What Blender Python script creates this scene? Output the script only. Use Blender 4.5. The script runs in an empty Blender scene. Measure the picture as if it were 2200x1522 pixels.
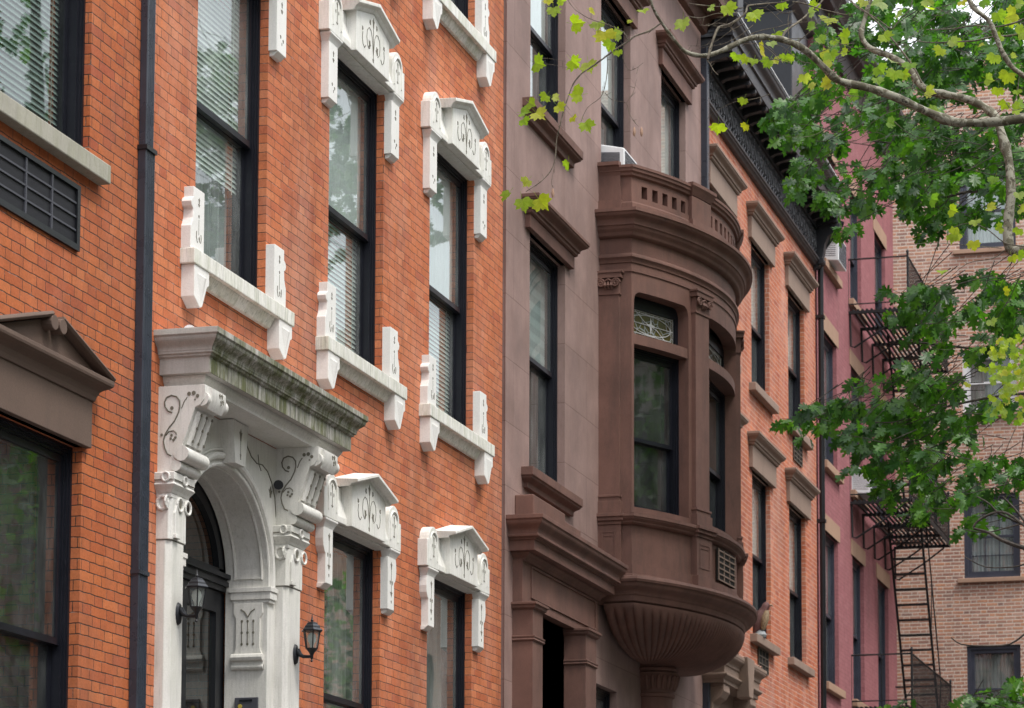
import bpy, bmesh, math, random
from mathutils import Vector, Matrix
R = math.radians
random.seed(7)

# ------------------------------------------------------------------ camera, sky, sun, exposure
scn = bpy.context.scene
PSI, PIT, ROLL = R(12.1), R(5.26), R(0.3)
fwd = Vector((math.cos(PSI) * math.cos(PIT), math.sin(PSI) * math.cos(PIT), math.sin(PIT)))
rgt = Vector((math.sin(PSI), -math.cos(PSI), 0.0))
up = rgt.cross(fwd)
rg = (rgt * math.cos(ROLL) - up * math.sin(ROLL)).normalized()
up = rg.cross(fwd)
cam_d = bpy.data.cameras.new('camera')
cam = bpy.data.objects.new('camera', cam_d)
scn.collection.objects.link(cam)
M4 = Matrix((rg, up, -fwd)).transposed().to_4x4()
M4.translation = Vector((0, -7.62, 1.6))
cam.matrix_world = M4
cam_d.sensor_width = 36
cam_d.lens = 36 * 5650 / 2200
cam_d.shift_x, cam_d.shift_y = -0.25, 0.40
cam_d.clip_start, cam_d.clip_end = 0.1, 600
cam_d.dof.use_dof = True
cam_d.dof.focus_distance = 20.0
cam_d.dof.aperture_fstop = 5.6
scn.camera = cam

SUN_EL, SUN_AZ = R(60), R(205)       # azimuth clockwise from +y
w = bpy.data.worlds.new('World'); scn.world = w; w.use_nodes = True
wn, wl = w.node_tree.nodes, w.node_tree.links
wn.clear()
sky = wn.new('ShaderNodeTexSky'); sky.sky_type = 'NISHITA'; sky.sun_disc = False
sky.sun_elevation = SUN_EL; sky.sun_rotation = SUN_AZ; sky.air_density = 1.0; sky.dust_density = 4.0; sky.ozone_density = 1.0
bw = wn.new('ShaderNodeRGBToBW'); mixc = wn.new('ShaderNodeMix'); mixc.data_type = 'RGBA'
cl = wn.new('ShaderNodeMix'); cl.data_type = 'RGBA'; cl.inputs[0].default_value = 0.72
mul = wn.new('ShaderNodeMix'); mul.data_type = 'RGBA'; mul.blend_type = 'MULTIPLY'; mul.inputs[0].default_value = 1
nz = wn.new('ShaderNodeTexNoise'); nz.inputs['Scale'].default_value = 2.2; nz.inputs['Detail'].default_value = 5
rp = wn.new('ShaderNodeValToRGB'); rp.color_ramp.elements[0].position = .3; rp.color_ramp.elements[0].color = (9, 9.6, 10.6, 1)
rp.color_ramp.elements[1].position = .72; rp.color_ramp.elements[1].color = (15, 15.2, 15.4, 1)
tc = wn.new('ShaderNodeTexCoord')
wl.new(tc.outputs['Generated'], nz.inputs['Vector']); wl.new(nz.outputs['Fac'], rp.inputs['Fac'])
wl.new(sky.outputs[0], cl.inputs[6]); wl.new(rp.outputs[0], cl.inputs[7])
bg = wn.new('ShaderNodeBackground'); bg.inputs[1].default_value = 0.10
out = wn.new('ShaderNodeOutputWorld')
sx = wn.new('ShaderNodeSeparateXYZ'); mr = wn.new('ShaderNodeMapRange'); mr.inputs[3].default_value = .34; mr.inputs[4].default_value = 1.75
wl.new(tc.outputs['Generated'], sx.inputs[0]); wl.new(sx.outputs[2], mr.inputs[0])
g3 = wn.new('ShaderNodeMix'); g3.data_type = 'RGBA'; g3.blend_type = 'MULTIPLY'; g3.inputs[0].default_value = 1     # overcast: zenith brighter than horizon
wl.new(cl.outputs[2], g3.inputs[6]); wl.new(mr.outputs[0], g3.inputs[7]); wl.new(g3.outputs[2], bg.inputs[0]); wl.new(bg.outputs[0], out.inputs[0])
for n_ in (bw, mixc, mul): wn.remove(n_)

sd = bpy.data.lights.new('sun', 'SUN'); sd.energy = 1.5; sd.angle = R(16); sd.color = (1.0, 0.96, 0.9)
so = bpy.data.objects.new('sun', sd); scn.collection.objects.link(so)
dirv = Vector((math.sin(SUN_AZ) * math.cos(SUN_EL), math.cos(SUN_AZ) * math.cos(SUN_EL), math.sin(SUN_EL)))
so.rotation_euler = dirv.to_track_quat('Z', 'Y').to_euler()
so.location = (10, -20, 30)
scn.view_settings.view_transform = 'Standard'; scn.view_settings.look = 'None'
scn.view_settings.exposure = 0.86; scn.view_settings.gamma = 1

# ------------------------------------------------------------------ mesh helpers
class MB:
    def __init__(s): s.v = []; s.f = []
    def add(s, vs, fs):
        o = len(s.v); s.v += [tuple(p) for p in vs]; s.f += [tuple(i + o for i in f) for f in fs]; return s
    def box(s, x0, x1, y0, y1, z0, z1):
        if x1 < x0: x0, x1 = x1, x0
        if y1 < y0: y0, y1 = y1, y0
        if z1 < z0: z0, z1 = z1, z0
        return s.add([(x0,y0,z0),(x1,y0,z0),(x1,y1,z0),(x0,y1,z0),(x0,y0,z1),(x1,y0,z1),(x1,y1,z1),(x0,y1,z1)],
                     [(3,2,1,0),(4,5,6,7),(0,1,5,4),(1,2,6,5),(2,3,7,6),(3,0,4,7)])
    def prism_xz(s, pts, y0, y1):      # polygon in x,z extruded in y
        n = len(pts)
        vs = [(x, y0, z) for x, z in pts] + [(x, y1, z) for x, z in pts]
        return s.add(vs, [tuple(range(n)), tuple(range(2*n-1, n-1, -1))] + [(i, i+n, (i+1) % n + n, (i+1) % n) for i in range(n)])
    def prism_yz(s, pts, x0, x1):
        n = len(pts)
        vs = [(x0, y, z) for y, z in pts] + [(x1, y, z) for y, z in pts]
        return s.add(vs, [tuple(range(n)), tuple(range(2*n-1, n-1, -1))] + [(i, i+n, (i+1) % n + n, (i+1) % n) for i in range(n)])
    def prism_xy(s, pts, z0, z1):
        n = len(pts)
        vs = [(x, y, z0) for x, y in pts] + [(x, y, z1) for x, y in pts]
        return s.add(vs, [tuple(range(n)), tuple(range(2*n-1, n-1, -1))] + [(i, i+n, (i+1) % n + n, (i+1) % n) for i in range(n)])
    def offset(s, path, o):
        n = len(path); res = []
        for i, p in enumerate(path):
            ns = []
            if i > 0:
                d = (p[0]-path[i-1][0], p[1]-path[i-1][1]); l = math.hypot(*d); ns.append((d[1]/l, -d[0]/l))
            if i < n-1:
                d = (path[i+1][0]-p[0], path[i+1][1]-p[1]); l = math.hypot(*d); ns.append((d[1]/l, -d[0]/l))
            if len(ns) == 1: m = ns[0]
            else:
                a, b = ns; sx, sy = a[0]+b[0], a[1]+b[1]; q = 1 + a[0]*b[0] + a[1]*b[1]
                m = (sx/q, sy/q)
            res.append((p[0]+m[0]*o, p[1]+m[1]*o))
        return res
    def mold(s, path, prof, cap=True):  # path in plan, profile (out, z) swept along it, mitred
        n = len(path); vs = []; fs = []
        for o, z in prof: vs += [(x, y, z) for x, y in s.offset(path, o)]
        for k in range(len(prof)-1):
            for i in range(n-1):
                a = k*n+i; fs.append((a, a+1, a+n+1, a+n))
        if cap:
            fs.append(tuple(range(n))); m = (len(prof)-1)*n; fs.append(tuple(range(m+n-1, m-1, -1)))
            fs.append(tuple(k*n for k in range(len(prof))))
            fs.append(tuple(k*n+n-1 for k in range(len(prof)-1, -1, -1)))
        return s.add(vs, fs)
    def rake(s, path, prof):            # path in elevation (x,z), profile (out, y) swept along it
        n = len(path); vs = []; fs = []
        for o, y in prof: vs += [(x, y, z) for x, z in s.offset(path, o)]
        m = len(prof)
        for k in range(m):
            k2 = (k+1) % m
            for i in range(n-1): fs.append((k*n+i, k*n+i+1, k2*n+i+1, k2*n+i))
        fs.append(tuple(k*n for k in range(m))); fs.append(tuple(k*n+n-1 for k in range(m-1, -1, -1)))
        return s.add(vs, fs)
    def tube(s, pts, rad, n=8):
        if not hasattr(rad, '__len__'): rad = [rad]*len(pts)
        pts = [Vector(p) for p in pts]; vs = []; fs = []; prev = None
        for i, p in enumerate(pts):
            t = (pts[min(i+1, len(pts)-1)] - pts[max(i-1, 0)])
            if t.length < 1e-9: t = Vector((0, 0, 1))
            t.normalize()
            if prev is None:
                a = t.orthogonal().normalized()
            else:
                a = (prev - t*prev.dot(t))
                a = a.normalized() if a.length > 1e-6 else t.orthogonal().normalized()
            prev = a; b = t.cross(a)
            for k in range(n):
                c = 2*math.pi*k/n; vs.append(p + (a*math.cos(c)+b*math.sin(c))*rad[i])
        for i in range(len(pts)-1):
            for k in range(n): fs.append((i*n+k, i*n+(k+1) % n, (i+1)*n+(k+1) % n, (i+1)*n+k))
        fs.append(tuple(range(n-1, -1, -1))); m = (len(pts)-1)*n; fs.append(tuple(range(m, m+n)))
        return s.add(vs, fs)
    def lathe(s, cx, cy, prof, n=16, flute=None):
        vs = []; fs = []
        for r, z in prof:
            for k in range(n):
                c = 2*math.pi*k/n; rr = r*(flute(c) if flute else 1); vs.append((cx+rr*math.cos(c), cy+rr*math.sin(c), z))
        for i in range(len(prof)-1):
            for k in range(n): fs.append((i*n+k, i*n+(k+1) % n, (i+1)*n+(k+1) % n, (i+1)*n+k))
        fs.append(tuple(range(n-1, -1, -1))); m = (len(prof)-1)*n; fs.append(tuple(range(m, m+n)))
        return s.add(vs, fs)
    def build(s, name, mat, parent=None, smooth=False, bevel=0, label=None):
        me = bpy.data.meshes.new(name); me.from_pydata(s.v, [], s.f); me.validate()
        bm = bmesh.new(); bm.from_mesh(me); bmesh.ops.recalc_face_normals(bm, faces=bm.faces)
        if smooth:
            for f in bm.faces: f.smooth = len(f.verts) <= 4
        bm.to_mesh(me); bm.free()
        me.materials.append(mat)
        o = bpy.data.objects.new(name, me); scn.collection.objects.link(o)
        if smooth:
            mo = o.modifiers.new('split', 'EDGE_SPLIT'); mo.split_angle = R(38)
        if bevel:
            mo = o.modifiers.new('bevel', 'BEVEL'); mo.width = bevel; mo.segments = 2; mo.limit_method = 'ANGLE'; mo.angle_limit = R(35)
        if parent: par(o, parent)
        if label: o['label'] = label
        return o
def wloc(p):
    v = Vector(p.location)
    return v
def par(o, p):
    o.parent = p
    if p.type == 'EMPTY': o.matrix_parent_inverse = Matrix.Translation(-Vector(p.location))
def thing(name, label, cat, loc, group=None):
    o = bpy.data.objects.new(name, None); scn.collection.objects.link(o); o.location = loc; o.empty_display_size = .2
    o['label'] = label; o['category'] = cat
    if group: o['group'] = group
    return o
def tag(o, label, cat, group=None, kind=None):
    if kind: o['kind'] = kind
    if label: o['label'] = label; o['category'] = cat
    if group: o['group'] = group
    return o
def curve_prof(pts, kinds=None):
    return pts
def ogee(a, b, n=7, flip=False):   # s-curve between two (o,z) points
    r = []
    for i in range(n+1):
        t = i/n; u_ = t - math.sin(2*math.pi*t)/(2*math.pi)*0.9
        if flip: r.append((a[0]+(b[0]-a[0])*t, a[1]+(b[1]-a[1])*u_))
        else: r.append((a[0]+(b[0]-a[0])*u_, a[1]+(b[1]-a[1])*t))
    return r
def cove(a, b, n=5):               # quarter curve
    return [(a[0]+(b[0]-a[0])*math.sin(i/n*math.pi/2), a[1]+(b[1]-a[1])*(1-math.cos(i/n*math.pi/2))) for i in range(n+1)]
def rnd(a, b): return random.uniform(a, b)

# ------------------------------------------------------------------ materials
class NT:
    def __init__(s, name):
        s.m = bpy.data.materials.new(name); s.m.use_nodes = True; s.t = s.m.node_tree; s.t.nodes.clear()
        s.out = s.n('ShaderNodeOutputMaterial')
    def n(s, t, **kw):
        nd = s.t.nodes.new(t)
        for k, v in kw.items(): setattr(nd, k, v)
        return nd
    def put(s, sock, val):
        if val is None: return
        if hasattr(val, 'is_output') or isinstance(val, bpy.types.NodeSocket): s.t.links.new(val, sock)
        elif isinstance(val, tuple) and len(val) == 3 and sock.type == 'RGBA': sock.default_value = (*val, 1)
        else: sock.default_value = val
    def m_(s, op, a, b=None, c=None):
        nd = s.n('ShaderNodeMath', operation=op)
        for i, x in enumerate((a, b, c)):
            if x is not None: s.put(nd.inputs[i], x)
        return nd.outputs[0]
    def mix(s, f, a, b, bt='MIX'):
        nd = s.n('ShaderNodeMix', data_type='RGBA', blend_type=bt); s.put(nd.inputs[0], f); s.put(nd.inputs[6], a); s.put(nd.inputs[7], b)
        return nd.outputs[2]
    def noise(s, vec, scale, detail=4, rough=.55, dist=0):
        nd = s.n('ShaderNodeTexNoise'); nd.inputs['Scale'].default_value = scale; nd.inputs['Detail'].default_value = detail
        nd.inputs['Roughness'].default_value = rough; nd.inputs['Distortion'].default_value = dist
        if vec is not None: s.t.links.new(vec, nd.inputs['Vector'])
        return nd.outputs['Fac']
    def ramp(s, f, stops):
        nd = s.n('ShaderNodeValToRGB'); cr = nd.color_ramp
        while len(cr.elements) < len(stops): cr.elements.new(.5)
        for e, (p, c) in zip(cr.elements, stops):
            e.position = p; e.color = (*c, 1) if isinstance(c, tuple) else (c, c, c, 1)
        s.put(nd.inputs[0], f); return nd.outputs[0]
    def obj(s): return s.n('ShaderNodeTexCoord').outputs['Object']
    def scl(s, v, sc):
        nd = s.n('ShaderNodeMapping'); nd.inputs['Scale'].default_value = sc; s.t.links.new(v, nd.inputs['Vector']); return nd.outputs[0]
    def bsdf(s, col, rough=.7, bump=None, bs=.3, bd=.01, spec=.35, metal=0, **kw):
        p = s.n('ShaderNodeBsdfPrincipled'); s.put(p.inputs['Base Color'], col); s.put(p.inputs['Roughness'], rough)
        s.put(p.inputs['Specular IOR Level'], spec); s.put(p.inputs['Metallic'], metal)
        for k, v in kw.items(): s.put(p.inputs[k.replace('_', ' ')], v)
        if bump is not None:
            b = s.n('ShaderNodeBump'); b.inputs['Strength'].default_value = bs; b.inputs['Distance'].default_value = bd
            s.put(b.inputs['Height'], bump); s.t.links.new(b.outputs[0], p.inputs['Normal'])
        s.t.links.new(p.outputs[0], s.out.inputs[0]); return p

def brick_mat(name, cols, mortar, L=.33, h=.068, joint=.0045, soot=.35, pale=.0, palecol=(.6, .45, .38), stretcher=False, z0=0.0, mlight=.25, jl=.45, green=0):
    t = NT(name); v = t.obj()
    wob = t.noise(v, 9, 2); wob2 = t.noise(v, 60, 2)
    sep = t.n('ShaderNodeSeparateXYZ'); t.t.links.new(v, sep.inputs[0]); X, Y, Z = sep.outputs
    wz = t.m_('ADD', t.m_('MULTIPLY', t.m_('SUBTRACT', wob, .5), .014), t.m_('MULTIPLY', t.m_('SUBTRACT', wob2, .5), .004))
    zz = t.m_('DIVIDE', t.m_('ADD', t.m_('ADD', Z, 20 - z0), wz), h)
    row = t.m_('FLOOR', zz); fz = t.m_('FRACT', zz)
    uu = t.m_('DIVIDE', t.m_('ADD', t.m_('ADD', X, Y), t.m_('MULTIPLY', t.m_('SUBTRACT', wob2, .5), .006)), L)
    jit = t.n('ShaderNodeTexWhiteNoise', noise_dimensions='1D'); t.t.links.new(row, jit.inputs['W'])
    uu = t.m_('ADD', uu, t.m_('MULTIPLY', t.m_('MODULO', row, 2.0), .5))
    uu = t.m_('ADD', uu, t.m_('MULTIPLY', jit.outputs['Value'], .1))
    cell = t.m_('FLOOR', uu); fr = t.m_('FRACT', uu)
    split = 2.0 if stretcher else .662
    head = t.m_('GREATER_THAN', fr, split)
    d = t.m_('MINIMUM', fr, t.m_('SUBTRACT', 1.0, fr))
    if not stretcher: d = t.m_('MINIMUM', d, t.m_('ABSOLUTE', t.m_('SUBTRACT', fr, split)))
    du = t.m_('MULTIPLY', d, L)
    dz = t.m_('MULTIPLY', t.m_('MINIMUM', fz, t.m_('SUBTRACT', 1.0, fz)), h)
    dd = t.m_('MINIMUM', t.m_('MULTIPLY', du, 1.25), dz)
    ed = t.n('ShaderNodeMapRange', interpolation_type='SMOOTHSTEP'); t.put(ed.inputs[0], dd)
    ed.inputs[1].default_value = joint*.35; ed.inputs[2].default_value = joint*.95
    mask = ed.outputs[0]              # 1 on brick, 0 on joint
    cv = t.n('ShaderNodeCombineXYZ'); t.put(cv.inputs[0], t.m_('ADD', t.m_('MULTIPLY', cell, 2.0), head)); t.put(cv.inputs[1], row)
    wn_ = t.n('ShaderNodeTexWhiteNoise', noise_dimensions='3D'); t.t.links.new(cv.outputs[0], wn_.inputs['Vector'])
    n = len(cols); bc = t.ramp(wn_.outputs['Value'], [(i/(n-1), c) for i, c in enumerate(cols)])
    big = t.noise(v, .55, 6, .62); fine = t.noise(v, 55, 5, .7); mid = t.noise(v, 7, 4, .6)
    bc = t.mix(1.0, bc, t.ramp(fine, [(.25, .72), (.75, 1.22)]), 'MULTIPLY')
    bc = t.mix(1.0, bc, t.ramp(mid, [(.3, .86), (.7, 1.1)]), 'MULTIPLY')
    # soot patches and a pale bloom
    sm = t.ramp(t.noise(t.scl(v, (1, 1, .35)), 1.1, 7, .68), [(.48, 0.0), (.68, 1.0)])
    bc = t.mix(t.m_('MULTIPLY', sm, soot), bc, (.075, .045, .04))
    if pale:
        pm = t.ramp(t.noise(t.scl(v, (1.6, 1, .5)), 1.3, 7, .7), [(.46, 0.0), (.68, 1.0)])
        bc = t.mix(t.m_('MULTIPLY', pm, pale), bc, palecol)
    mn = t.noise(v, 14, 4, .7)
    mc = t.mix(t.ramp(mn, [(.55, 0.0), (.66, mlight)]), mortar, (.55, .5, .46))
    col = t.mix(mask, mc, bc)
    t.bsdf(col, .82, t.m_('ADD', mask, t.m_('MULTIPLY', fine, .25)), .55, .006, .25)
    return t.m

def stone_mat(name, col, var=.12, rough=.75, joints=None, stain=(.05, .045, .04), st=.35, streak=True, bumpd=.004, stz=2.0, green=0.0, greencol=(.13, .15, .07), grain=90, face=False, sth=(.5, .78)):
    t = NT(name); v = t.obj()
    a = t.noise(v, 1.6, 6, .62); b = t.noise(v, grain, 4, .65); c2 = t.noise(t.scl(v, (5, 5, 1.1)), 1.3, 8, .72)
    c = t.mix(1.0, col, t.ramp(a, [(.25, 1-var), (.75, 1+var)]), 'MULTIPLY')
    c = t.mix(1.0, c, t.ramp(b, [(.2, .88), (.8, 1.1)]), 'MULTIPLY')
    if st: c = t.mix(t.m_('MULTIPLY', t.ramp(c2, [(sth[0], 0.0), (sth[1], 1.0)]), st), c, stain)
    if green:
        g = t.noise(t.scl(v, (5, 5, 1.4)), stz, 8, .7)
        sepn = t.n('ShaderNodeSeparateXYZ'); geo = t.n('ShaderNodeNewGeometry'); t.t.links.new(geo.outputs['True Normal'], sepn.inputs[0])
        if face:
            fm = t.ramp(t.m_('MULTIPLY', sepn.outputs[1], -1.0), [(.02, .12), (.25, 1.0)])
            gm = t.m_('MULTIPLY', fm, green)
        else: gm = green
        c = t.mix(t.m_('MULTIPLY', t.ramp(g, [(.34 if face else .42, 0.0), (.60 if face else .66, 1.0)]), gm), c, greencol)
        g2 = t.noise(t.scl(v, (30, 30, 2.2)), 1.5, 5, .7)
        c = t.mix(t.m_('MULTIPLY', t.ramp(g2, [(.45 if face else .5, 0.0), (.68, 1.0)]), t.m_('MULTIPLY', gm, .85)), c, (.05, .055, .032))
    h = b
    if joints:
        jh, jl, jw = joints
        sep = t.n('ShaderNodeSeparateXYZ'); t.t.links.new(v, sep.inputs[0]); X, Y, Z = sep.outputs
        zz = t.m_('DIVIDE', t.m_('ADD', Z, 20.12), jh); row = t.m_('FLOOR', zz); fz = t.m_('FRACT', zz)
        uu = t.m_('ADD', t.m_('DIVIDE', X, jl), t.m_('MULTIPLY', t.m_('MODULO', row, 2.0), .5)); fu = t.m_('FRACT', uu)
        dz = t.m_('MULTIPLY', t.m_('MINIMUM', fz, t.m_('SUBTRACT', 1.0, fz)), jh)
        du = t.m_('MULTIPLY', t.m_('MINIMUM', fu, t.m_('SUBTRACT', 1.0, fu)), jl)
        e = t.n('ShaderNodeMapRange'); t.put(e.inputs[0], t.m_('MINIMUM', dz, du)); e.inputs[1].default_value = jw*.4; e.inputs[2].default_value = jw
        wnb = t.n('ShaderNodeTexWhiteNoise', noise_dimensions='2D'); cv = t.n('ShaderNodeCombineXYZ'); t.put(cv.inputs[0], t.m_('FLOOR', uu)); t.put(cv.inputs[1], row)
        t.t.links.new(cv.outputs[0], wnb.inputs['Vector'])
        c = t.mix(1.0, c, t.ramp(wnb.outputs['Value'], [(0, .93), (1, 1.06)]), 'MULTIPLY')
        c = t.mix(e.outputs[0], t.mix(1.0, c, (.66, .6, .58), 'MULTIPLY'), c)
        h = t.m_('ADD', t.m_('MULTIPLY', b, .4), e.outputs[0])
    t.bsdf(c, rough, h, .4, bumpd, .3)
    return t.m

def paint_mat(name, col, rough=.4, spec=.5, var=.15, dust=0.0, dustcol=(.35, .36, .38), metal=0):
    t = NT(name); v = t.obj()
    a = t.noise(v, 6, 5, .6); b = t.noise(v, 130, 3, .7)
    c = t.mix(1.0, col, t.ramp(a, [(.3, 1-var), (.7, 1+var)]), 'MULTIPLY')
    if dust: c = t.mix(t.m_('MULTIPLY', t.ramp(t.noise(v, 28, 5, .75), [(.58, 0.0), (.75, 1.0)]), dust), c, dustcol)
    t.bsdf(c, t.ramp(a, [(.3, rough*.85), (.7, min(1, rough*1.2))]), b, .12, .002, spec, metal)
    return t.m

def glass_mat(name, tint=(.90, .96, .94), refl=1.62, milky=.30):
    t = NT(name)
    v = t.obj()
    lw = t.n('ShaderNodeLayerWeight'); lw.inputs['Blend'].default_value = .5
    f0 = ((refl-1)/(refl+1))**2
    frv = t.m_('ADD', t.m_('MULTIPLY', t.m_('POWER', lw.outputs['Facing'], 4.2), 1-f0), f0)
    g = t.n('ShaderNodeBsdfGlossy'); g.inputs['Roughness'].default_value = .015; t.put(g.inputs['Color'], (.93, .97, .96))
    bmp = t.n('ShaderNodeBump'); bmp.inputs['Strength'].default_value = .05; bmp.inputs['Distance'].default_value = .008
    t.t.links.new(t.noise(v, 2.3, 2, .5), bmp.inputs['Height']); t.t.links.new(bmp.outputs[0], g.inputs['Normal'])
    tr = t.n('ShaderNodeBsdfTransparent'); t.put(tr.inputs['Color'], tint)
    df = t.n('ShaderNodeBsdfDiffuse'); t.put(df.inputs['Color'], (.58, .62, .61))  # pale diffuse film paints a milky sky reflection onto the panes
    m1 = t.n('ShaderNodeMixShader'); t.put(m1.inputs[0], t.m_('MULTIPLY', t.ramp(t.noise(t.scl(v, (2, 2, .6)), 3, 6, .7), [(.4, .25), (.75, 1.0)]), milky))
    t.t.links.new(tr.outputs[0], m1.inputs[1]); t.t.links.new(df.outputs[0], m1.inputs[2])
    m2 = t.n('ShaderNodeMixShader'); t.put(m2.inputs[0], t.m_('MINIMUM', t.m_('MULTIPLY', frv, 1.3), 1.0))
    t.t.links.new(m1.outputs[0], m2.inputs[1]); t.t.links.new(g.outputs[0], m2.inputs[2])
    t.t.links.new(m2.outputs[0], t.out.inputs[0]); return t.m

def cloth_mat(name, col, trans=.35, stripes=0):
    t = NT(name); c = col
    if stripes:
        v = t.obj(); sep = t.n('ShaderNodeSeparateXYZ'); t.t.links.new(v, sep.inputs[0])
        s_ = t.m_('SINE', t.m_('MULTIPLY', sep.outputs[2], stripes)); c = t.mix(t.ramp(t.m_('ADD', t.m_('MULTIPLY', s_, .5), .5), [(.3, 0.0), (.7, 1.0)]), tuple(x*.78 for x in col), col)
    d = t.n('ShaderNodeBsdfDiffuse'); t.put(d.inputs[0], c); l = t.n('ShaderNodeBsdfTranslucent'); t.put(l.inputs[0], c)
    m = t.n('ShaderNodeMixShader'); m.inputs[0].default_value = trans
    t.t.links.new(d.outputs[0], m.inputs[1]); t.t.links.new(l.outputs[0], m.inputs[2]); t.t.links.new(m.outputs[0], t.out.inputs[0]); return t.m

def leaf_mat(name, cols, tr=.45, rough=.45, spec=.4):
    t = NT(name); geo = t.n('ShaderNodeNewGeometry'); n = len(cols)
    c = t.ramp(geo.outputs['Random Per Island'], [(i/(n-1), q) for i, q in enumerate(cols)])
    v = t.obj(); c = t.mix(1.0, c, t.ramp(t.noise(v, 30, 4, .6), [(.3, .8), (.7, 1.2)]), 'MULTIPLY')
    p = t.n('ShaderNodeBsdfPrincipled'); t.put(p.inputs['Base Color'], c); p.inputs['Roughness'].default_value = rough; p.inputs['Specular IOR Level'].default_value = spec
    l = t.n('ShaderNodeBsdfTranslucent'); t.put(l.inputs[0], t.mix(1.0, c, (1.5, 1.7, .55), 'MULTIPLY'))
    m = t.n('ShaderNodeMixShader'); m.inputs[0].default_value = tr
    t.t.links.new(p.outputs[0], m.inputs[1]); t.t.links.new(l.outputs[0], m.inputs[2]); t.t.links.new(m.outputs[0], t.out.inputs[0]); return t.m

def bark_mat(name, a, b, c3):
    t = NT(name); v = t.obj()
    c = t.mix(t.ramp(t.noise(v, 13, 6, .7, .8), [(.47, 0.0), (.52, 1.0)]), a, b)
    c = t.mix(t.ramp(t.noise(v, 26, 6, .75), [(.56, 0.0), (.62, 1.0)]), c, c3)
    c = t.mix(1.0, c, t.ramp(t.noise(v, 4, 3), [(.3, .7), (.7, 1.15)]), 'MULTIPLY')
    t.bsdf(c, .8, t.noise(v, 40, 5, .7), .5, .006, .2); return t.m

def stained_glass_mat(name):
    t = NT(name); v = t.obj()
    vo = t.n('ShaderNodeTexVoronoi', feature='DISTANCE_TO_EDGE'); vo.inputs['Scale'].default_value = 9; t.t.links.new(v, vo.inputs['Vector'])
    c = t.mix(t.ramp(vo.outputs['Distance'], [(.02, 0.0), (.05, 1.0)]), (.3, .33, .36), t.ramp(t.noise(v, 12, 3), [(.35, (.09, .075, .012)), (.6, (.05, .05, .02)), (.75, (.16, .12, .03))]))
    t.bsdf(c, .12, t.noise(v, 40, 3), .4, .004, .7); return t.m

def grille_mat(name, a, b):
    t = NT(name); t.bsdf(t.mix(t.ramp(t.noise(t.obj(), 160, 2), [(.45, 0.0), (.55, 1.0)]), a, b), .6); return t.m

class Mt: pass
M = Mt()
M.brick1 = brick_mat('brick_orange', [(.44, .125, .042), (.38, .10, .036), (.50, .155, .055), (.38, .095, .038), (.46, .135, .045), (.43, .12, .042), (.34, .085, .04)], (.04, .028, .022), joint=.0052, soot=.5, pale=.12, palecol=(.5, .3, .22))
M.brick2 = brick_mat('brick_orange_bright', [(.52, .165, .068), (.46, .135, .056), (.58, .205, .095), (.44, .12, .05), (.54, .18, .075), (.50, .15, .062), (.40, .11, .055)], (.075, .045, .035), soot=.42, pale=.3, palecol=(.6, .36, .28), mlight=.4)
M.brick4 = brick_mat('brick_salmon', [(.48, .145, .07), (.42, .115, .058), (.55, .185, .09), (.36, .09, .05)], (.50, .34, .27), h=.068, joint=.007, soot=.4, pale=.35, palecol=(.62, .42, .36), mlight=.8)
M.brick5 = brick_mat('brick_painted_pink', [(.32, .125, .135), (.30, .115, .125), (.34, .14, .15)], (.22, .08, .088), soot=.3, pale=.35, palecol=(.36, .14, .145), mlight=.1)
M.brick6 = brick_mat('brick_brown', [(.42, .23, .165), (.31, .155, .115), (.48, .29, .22), (.43, .22, .15), (.25, .145, .12), (.52, .25, .145), (.36, .175, .125)], (.56, .48, .40), joint=.014, stretcher=False, soot=.12, pale=.25, palecol=(.5, .36, .28), mlight=.5)
M.white = stone_mat('white_painted_stone', (.76, .75, .71), .06, .6, st=.22, stain=(.34, .32, .26), green=.22, greencol=(.36, .38, .26))
M.white_clean = stone_mat('white_painted_stone_clean', (.74, .73, .70), .05, .6, st=.15, stain=(.36, .34, .28))
M.mossy = stone_mat('algae_stained_stone', (.50, .48, .45), .12, .8, st=.35, stain=(.20, .18, .15), green=1.0, greencol=(.13, .14, .062), face=True)
M.portal = stone_mat('dingy_portal_stone', (.68, .665, .63), .14, .65, st=.14, stain=(.34, .31, .25), green=.22, greencol=(.33, .35, .23), stz=.7)
M.sill = stone_mat('weathered_white_sill', (.74, .73, .68), .08, .7, st=.3, stain=(.34, .33, .26), green=.5, greencol=(.36, .38, .24))
M.sill1 = stone_mat('grey_stone_sill', (.36, .345, .29), .1, .8, st=.35, stain=(.15, .14, .1), green=.35, greencol=(.24, .25, .15))
M.groove = stone_mat('dirty_groove', (.15, .14, .11), .2, .9, st=0)
M.brown1 = stone_mat('dark_brownstone', (.125, .085, .066), .12, .8, st=.3)
M.brown3 = stone_mat('brownstone_wall', (.265, .178, .158), .28, .75, joints=(.62, 1.7, .005), st=.30, sth=(.46, .66), stain=(.17, .10, .08))
M.brown3d = stone_mat('brownstone_trim', (.155, .080, .062), .30, .72, st=.5, sth=(.46, .70), stain=(.06, .04, .035))
M.brown4 = stone_mat('tan_brownstone', (.265, .19, .15), .1, .75, st=.35, stain=(.1, .075, .055))
M.brown5 = stone_mat('tan_lintel', (.36, .23, .16), .1, .8, st=.3, stain=(.15, .1, .07))
M.black = paint_mat('black_window_paint', (.007, .008, .013), .38, .35, dust=.2, dustcol=(.07, .07, .085))
M.blackm = paint_mat('black_metal', (.010, .011, .014), .34, .4)
M.pipe = paint_mat('blue_black_downspout', (.030, .036, .05), .28, .5, dust=.15, dustcol=(.09, .1, .11))
M.cornice = paint_mat('black_cornice_paint', (.022, .022, .026), .5, .45, dust=.5, dustcol=(.11, .1, .1))
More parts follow.
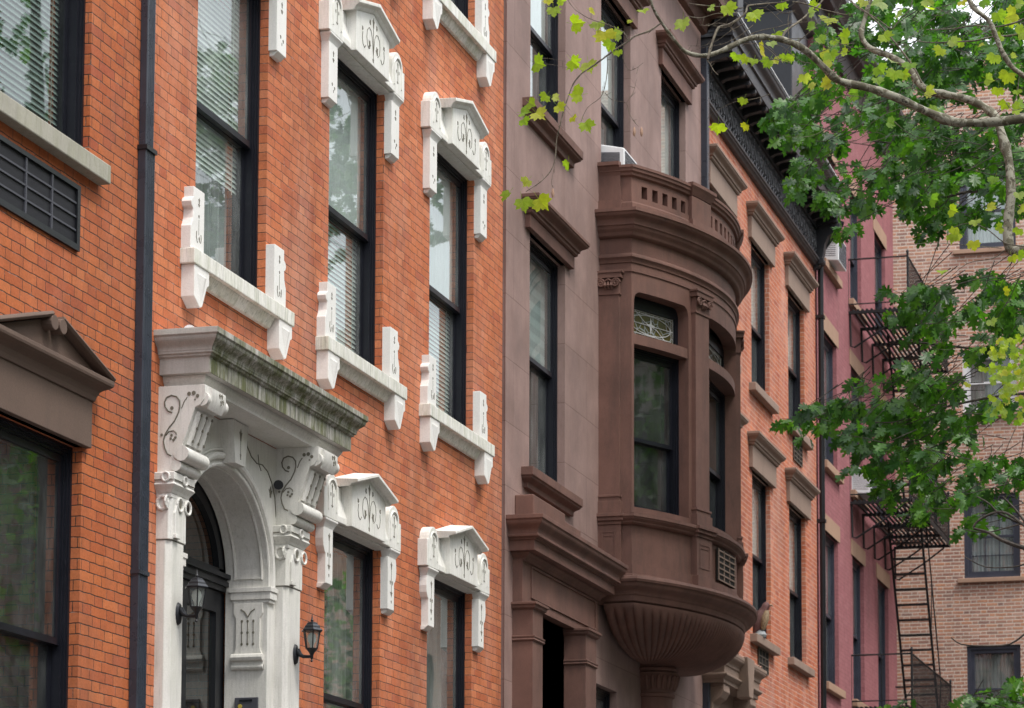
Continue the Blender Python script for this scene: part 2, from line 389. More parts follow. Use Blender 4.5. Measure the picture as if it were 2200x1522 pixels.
M.frieze = paint_mat('grey_black_frieze', (.06, .06, .066), .5, .4, dust=.5, dustcol=(.12, .12, .125))
M.iron = paint_mat('black_iron', (.012, .012, .013), .6, .3, dust=.2, dustcol=(.08, .06, .05))
M.steel = paint_mat('grey_steel', (.06, .062, .075), .5, .4)
M.bluegrey = paint_mat('blue_grey_frame', (.035, .038, .055), .4, .4)
M.whitep = paint_mat('white_plastic', (.72, .74, .75), .4, .5, var=.05)
M.whitef = paint_mat('white_window_frame', (.6, .6, .6), .5, .4)
M.glass = glass_mat('window_glass')
M.glassb = glass_mat('bay_window_glass', tint=(.75, .84, .82), milky=.12)
M.glassd = glass_mat('window_glass_dark', tint=(.5, .58, .56), milky=.03)
M.blind = cloth_mat('blind_slats', (.80, .84, .81), .4)
M.shade = cloth_mat('roller_shade', (.84, .88, .87), .45)
M.shades = cloth_mat('striped_shade', (.72, .82, .82), .4, stripes=40)
M.curtain = cloth_mat('curtain', (.26, .27, .24), .4)
M.curtainb = cloth_mat('pale_curtain', (.46, .49, .50), .4)
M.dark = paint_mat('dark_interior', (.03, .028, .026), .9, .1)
M.bulb = cloth_mat('bulb_glass', (.8, .8, .78), .5)
M.stained = stained_glass_mat('stained_glass')
M.ghex = grille_mat('grille_steel', (.012, .012, .016), (.006, .006, .009))
M.vent = grille_mat('brown_vent', (.16, .13, .1), (.05, .045, .04))
M.oak = leaf_mat('oak_leaves', [(.018, .055, .015), (.038, .12, .018), (.075, .20, .022), (.024, .075, .020), (.115, .26, .028)], .5, .36, .42)
M.syc = leaf_mat('sycamore_leaves', [(.20, .31, .035), (.30, .37, .03), (.13, .24, .04), (.38, .37, .03), (.24, .32, .13), (.24, .31, .045)], .55, .6, .2)
M.bark = bark_mat('sycamore_bark', (.25, .24, .19), (.105, .095, .065), (.04, .034, .025))
M.twig = bark_mat('twig_bark', (.09, .075, .058), (.16, .14, .105), (.05, .04, .034))
M.barkd = bark_mat('oak_bark', (.05, .042, .036), (.075, .065, .055), (.03, .025, .02))
M.asphalt = stone_mat('asphalt', (.055, .055, .057), .15, .9, st=.2)
M.concrete = stone_mat('concrete', (.15, .145, .135), .1, .85, joints=(50, 1.5, .012), st=.3, stain=(.12, .11, .1))
M.led = stone_mat('roofing', (.06, .06, .065), .1, .9, st=0)
M.cream = stone_mat('cream_facade', (.42, .38, .32), .1, .85, st=.2)
M.hawk = stone_mat('hawk_feathers', (.17, .09, .085), .25, .7, st=0)
M.hawkb = grille_mat('hawk_breast', (.42, .33, .2), (.14, .09, .06))
M.pebble = stone_mat('pebbles', (.35, .2, .15), .5, .7, st=0)

# ------------------------------------------------------------------ ground
def ground():
    o = MB().box(-60, 140, -8.5, -3.2, -.5, 0.0)
    a = MB().add([(-80,-200,-.152),(260,-200,-.152),(260,200,-.152),(-80,200,-.152)], [(0,1,2,3)]).build('ground', M.asphalt); a['kind'] = 'structure'
    b = MB().box(-60, 62, -16, -4.0, -.5, -.148).build('road', M.asphalt); b['kind'] = 'structure'
    c = MB().box(-60, 49.5, -4.0, .5, -.5, 0.0).build('pavement', M.concrete); c['kind'] = 'structure'
    d = MB().box(-60, 62, -20.5, -16.0, -.5, 0.0).build('pavement', M.concrete); d['kind'] = 'structure'
ground()

# ------------------------------------------------------------------ shells and windows
def shell(parent, mat, x0, x1, ztop, holes, depth=10, y=0.0, thick=.32, name='wall', y_back=None):
    xs = sorted({x0, x1} | {h[0] for h in holes} | {h[1] for h in holes})
    zs = sorted({0.0, ztop} | {h[2] for h in holes} | {h[3] for h in holes})
    mb = MB()
    for i in range(len(xs)-1):
        for j in range(len(zs)-1):
            cx, cz = (xs[i]+xs[i+1])/2, (zs[j]+zs[j+1])/2
            if any(h[0] < cx < h[1] and h[2] < cz < h[3] for h in holes): continue
            mb.add([(xs[i],y,zs[j]),(xs[i+1],y,zs[j]),(xs[i+1],y,zs[j+1]),(xs[i],y,zs[j+1])], [(0,1,2,3)])
            mb.add([(xs[i],y+thick,zs[j]),(xs[i+1],y+thick,zs[j]),(xs[i+1],y+thick,zs[j+1]),(xs[i],y+thick,zs[j+1])], [(3,2,1,0)])
    for a, b, c, d in holes:
        mb.add([(a,y,c),(a,y+thick,c),(a,y+thick,d),(a,y,d)], [(0,1,2,3)]); mb.add([(b,y,c),(b,y+thick,c),(b,y+thick,d),(b,y,d)], [(0,1,2,3)])
        mb.add([(a,y,c),(b,y,c),(b,y+thick,c),(a,y+thick,c)], [(0,1,2,3)]); mb.add([(a,y,d),(b,y,d),(b,y+thick,d),(a,y+thick,d)], [(0,1,2,3)])
    e = .012
    mb.add([(x0+e,y,0),(x0+e,y+depth,0),(x0+e,y+depth,ztop),(x0+e,y,ztop)], [(0,1,2,3)])
    mb.add([(x1-e,y,0),(x1-e,y+depth,0),(x1-e,y+depth,ztop),(x1-e,y,ztop)], [(0,1,2,3)])
    mb.add([(x0,y+depth,0),(x1,y+depth,0),(x1,y+depth,ztop),(x0,y+depth,ztop)], [(0,1,2,3)])
    w_ = mb.build(name, mat, parent)
    MB().box(x0+.02, x1-.02, y+.33, y+depth-.02, ztop-.25, ztop-.1).build('roof', M.led, parent)
    # inner partition a room deep so windows look into rooms
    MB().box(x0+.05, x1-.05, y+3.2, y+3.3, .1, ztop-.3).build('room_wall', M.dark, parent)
    return w_

def window(parent, x0, x1, z0, z1, rail, y=.065, fr=None, up=None, lo=None, upz=0.0, loz=None, curtain=None, stile=.042, glass=None, label=None):
    fr = fr or M.black; f = MB(); W = .028
    # outer casing, stepped inwards
    for k, (ins, yy) in enumerate(((0.0, y), (.020, y+.012), (.036, y+.026))):
        a, b, c, d = x0+ins, x1-ins, z0+ins*.4, z1-ins
        nx = .020 if k < 2 else .024
        f.box(a, a+nx, yy, y+.21, c, d); f.box(b-nx, b, yy, y+.21, c, d)
        f.box(a+nx, b-nx, yy, y+.21, d-nx, d)
    f.box(x0+.058, x1-.058, y+.03, y+.21, z0, z0+.035)
    a, b = x0+.058, x1-.058; yu, yl = y+.040, y+.088; s = stile
    top, bot = z1-.058, z0+.035
    r0, r1 = rail-.022, rail+.022
    # upper sash
    f.box(a, a+s, yu, yu+.04, r0, top); f.box(b-s, b, yu, yu+.04, r0, top)
    f.box(a+s, b-s, yu, yu+.04, top-.05, top); f.box(a+s, b-s, yu-.006, yu+.04, r0, r1)
    # lower sash
    f.box(a, a+s, yl, yl+.04, bot, r1); f.box(b-s, b, yl, yl+.04, bot, r1)
    f.box(a+s, b-s, yl, yl+.04, bot, bot+.075); f.box(a+s, b-s, yl, yl+.04, r0, r1)
    o = f.build('window', fr, parent, label=label)
    g = MB().add([(a+s,yu+.012,r1),(b-s,yu+.012,r1),(b-s,yu+.012,top-.05),(a+s,yu+.012,top-.05)], [(0,1,2,3)])
    g.add([(a+s,yl+.012,bot+.075),(b-s,yl+.012,bot+.075),(b-s,yl+.012,r0),(a+s,yl+.012,r0)], [(0,1,2,3)])
    g.build('glass_pane', glass or M.glass, o)
    def slats(za, zb, ty=y+.135, sp=.040):
        m = MB(); z = zb
        while z > za:
            dz = rnd(-.002, .002)
            m.add([(a+.01,ty,z+dz-.019),(b-.01,ty,z+dz-.019),(b-.01,ty+.018,z+dz+.019),(a+.01,ty+.018,z+dz+.019)], [(0,1,2,3)]); z -= sp
        for xx in (a+.12, b-.12): m.box(xx, xx+.006, ty-.001, ty+.001, za, zb)
        m.build('blind', M.blind, o)
    def sheet(za, zb, mat, ty=y+.118):
        m = MB(); n = 10; vs = []
        for i in range(n+1):
            xx = a+.005 + (b-a-.01)*i/n
            vs += [(xx, ty+.004*math.sin(i*1.3), za), (xx, ty, zb)]
        m.add(vs, [(2*i, 2*i+2, 2*i+3, 2*i+1) for i in range(n)]).build('roller_blind', mat, o)
    if up == 'slats': slats(rail if not upz else upz, top)
    elif up: sheet(rail+.01 if not upz else upz, top, up)
    if lo == 'slats': slats(bot+.05 if loz is None else loz, rail)
    elif lo: sheet(bot+.03 if loz is None else loz, rail, lo)
    for (xa, xb, za, zb, cm) in (curtain or []):
        m = MB(); n = 40; vs = []
        for i in range(n+1):
            xx = xa+(xb-xa)*i/n; yy = y+.22+.022*math.sin(i*1.35)+.01*math.sin(i*.4+1)
            vs += [(xx, yy, za), (xx, yy, zb)]
        m.add(vs, [(2*i, 2*i+2, 2*i+3, 2*i+1) for i in range(n)]).build('curtain', cm, o)
    return o

# ------------------------------------------------------------------ house 1: orange brick, grey sills
h1 = thing('brick_house', 'leftmost orange brick row house with grey stone sill, black wall vent and dark pedimented lintel', 'house', (12, 0, 0), 'row houses along the street')
o1a = (13.82, 15.04, 6.98, 9.35); o1b = (13.80, 15.02, 2.75, 5.12)
o1c = (11.2, 12.42, 6.98, 9.35); o1d = (11.2, 12.42, 2.75, 5.12); o1e = (13.82, 15.04, 10.75, 12.7)
shell(h1, M.brick1, 8.0, 15.868, 14.2, [o1a, o1b, o1c, o1d, o1e])
window(h1, *o1a[:2], 6.98, 9.35, 8.2, y=.045, fr=M.black, glass=M.glassd, up='slats', lo='slats', loz=7.04, curtain=[(14.45, 14.98, 7.0, 9.2, M.curtain)])
window(h1, *o1b[:2], 2.75, 5.12, 3.88, glass=M.glassb)
window(h1, *o1c[:2], 6.98, 9.35, 8.2, up=M.shade); window(h1, *o1d[:2], 2.75, 5.12, 3.88); window(h1, *o1e[:2], 10.75, 12.7, 11.7, up=M.shade)
for c0, zz in ((13.68, 6.98), (11.06, 6.98), (13.68, 10.75)):
    MB().box(c0, c0+1.50, -.085, .10, zz-.125, zz-.002).build('window_sill', M.sill1, h1, bevel=.008)
def dark_hood(parent, c, z, hw=.66):
    b = MB().box(c-hw, c+hw, -.04, .05, z, z+.30)
    b.mold([(c-hw, .05), (c-hw, -.04), (c+hw, -.04), (c+hw, .05)],
           [(.10, z+.445), (.10, z+.42)] + ogee((.10, z+.42), (.03, z+.35), 5) + [(.02, z+.33), (.012, z+.30), (-.01, z+.30)])
    t = z+.447
    b.prism_xz([(c-hw-.05, t), (c+hw+.05, t), (c+.07, t+.20), (c-.07, t+.20)], -.075, .04)
    for s_ in (-1, 1):
        pth = [(c+s_*(hw+.10), t-.002), (c+s_*.06, t+.215)]
        if s_ > 0: pth = pth[::-1]
        b.rake(pth, [(0, .04), (-.030, .04), (-.030, -.14), (-.012, -.15), (.004, -.135)][::1])
        n = 14; pts = [(c+s_*.055+.048*math.cos(2*math.pi*k/n), t+.175+.048*math.sin(2*math.pi*k/n)) for k in range(n)]
        b.prism_xz(pts, -.145, .03)
    return b.build('window_hood', M.brown1, parent, bevel=.004)
dark_hood(h1, 14.41, 5.12); dark_hood(h1, 11.81, 5.12)
g = MB().box(13.30, 14.90, -.02, .03, 6.34, 6.38).box(13.30, 14.90, -.02, .03, 6.73, 6.76).box(14.86, 14.90, -.02, .03, 6.38, 6.73).box(13.30, 13.34, -.02, .03, 6.38, 6.73)
vg = g.build('wall_vent', M.blackm, h1)
g = MB()
for k in range(1, 4): g.box(13.34, 14.86, -.012, .0, 6.38+k*.0875-.006, 6.38+k*.0875+.006)
for xx in (13.52, 13.87, 14.21, 14.54): g.box(xx-.008, xx+.008, -.014, .0, 6.38, 6.73)
g.build('vent_bar', M.steel, vg)
MB().box(13.33, 14.87, -.003, -.001, 6.37, 6.74).build('vent_mesh', M.ghex, vg)

# downspout between houses 1 and 2
t_ = thing('downspout', 'blue-black square ribbed downspout running down between the two orange brick houses', 'drainpipe', (15.8, 0, 0), 'downspouts between the row houses')
m_ = MB()
def ribbed(m, x0, x1, y0, z0, z1):
    pts = [(x0, -.004), (x0, y0+.006), (x0+.006, y0)]
    n = 4
    for k in range(n):
        a = x0+.012+(x1-x0-.024)*k/n; b = x0+.012+(x1-x0-.024)*(k+1)/n; q = (b-a)/4
        pts += [(a, y0), (a+q, y0+.006), (b-q, y0+.006), (b, y0)]
    pts += [(x1-.006, y0), (x1, y0+.006), (x1, -.004)]
    m.prism_xy(pts[::-1], z0, z1)
ribbed(m_, 15.725, 15.862, -.062, .2, 7.285); ribbed(m_, 15.735, 15.852, -.055, 7.285, 14.1)
m_.build('pipe', M.pipe, t_)
MB().box(15.715, 15.872, -.072, -.002, 7.27, 7.30).build('collar', M.blackm, t_)
MB().box(15.718, 15.869, -.068, -.002, 4.43, 4.455).build('collar', M.pipe, t_)

# ------------------------------------------------------------------ house 2: orange brick, white carved trim
h2 = thing('brick_house', 'bright orange brick row house with white carved window hoods and a mossy entrance canopy', 'house', (19, 0, 0), 'row houses along the street')
X2 = [(16.63, 17.87), (19.10, 20.32), (21.47, 22.68)]
holes = [(a, b, 6.80, 9.25) for a, b in X2] + [(a, b, 2.72, 5.38) for a, b in X2[1:]] + [(a, b, 10.57, 12.75) for a, b in X2] + [(16.20, 18.30, .9, 5.75)]
shell(h2, M.brick2, 15.872, 23.55, 14.2, holes)
window(h2, *X2[0], 6.80, 9.25, 7.98, up='slats', lo='slats', loz=7.58, curtain=[(17.3, 17.75, 6.9, 9.0, M.curtainb)])
window(h2, *X2[1], 6.80, 9.25, 7.98, up=M.shade, lo='slats')
window(h2, *X2[2], 6.80, 9.25, 7.98, up=M.shade, lo='slats')
window(h2, *X2[1], 2.72, 5.38, 4.05, curtain=[(19.95, 20.24, 2.8, 5.3, M.curtain)])
window(h2, *X2[2], 2.72, 5.38, 4.05, curtain=[(22.2, 22.6, 2.8, 5.3, M.curtain), (21.5, 21.75, 2.8, 5.3, M.curtain)])
for a, b in X2: window(h2, a, b, 10.57, 12.75, 11.7, up=M.shade)

def stroke(m, pts, y, r=.0030):
    m.tube([(x, y, z) for x, z in pts], r, 5)
def arcpts(cx, cz, r, a0, a1, n=12, rz=None):
    return [(cx+r*math.cos(R(a0+(a1-a0)*k/n)), cz+(rz or r)*math.sin(R(a0+(a1-a0)*k/n))) for k in range(n+1)]
def blob(m, x, z, y, w, h, tilt=0):
    pts = []
    for px, pz in ((0, 1), (.55, .35), (1, .5), (.5, -.1), (.3, -.8), (0, -.55), (-.3, -.8), (-.5, -.1), (-1, .5), (-.55, .35)):
        c, s_ = math.cos(tilt), math.sin(tilt); pts.append((x+(px*c-pz*s_)*w, z+(px*s_+pz*c)*h))
    m.prism_xz(pts, y-.0015, y+.004)
def scrollwork(m, c, z, y, k=1.0):
    for s_ in (-1, 1):
        stroke(m, [(c+s_*x*k, z+zz*k) for x, zz in ((0.0, .02), (.015, .1), (.03, .17), (.06, .215), (.10, .225), (.14, .19), (.15, .13), (.135, .07), (.10, .045))], y)
        stroke(m, [(c+s_*x*k, z+zz*k) for x, zz in ((.17, .05), (.20, .02), (.235, .04), (.25, .09), (.24, .14))], y)
        blob(m, c+s_*.085*k, z+.085*k, y, .028*k, .042*k, s_*.4); blob(m, c+s_*.245*k, z+.165*k, y, .018*k, .022*k, s_*.5)
        blob(m, c+s_*.075*k, z+.275*k, y, .018*k, .026*k, -s_*.5)
    stroke(m, [(c, z-.01), (c, z+.25*k)], y); blob(m, c, z+.29*k, y, .022*k, .05*k); blob(m, c, z-.02, y, .014, .022)

def hood(parent, x0, x1, z, lower=False, label=None):
    c = (x0+x1)/2; m = MB(); F = -.088
    zz = z+.004
    # mid wall leaning out to the soffit
    m.prism_yz([(.06, zz+.003), (F+.002, zz+.003), (F+.002, zz+.05), (-.045, zz+.20), (-.045, zz+.30), (.06, zz+.30)], c-.58, c+.58)
    for s_ in (-1, 1):   # end blocks with round heads
        bx0, bx1 = sorted((c+s_*.855, c+s_*.565)); inner = bx1 if s_ < 0 else bx0; outer = bx0 if s_ < 0 else bx1
        cx = inner+(-.125 if s_ < 0 else .125); r = .125
        pts = arcpts(cx, zz+.235, r, 0, 180, 12)
        poly = [(inner, zz), *( [(p) for p in (pts if s_ < 0 else pts[::-1])] ), (outer + (.0), zz+.235), (outer, zz)]
        poly = [(inner, zz)] + (pts if s_ < 0 else pts[::-1]) + [(outer, zz+.235), (outer, zz)]
        m.prism_xz(poly, F, .04)
        # raised band round the niche
        rim = [(p[0], F-.008, p[1]) for p in arcpts(cx, zz+.225, .085, 0, 180, 12)]
        rim = [(cx+.085, F-.002, zz+.06)] + [(q[0], F-.002, q[2]) for q in rim] + [(cx-.085, F-.002, zz+.06)]
        m.tube(rim, .009, 6)
    m.box(x0+.003, x1-.003, -.05, .09, z-.012, zz-.001)
    # centre gable
    pw = .375
    m.prism_xz([(c-pw, zz-.002), (c+pw, zz-.002), (c+pw, zz+.33), (c, zz+.45), (c-pw, zz+.33)], -.13, .04)
    d = .21 if lower else .19
    path = [(c-pw-.075, zz+.305), (c-.0, zz+.43), (c+pw+.075, zz+.305)]
    if lower:
        prof = [(0, .04), (-.0, -.14), (-.02, -.15), (-.03, -d), (-.055, -d), (-.075, .04)]
    else:
        prof = [(0, .04), (0, -.135), (-.012, -.145), (-.03, -.155), (-.042, -.175), (-.05, -d), (-.078, -d), (-.085, .04)]
    m.rake(path, prof)
    ho = m.build('window_hood', M.white, parent, bevel=.005, label=label)
    k = MB(); scrollwork(k, c, zz+.06, -.1315, 1.0)
    for s_ in (-1, 1):
        cx = c+s_*(.565+.125)
        stroke(k, [(cx, zz+.10), (cx, zz+.24)], F-.001, .003); blob(k, cx, zz+.25, F-.0005, .016, .03)
        blob(k, cx-.03, zz+.19, F-.0005, .01, .018, .5); blob(k, cx+.03, zz+.19, F-.0005, .01, .018, -.5); blob(k, cx, zz+.10, F-.0005, .022, .012)
        k.tube([(p[0], F-.0005, p[1]) for p in arcpts(cx, zz+.225, .066, 15, 150, 10)], .0026, 4)
    k.build('carving', M.groove, ho)
    # corbels
    for s_ in (-1, 1):
        xi = x0 if s_ < 0 else x1
        a, b = (xi-.185, xi-.003) if s_ < 0 else (xi+.003, xi+.185)
        q = MB(); yb = .055 if s_ > 0 else .03
        lo, hi = a-.03, b+.045
        if s_ > 0: lo, hi = a-.045+.04, b+.04
        q.mold([(lo+.03, yb), (lo+.03, -.062), (hi-.03, -.062), (hi-.03, yb)],
               [(.03, z-.002), (.03, z-.016), (.016, z-.035), (.008, z-.05), (.0, z-.07), (-.004, z-.071)])
        L_ = .525 if not lower else .505
        if lower:
            ed = b if s_ > 0 else a
            out = [(0, -.07), (.012, -.11), (.018, -.16), (.010, -.22), (-.012, -.26), (-.035, -.275), (-.035, -L_)]
            inn = a if s_ > 0 else b
            q.prism_xz([(inn, z-.07)] + [(ed+s_*o_, z+zz_) for o_, zz_ in out] + [(inn, z-L_)], -.066, yb)
        else:
            q.box(a, b, -.066, yb, z-L_, z-.07)
        # chamfered foot
        q.prism_yz([(yb, z-L_), (-.066, z-L_), (-.03, z-L_-.035), (yb, z-L_-.035)], a+.02, b-.02)
        qo = q.build('corbel', M.white_clean, ho, bevel=.004)
        e = MB(); xm = (a+b)/2 - (.0 if not lower else s_*.012); yy = -.0665
        if lower:
            stroke(e, [(xm, z-.12), (xm, z-.40)], yy, .0025); blob(e, xm, z-.14, yy, .02, .035); blob(e, xm-.025, z-.28, yy, .012, .02); blob(e, xm+.025, z-.28, yy, .012, .02)
            blob(e, xm, z-.37, yy, .028, .022); blob(e, xm, z-.44, yy, .011, .015)
        else:
            blob(e, xm, z-.15, yy, .014, .028); blob(e, xm, z-.20, yy, .022, .02); blob(e, xm-.02, z-.40, yy, .014, .016); blob(e, xm+.03, z-.42, yy, .014, .016); blob(e, xm+.005, z-.45, yy, .006, .014)
        e.build('carving', M.groove, qo) if False else e.build('carving', M.groove, ho)
    return ho

def ornate_sill(parent, x0, x1, z, label=None):
    c = (x0+x1)/2+.04; m = MB(); hw = .89; Y = -.108
    m.box(c-hw, c+hw, Y, .06, z-.112, z-.003)
    m.prism_yz([(.04, z-.112), (-.075, z-.112), (-.03, z-.19), (.04, z-.19)], c-.62, c+.60)
    so = m.build('window_sill', M.sill, parent, bevel=.006, label=label)
    for s_ in (-1, 1):
        a, b = (c-hw+.025, c-hw+.265) if s_ < 0 else (c+hw-.265, c+hw-.025)
        q = MB(); zt = z-.1125; w_ = b-a
        q.prism_xz([(a, zt), (b, zt), (b, zt-.095), (b-.035, zt-.115), (a+w_*.55, zt-.27), (a+w_*.40, zt-.285), (a, zt-.225)], -.098, .03)
        q.add([(a+.03, -.0975, zt-.05), (b-.04, -.0975, zt-.05), (a+w_*.47, -.125, zt-.07), (a+w_*.47, -.0975, zt-.26)], [(0,1,2),(1,3,2),(3,0,2),(0,3,1)])
        q.build('bracket', M.white_clean, so, bevel=.004)
        # block standing on the sill end
        e = MB(); xi = x0-.002 if s_ < 0 else x1+.002; d = s_
        prof = [(0, 0), (0, .445), (.178, .445), (.178, .37), (.205, .355), (.217, .33), (.205, .30), (.18, .285), (.187, .22), (.21, .17), (.218, .16), (.218, 0)]
        e.prism_xz([(xi+d*px, z-.002+pz) for px, pz in prof], -.072, .058 if s_ > 0 else .02)
        e.build('side_block', M.white_clean, so, bevel=.004)
        k = MB(); xm = xi+d*.09; yy = -.0725
        blob(k, xm, z+.36, yy, .012, .024); blob(k, xm, z+.33, yy, .016, .014); blob(k, xm, z+.25, yy, .012, .014)
        stroke(k, [(xm-.035, z+.14), (xm-.04, z+.10), (xm-.02, z+.06)], yy, .0032); stroke(k, [(xm+.035, z+.13), (xm+.04, z+.10), (xm+.03, z+.07)], yy, .0032)
        blob(k, xm+.01, z+.09, yy, .012, .024); stroke(k, [(xm, z+.12), (xm, z+.23)], yy, .002)
        k.build('carving', M.groove, so)
    return so
for i, (a, b) in enumerate(X2):
    hood(h2, a, b, 9.25); ornate_sill(h2, a, b, 6.80); ornate_sill(h2, a, b, 10.57)
for a, b in X2[1:]: hood(h2, a, b, 5.38, lower=True)

# ---- entrance of house 2
c0, c1 = 16.11, 18.71
m = MB(); z = 5.84; fy = -.36
pth = [(c0, .115), (c0, fy), (c1, fy), (c1, .115)]
m.mold(pth, [(.10, 6.125), (.10, 6.085), (.092, 6.08)] + ogee((.088, 6.075), (.035, 5.99), 8) + [(.032, 5.985), (.032, 5.972), (.018, 5.968), (.018, 5.955), (.0, 5.95), (0, z)])
cano = m.build('entrance_canopy', M.mossy, h2, bevel=.003, label='white stone entrance canopy streaked green with algae')
m = MB().mold([(c0+.05, .11), (c0+.05, fy+.05), (c1-.05, fy+.05), (c1-.05, .11)], [(.0, 5.8385)] + ogee((0, 5.835), (-.03, 5.76), 5)+[(-.05, 5.757)])
m.build('bed_moulding', M.portal, cano)
m = MB().tube([(16.30, -.12, 6.185), (16.62, -.10, 6.175)], .042, 14)
m.mold([(16.10, .02), (16.10, -.06), (16.5, -.05), (16.5, .02)], [(0, 6.15), (0, 6.12)])
m.build('pipe_stub', M.whitep, cano, smooth=True)

def console(parent, x0, x1):
    y = lambda v: v
    pts = [(.11, 5.757), (-.335, 5.757), (-.335, 5.70), (-.325, 5.655), (-.30, 5.62), (-.265, 5.606), (-.175, 5.345), (-.16, 5.34)]
    n = 7
    for k in range(n+1):
        a = R(80-200*k/n); pts.append((-.165+.045*math.cos(a)*-1, 5.295+.045*math.sin(a)))
    pts += [(-.12, 5.235), (-.15, 5.215), (-.145, 5.185), (-.115, 5.172), (.11, 5.172)]
    m = MB().prism_yz(pts, x0, x1)
    co = m.build('bracket', M.portal, parent, bevel=.004)
    n = MB()
    n.tube([(x0-.012, -.175, 5.295), (x1+.03, -.175, 5.295)], .052, 14)
    n.build('scroll', M.portal, co, smooth=True); n = MB()
    n.tube([(x0-.006, -.135, 5.215), (x1+.01, -.135, 5.215)], .038, 12)
    n.build('scroll', M.portal, co, smooth=True); n = MB()
    n.tube([(x0+.01, -.305, 5.665), (x1+.035, -.305, 5.665)], .052, 14)
    n.prism_yz([(-.33, 5.75), (-.36, 5.74), (-.362, 5.66), (-.33, 5.60)], x0+.05, x1-.02)
    n.build('scroll', M.portal, co, smooth=True)
    # fluted strips on the sloping front
    f = MB()
    import itertools
    def sl(t): return (-.262+(.262-.178)*t, 5.60+(5.35-5.60)*t)
    for k in range(3):
        xa = x0+.035+k*(x1-x0)*.29
        (ya, za), (yb_, zb) = sl(.06), sl(.94)
        f.tube([(xa+.03, ya-.006, za), (xa+.03, yb_-.006, zb)], .026, 8)
    f.build('fluting', M.portal, co, smooth=True)
    g = MB()
    for k in range(3):
        xa = x0+.065+k*(x1-x0)*.29
        for t in (.15, .5, .85):
            ya, za = sl(t); g.box(xa-.009, xa+.009, ya-.036, ya-.028, za-.009, za+.009)
        (ya, za), (yb_, zb) = sl(.15), sl(.85); g.tube([(xa, ya-.033, za), (xa, yb_-.033, zb)], .0025, 4)
    xs = x0-.001
    def S(pts, r=.0055): g.tube([(xs, yy, zz) for yy, zz in pts], r, 5)
    K = lambda a, b: (-(a-60)/1760.0, 5.757-(b-60)/1760.0)   # carved vine on the side face
    S([K(*p) for p in ((240, 380), (190, 360), (150, 310), (140, 250), (165, 195), (225, 172), (290, 190), (330, 240), (335, 310), (320, 380), (270, 480), (200, 560), (150, 640), (133, 720), (150, 800), (185, 870), (235, 895))])
    S([K(*p) for p in ((160, 650), (200, 605), (255, 595), (290, 620), (298, 645))], .004)
    S([K(*p) for p in ((425, 205), (385, 260), (357, 335))], .004)
    for a, b, r in ((235, 325, .013), (450, 165, .014), (508, 158, .015), (556, 195, .013), (525, 238, .007), (235, 650, .010), (285, 680, .010), (225, 690, .009), (262, 708, .010), (110, 640, .010)):
        yy, zz = K(a, b); n_ = 10
        g.add([(xs-.002, yy+r*math.cos(2*math.pi*k/n_), zz+r*math.sin(2*math.pi*k/n_)) for k in range(n_)], [tuple(range(n_))])
    for px, pz in ((-.02, .03), (.015, .035), (0, -.01), (.03, -.0)): blob(g, x1-.10+px, 5.68+pz, -.3625, .016, .02)
    g.build('carving', M.groove, co)
    return co
def pilaster2(parent, x0, x1):
    m = MB(); Y = -.10
    def octo(g, z0, z1, yy=Y, ch=.035): m.prism_xy([(x0-g, .12), (x0-g, yy-g+ch), (x0-g+ch, yy-g), (x1+g-ch, yy-g), (x1+g, yy-g+ch), (x1+g, .12)][::-1], z0, z1)
    octo(0, .5, 4.715); octo(.006, 4.72, 5.03, ch=.02)
    m.mold([(x0, .03), (x0, Y), (x1, Y), (x1, .03)], [(.03, 5.17), (.042, 5.165), (.042, 5.12), (.035, 5.10), (.045, 5.085), (.02, 5.05), (.01, 5.03), (-.01, 5.03)])
    for sx in (x0, (x0+x1)/2, x1):       # rings under the cap
        m.tube([(sx+.045*math.cos(2*math.pi*k/12), Y-.012 if sx != x0 else Y+.02, 4.97+.045*math.sin(2*math.pi*k/12)) for k in range(13)], .010, 6)
    m.tube([(x0-.01, -.045+.038*math.cos(2*math.pi*k/12), 4.965+.045*math.sin(2*math.pi*k/12)) for k in range(13)], .014, 6)
    m.tube([(x0-.042, -.08+.026*math.cos(2*math.pi*k/12), 5.135+.03*math.sin(2*math.pi*k/12)) for k in range(13)], .010, 6)
    m.tube([((x0+x1)/2+.03*math.cos(2*math.pi*k/12), Y-.047, 5.13+.03*math.sin(2*math.pi*k/12)) for k in range(13)], .010, 6)
    m.prism_xz([(x0+.03, 4.73), (x0+.09, 4.73), (x0+.09, 4.90), (x0+.06, 4.96), (x0+.03, 4.90)], Y-.02, Y)
    m.box(x0+.025, x0+.10, Y-.03, Y, 4.73, 4.76)
    m.box(x0-.008, x1+.008, Y-.008, .03, 5.0, 5.03)
    po = m.build('pilaster', M.portal, parent, bevel=.004)
    g = MB(); g.tube([(x0-.043, .0, 5.115), (x0-.043, Y-.03, 5.115), (x0-.02, Y-.043, 5.115), (x1+.02, Y-.043, 5.115)], .003, 4)
    g.tube([(x0-.001, .0, 4.7175), (x0-.001, Y+.036, 4.7175), (x0+.036, Y-.001, 4.7175), (x1-.036, Y-.001, 4.7175)], .003, 4)
    for s_ in ((x0+x1)/2,): g.add([(s_+.02*math.cos(2*math.pi*k/10), Y-.0135, 4.97+.025*math.sin(2*math.pi*k/10)) for k in range(10)], [tuple(range(10))])
    g.build('carving', M.groove, po)
for a, b, c_ in ((16.10, 16.345, 16.40), (18.115, 18.40, 18.45)):
    console(h2, a, c_); pilaster2(h2, a, b)

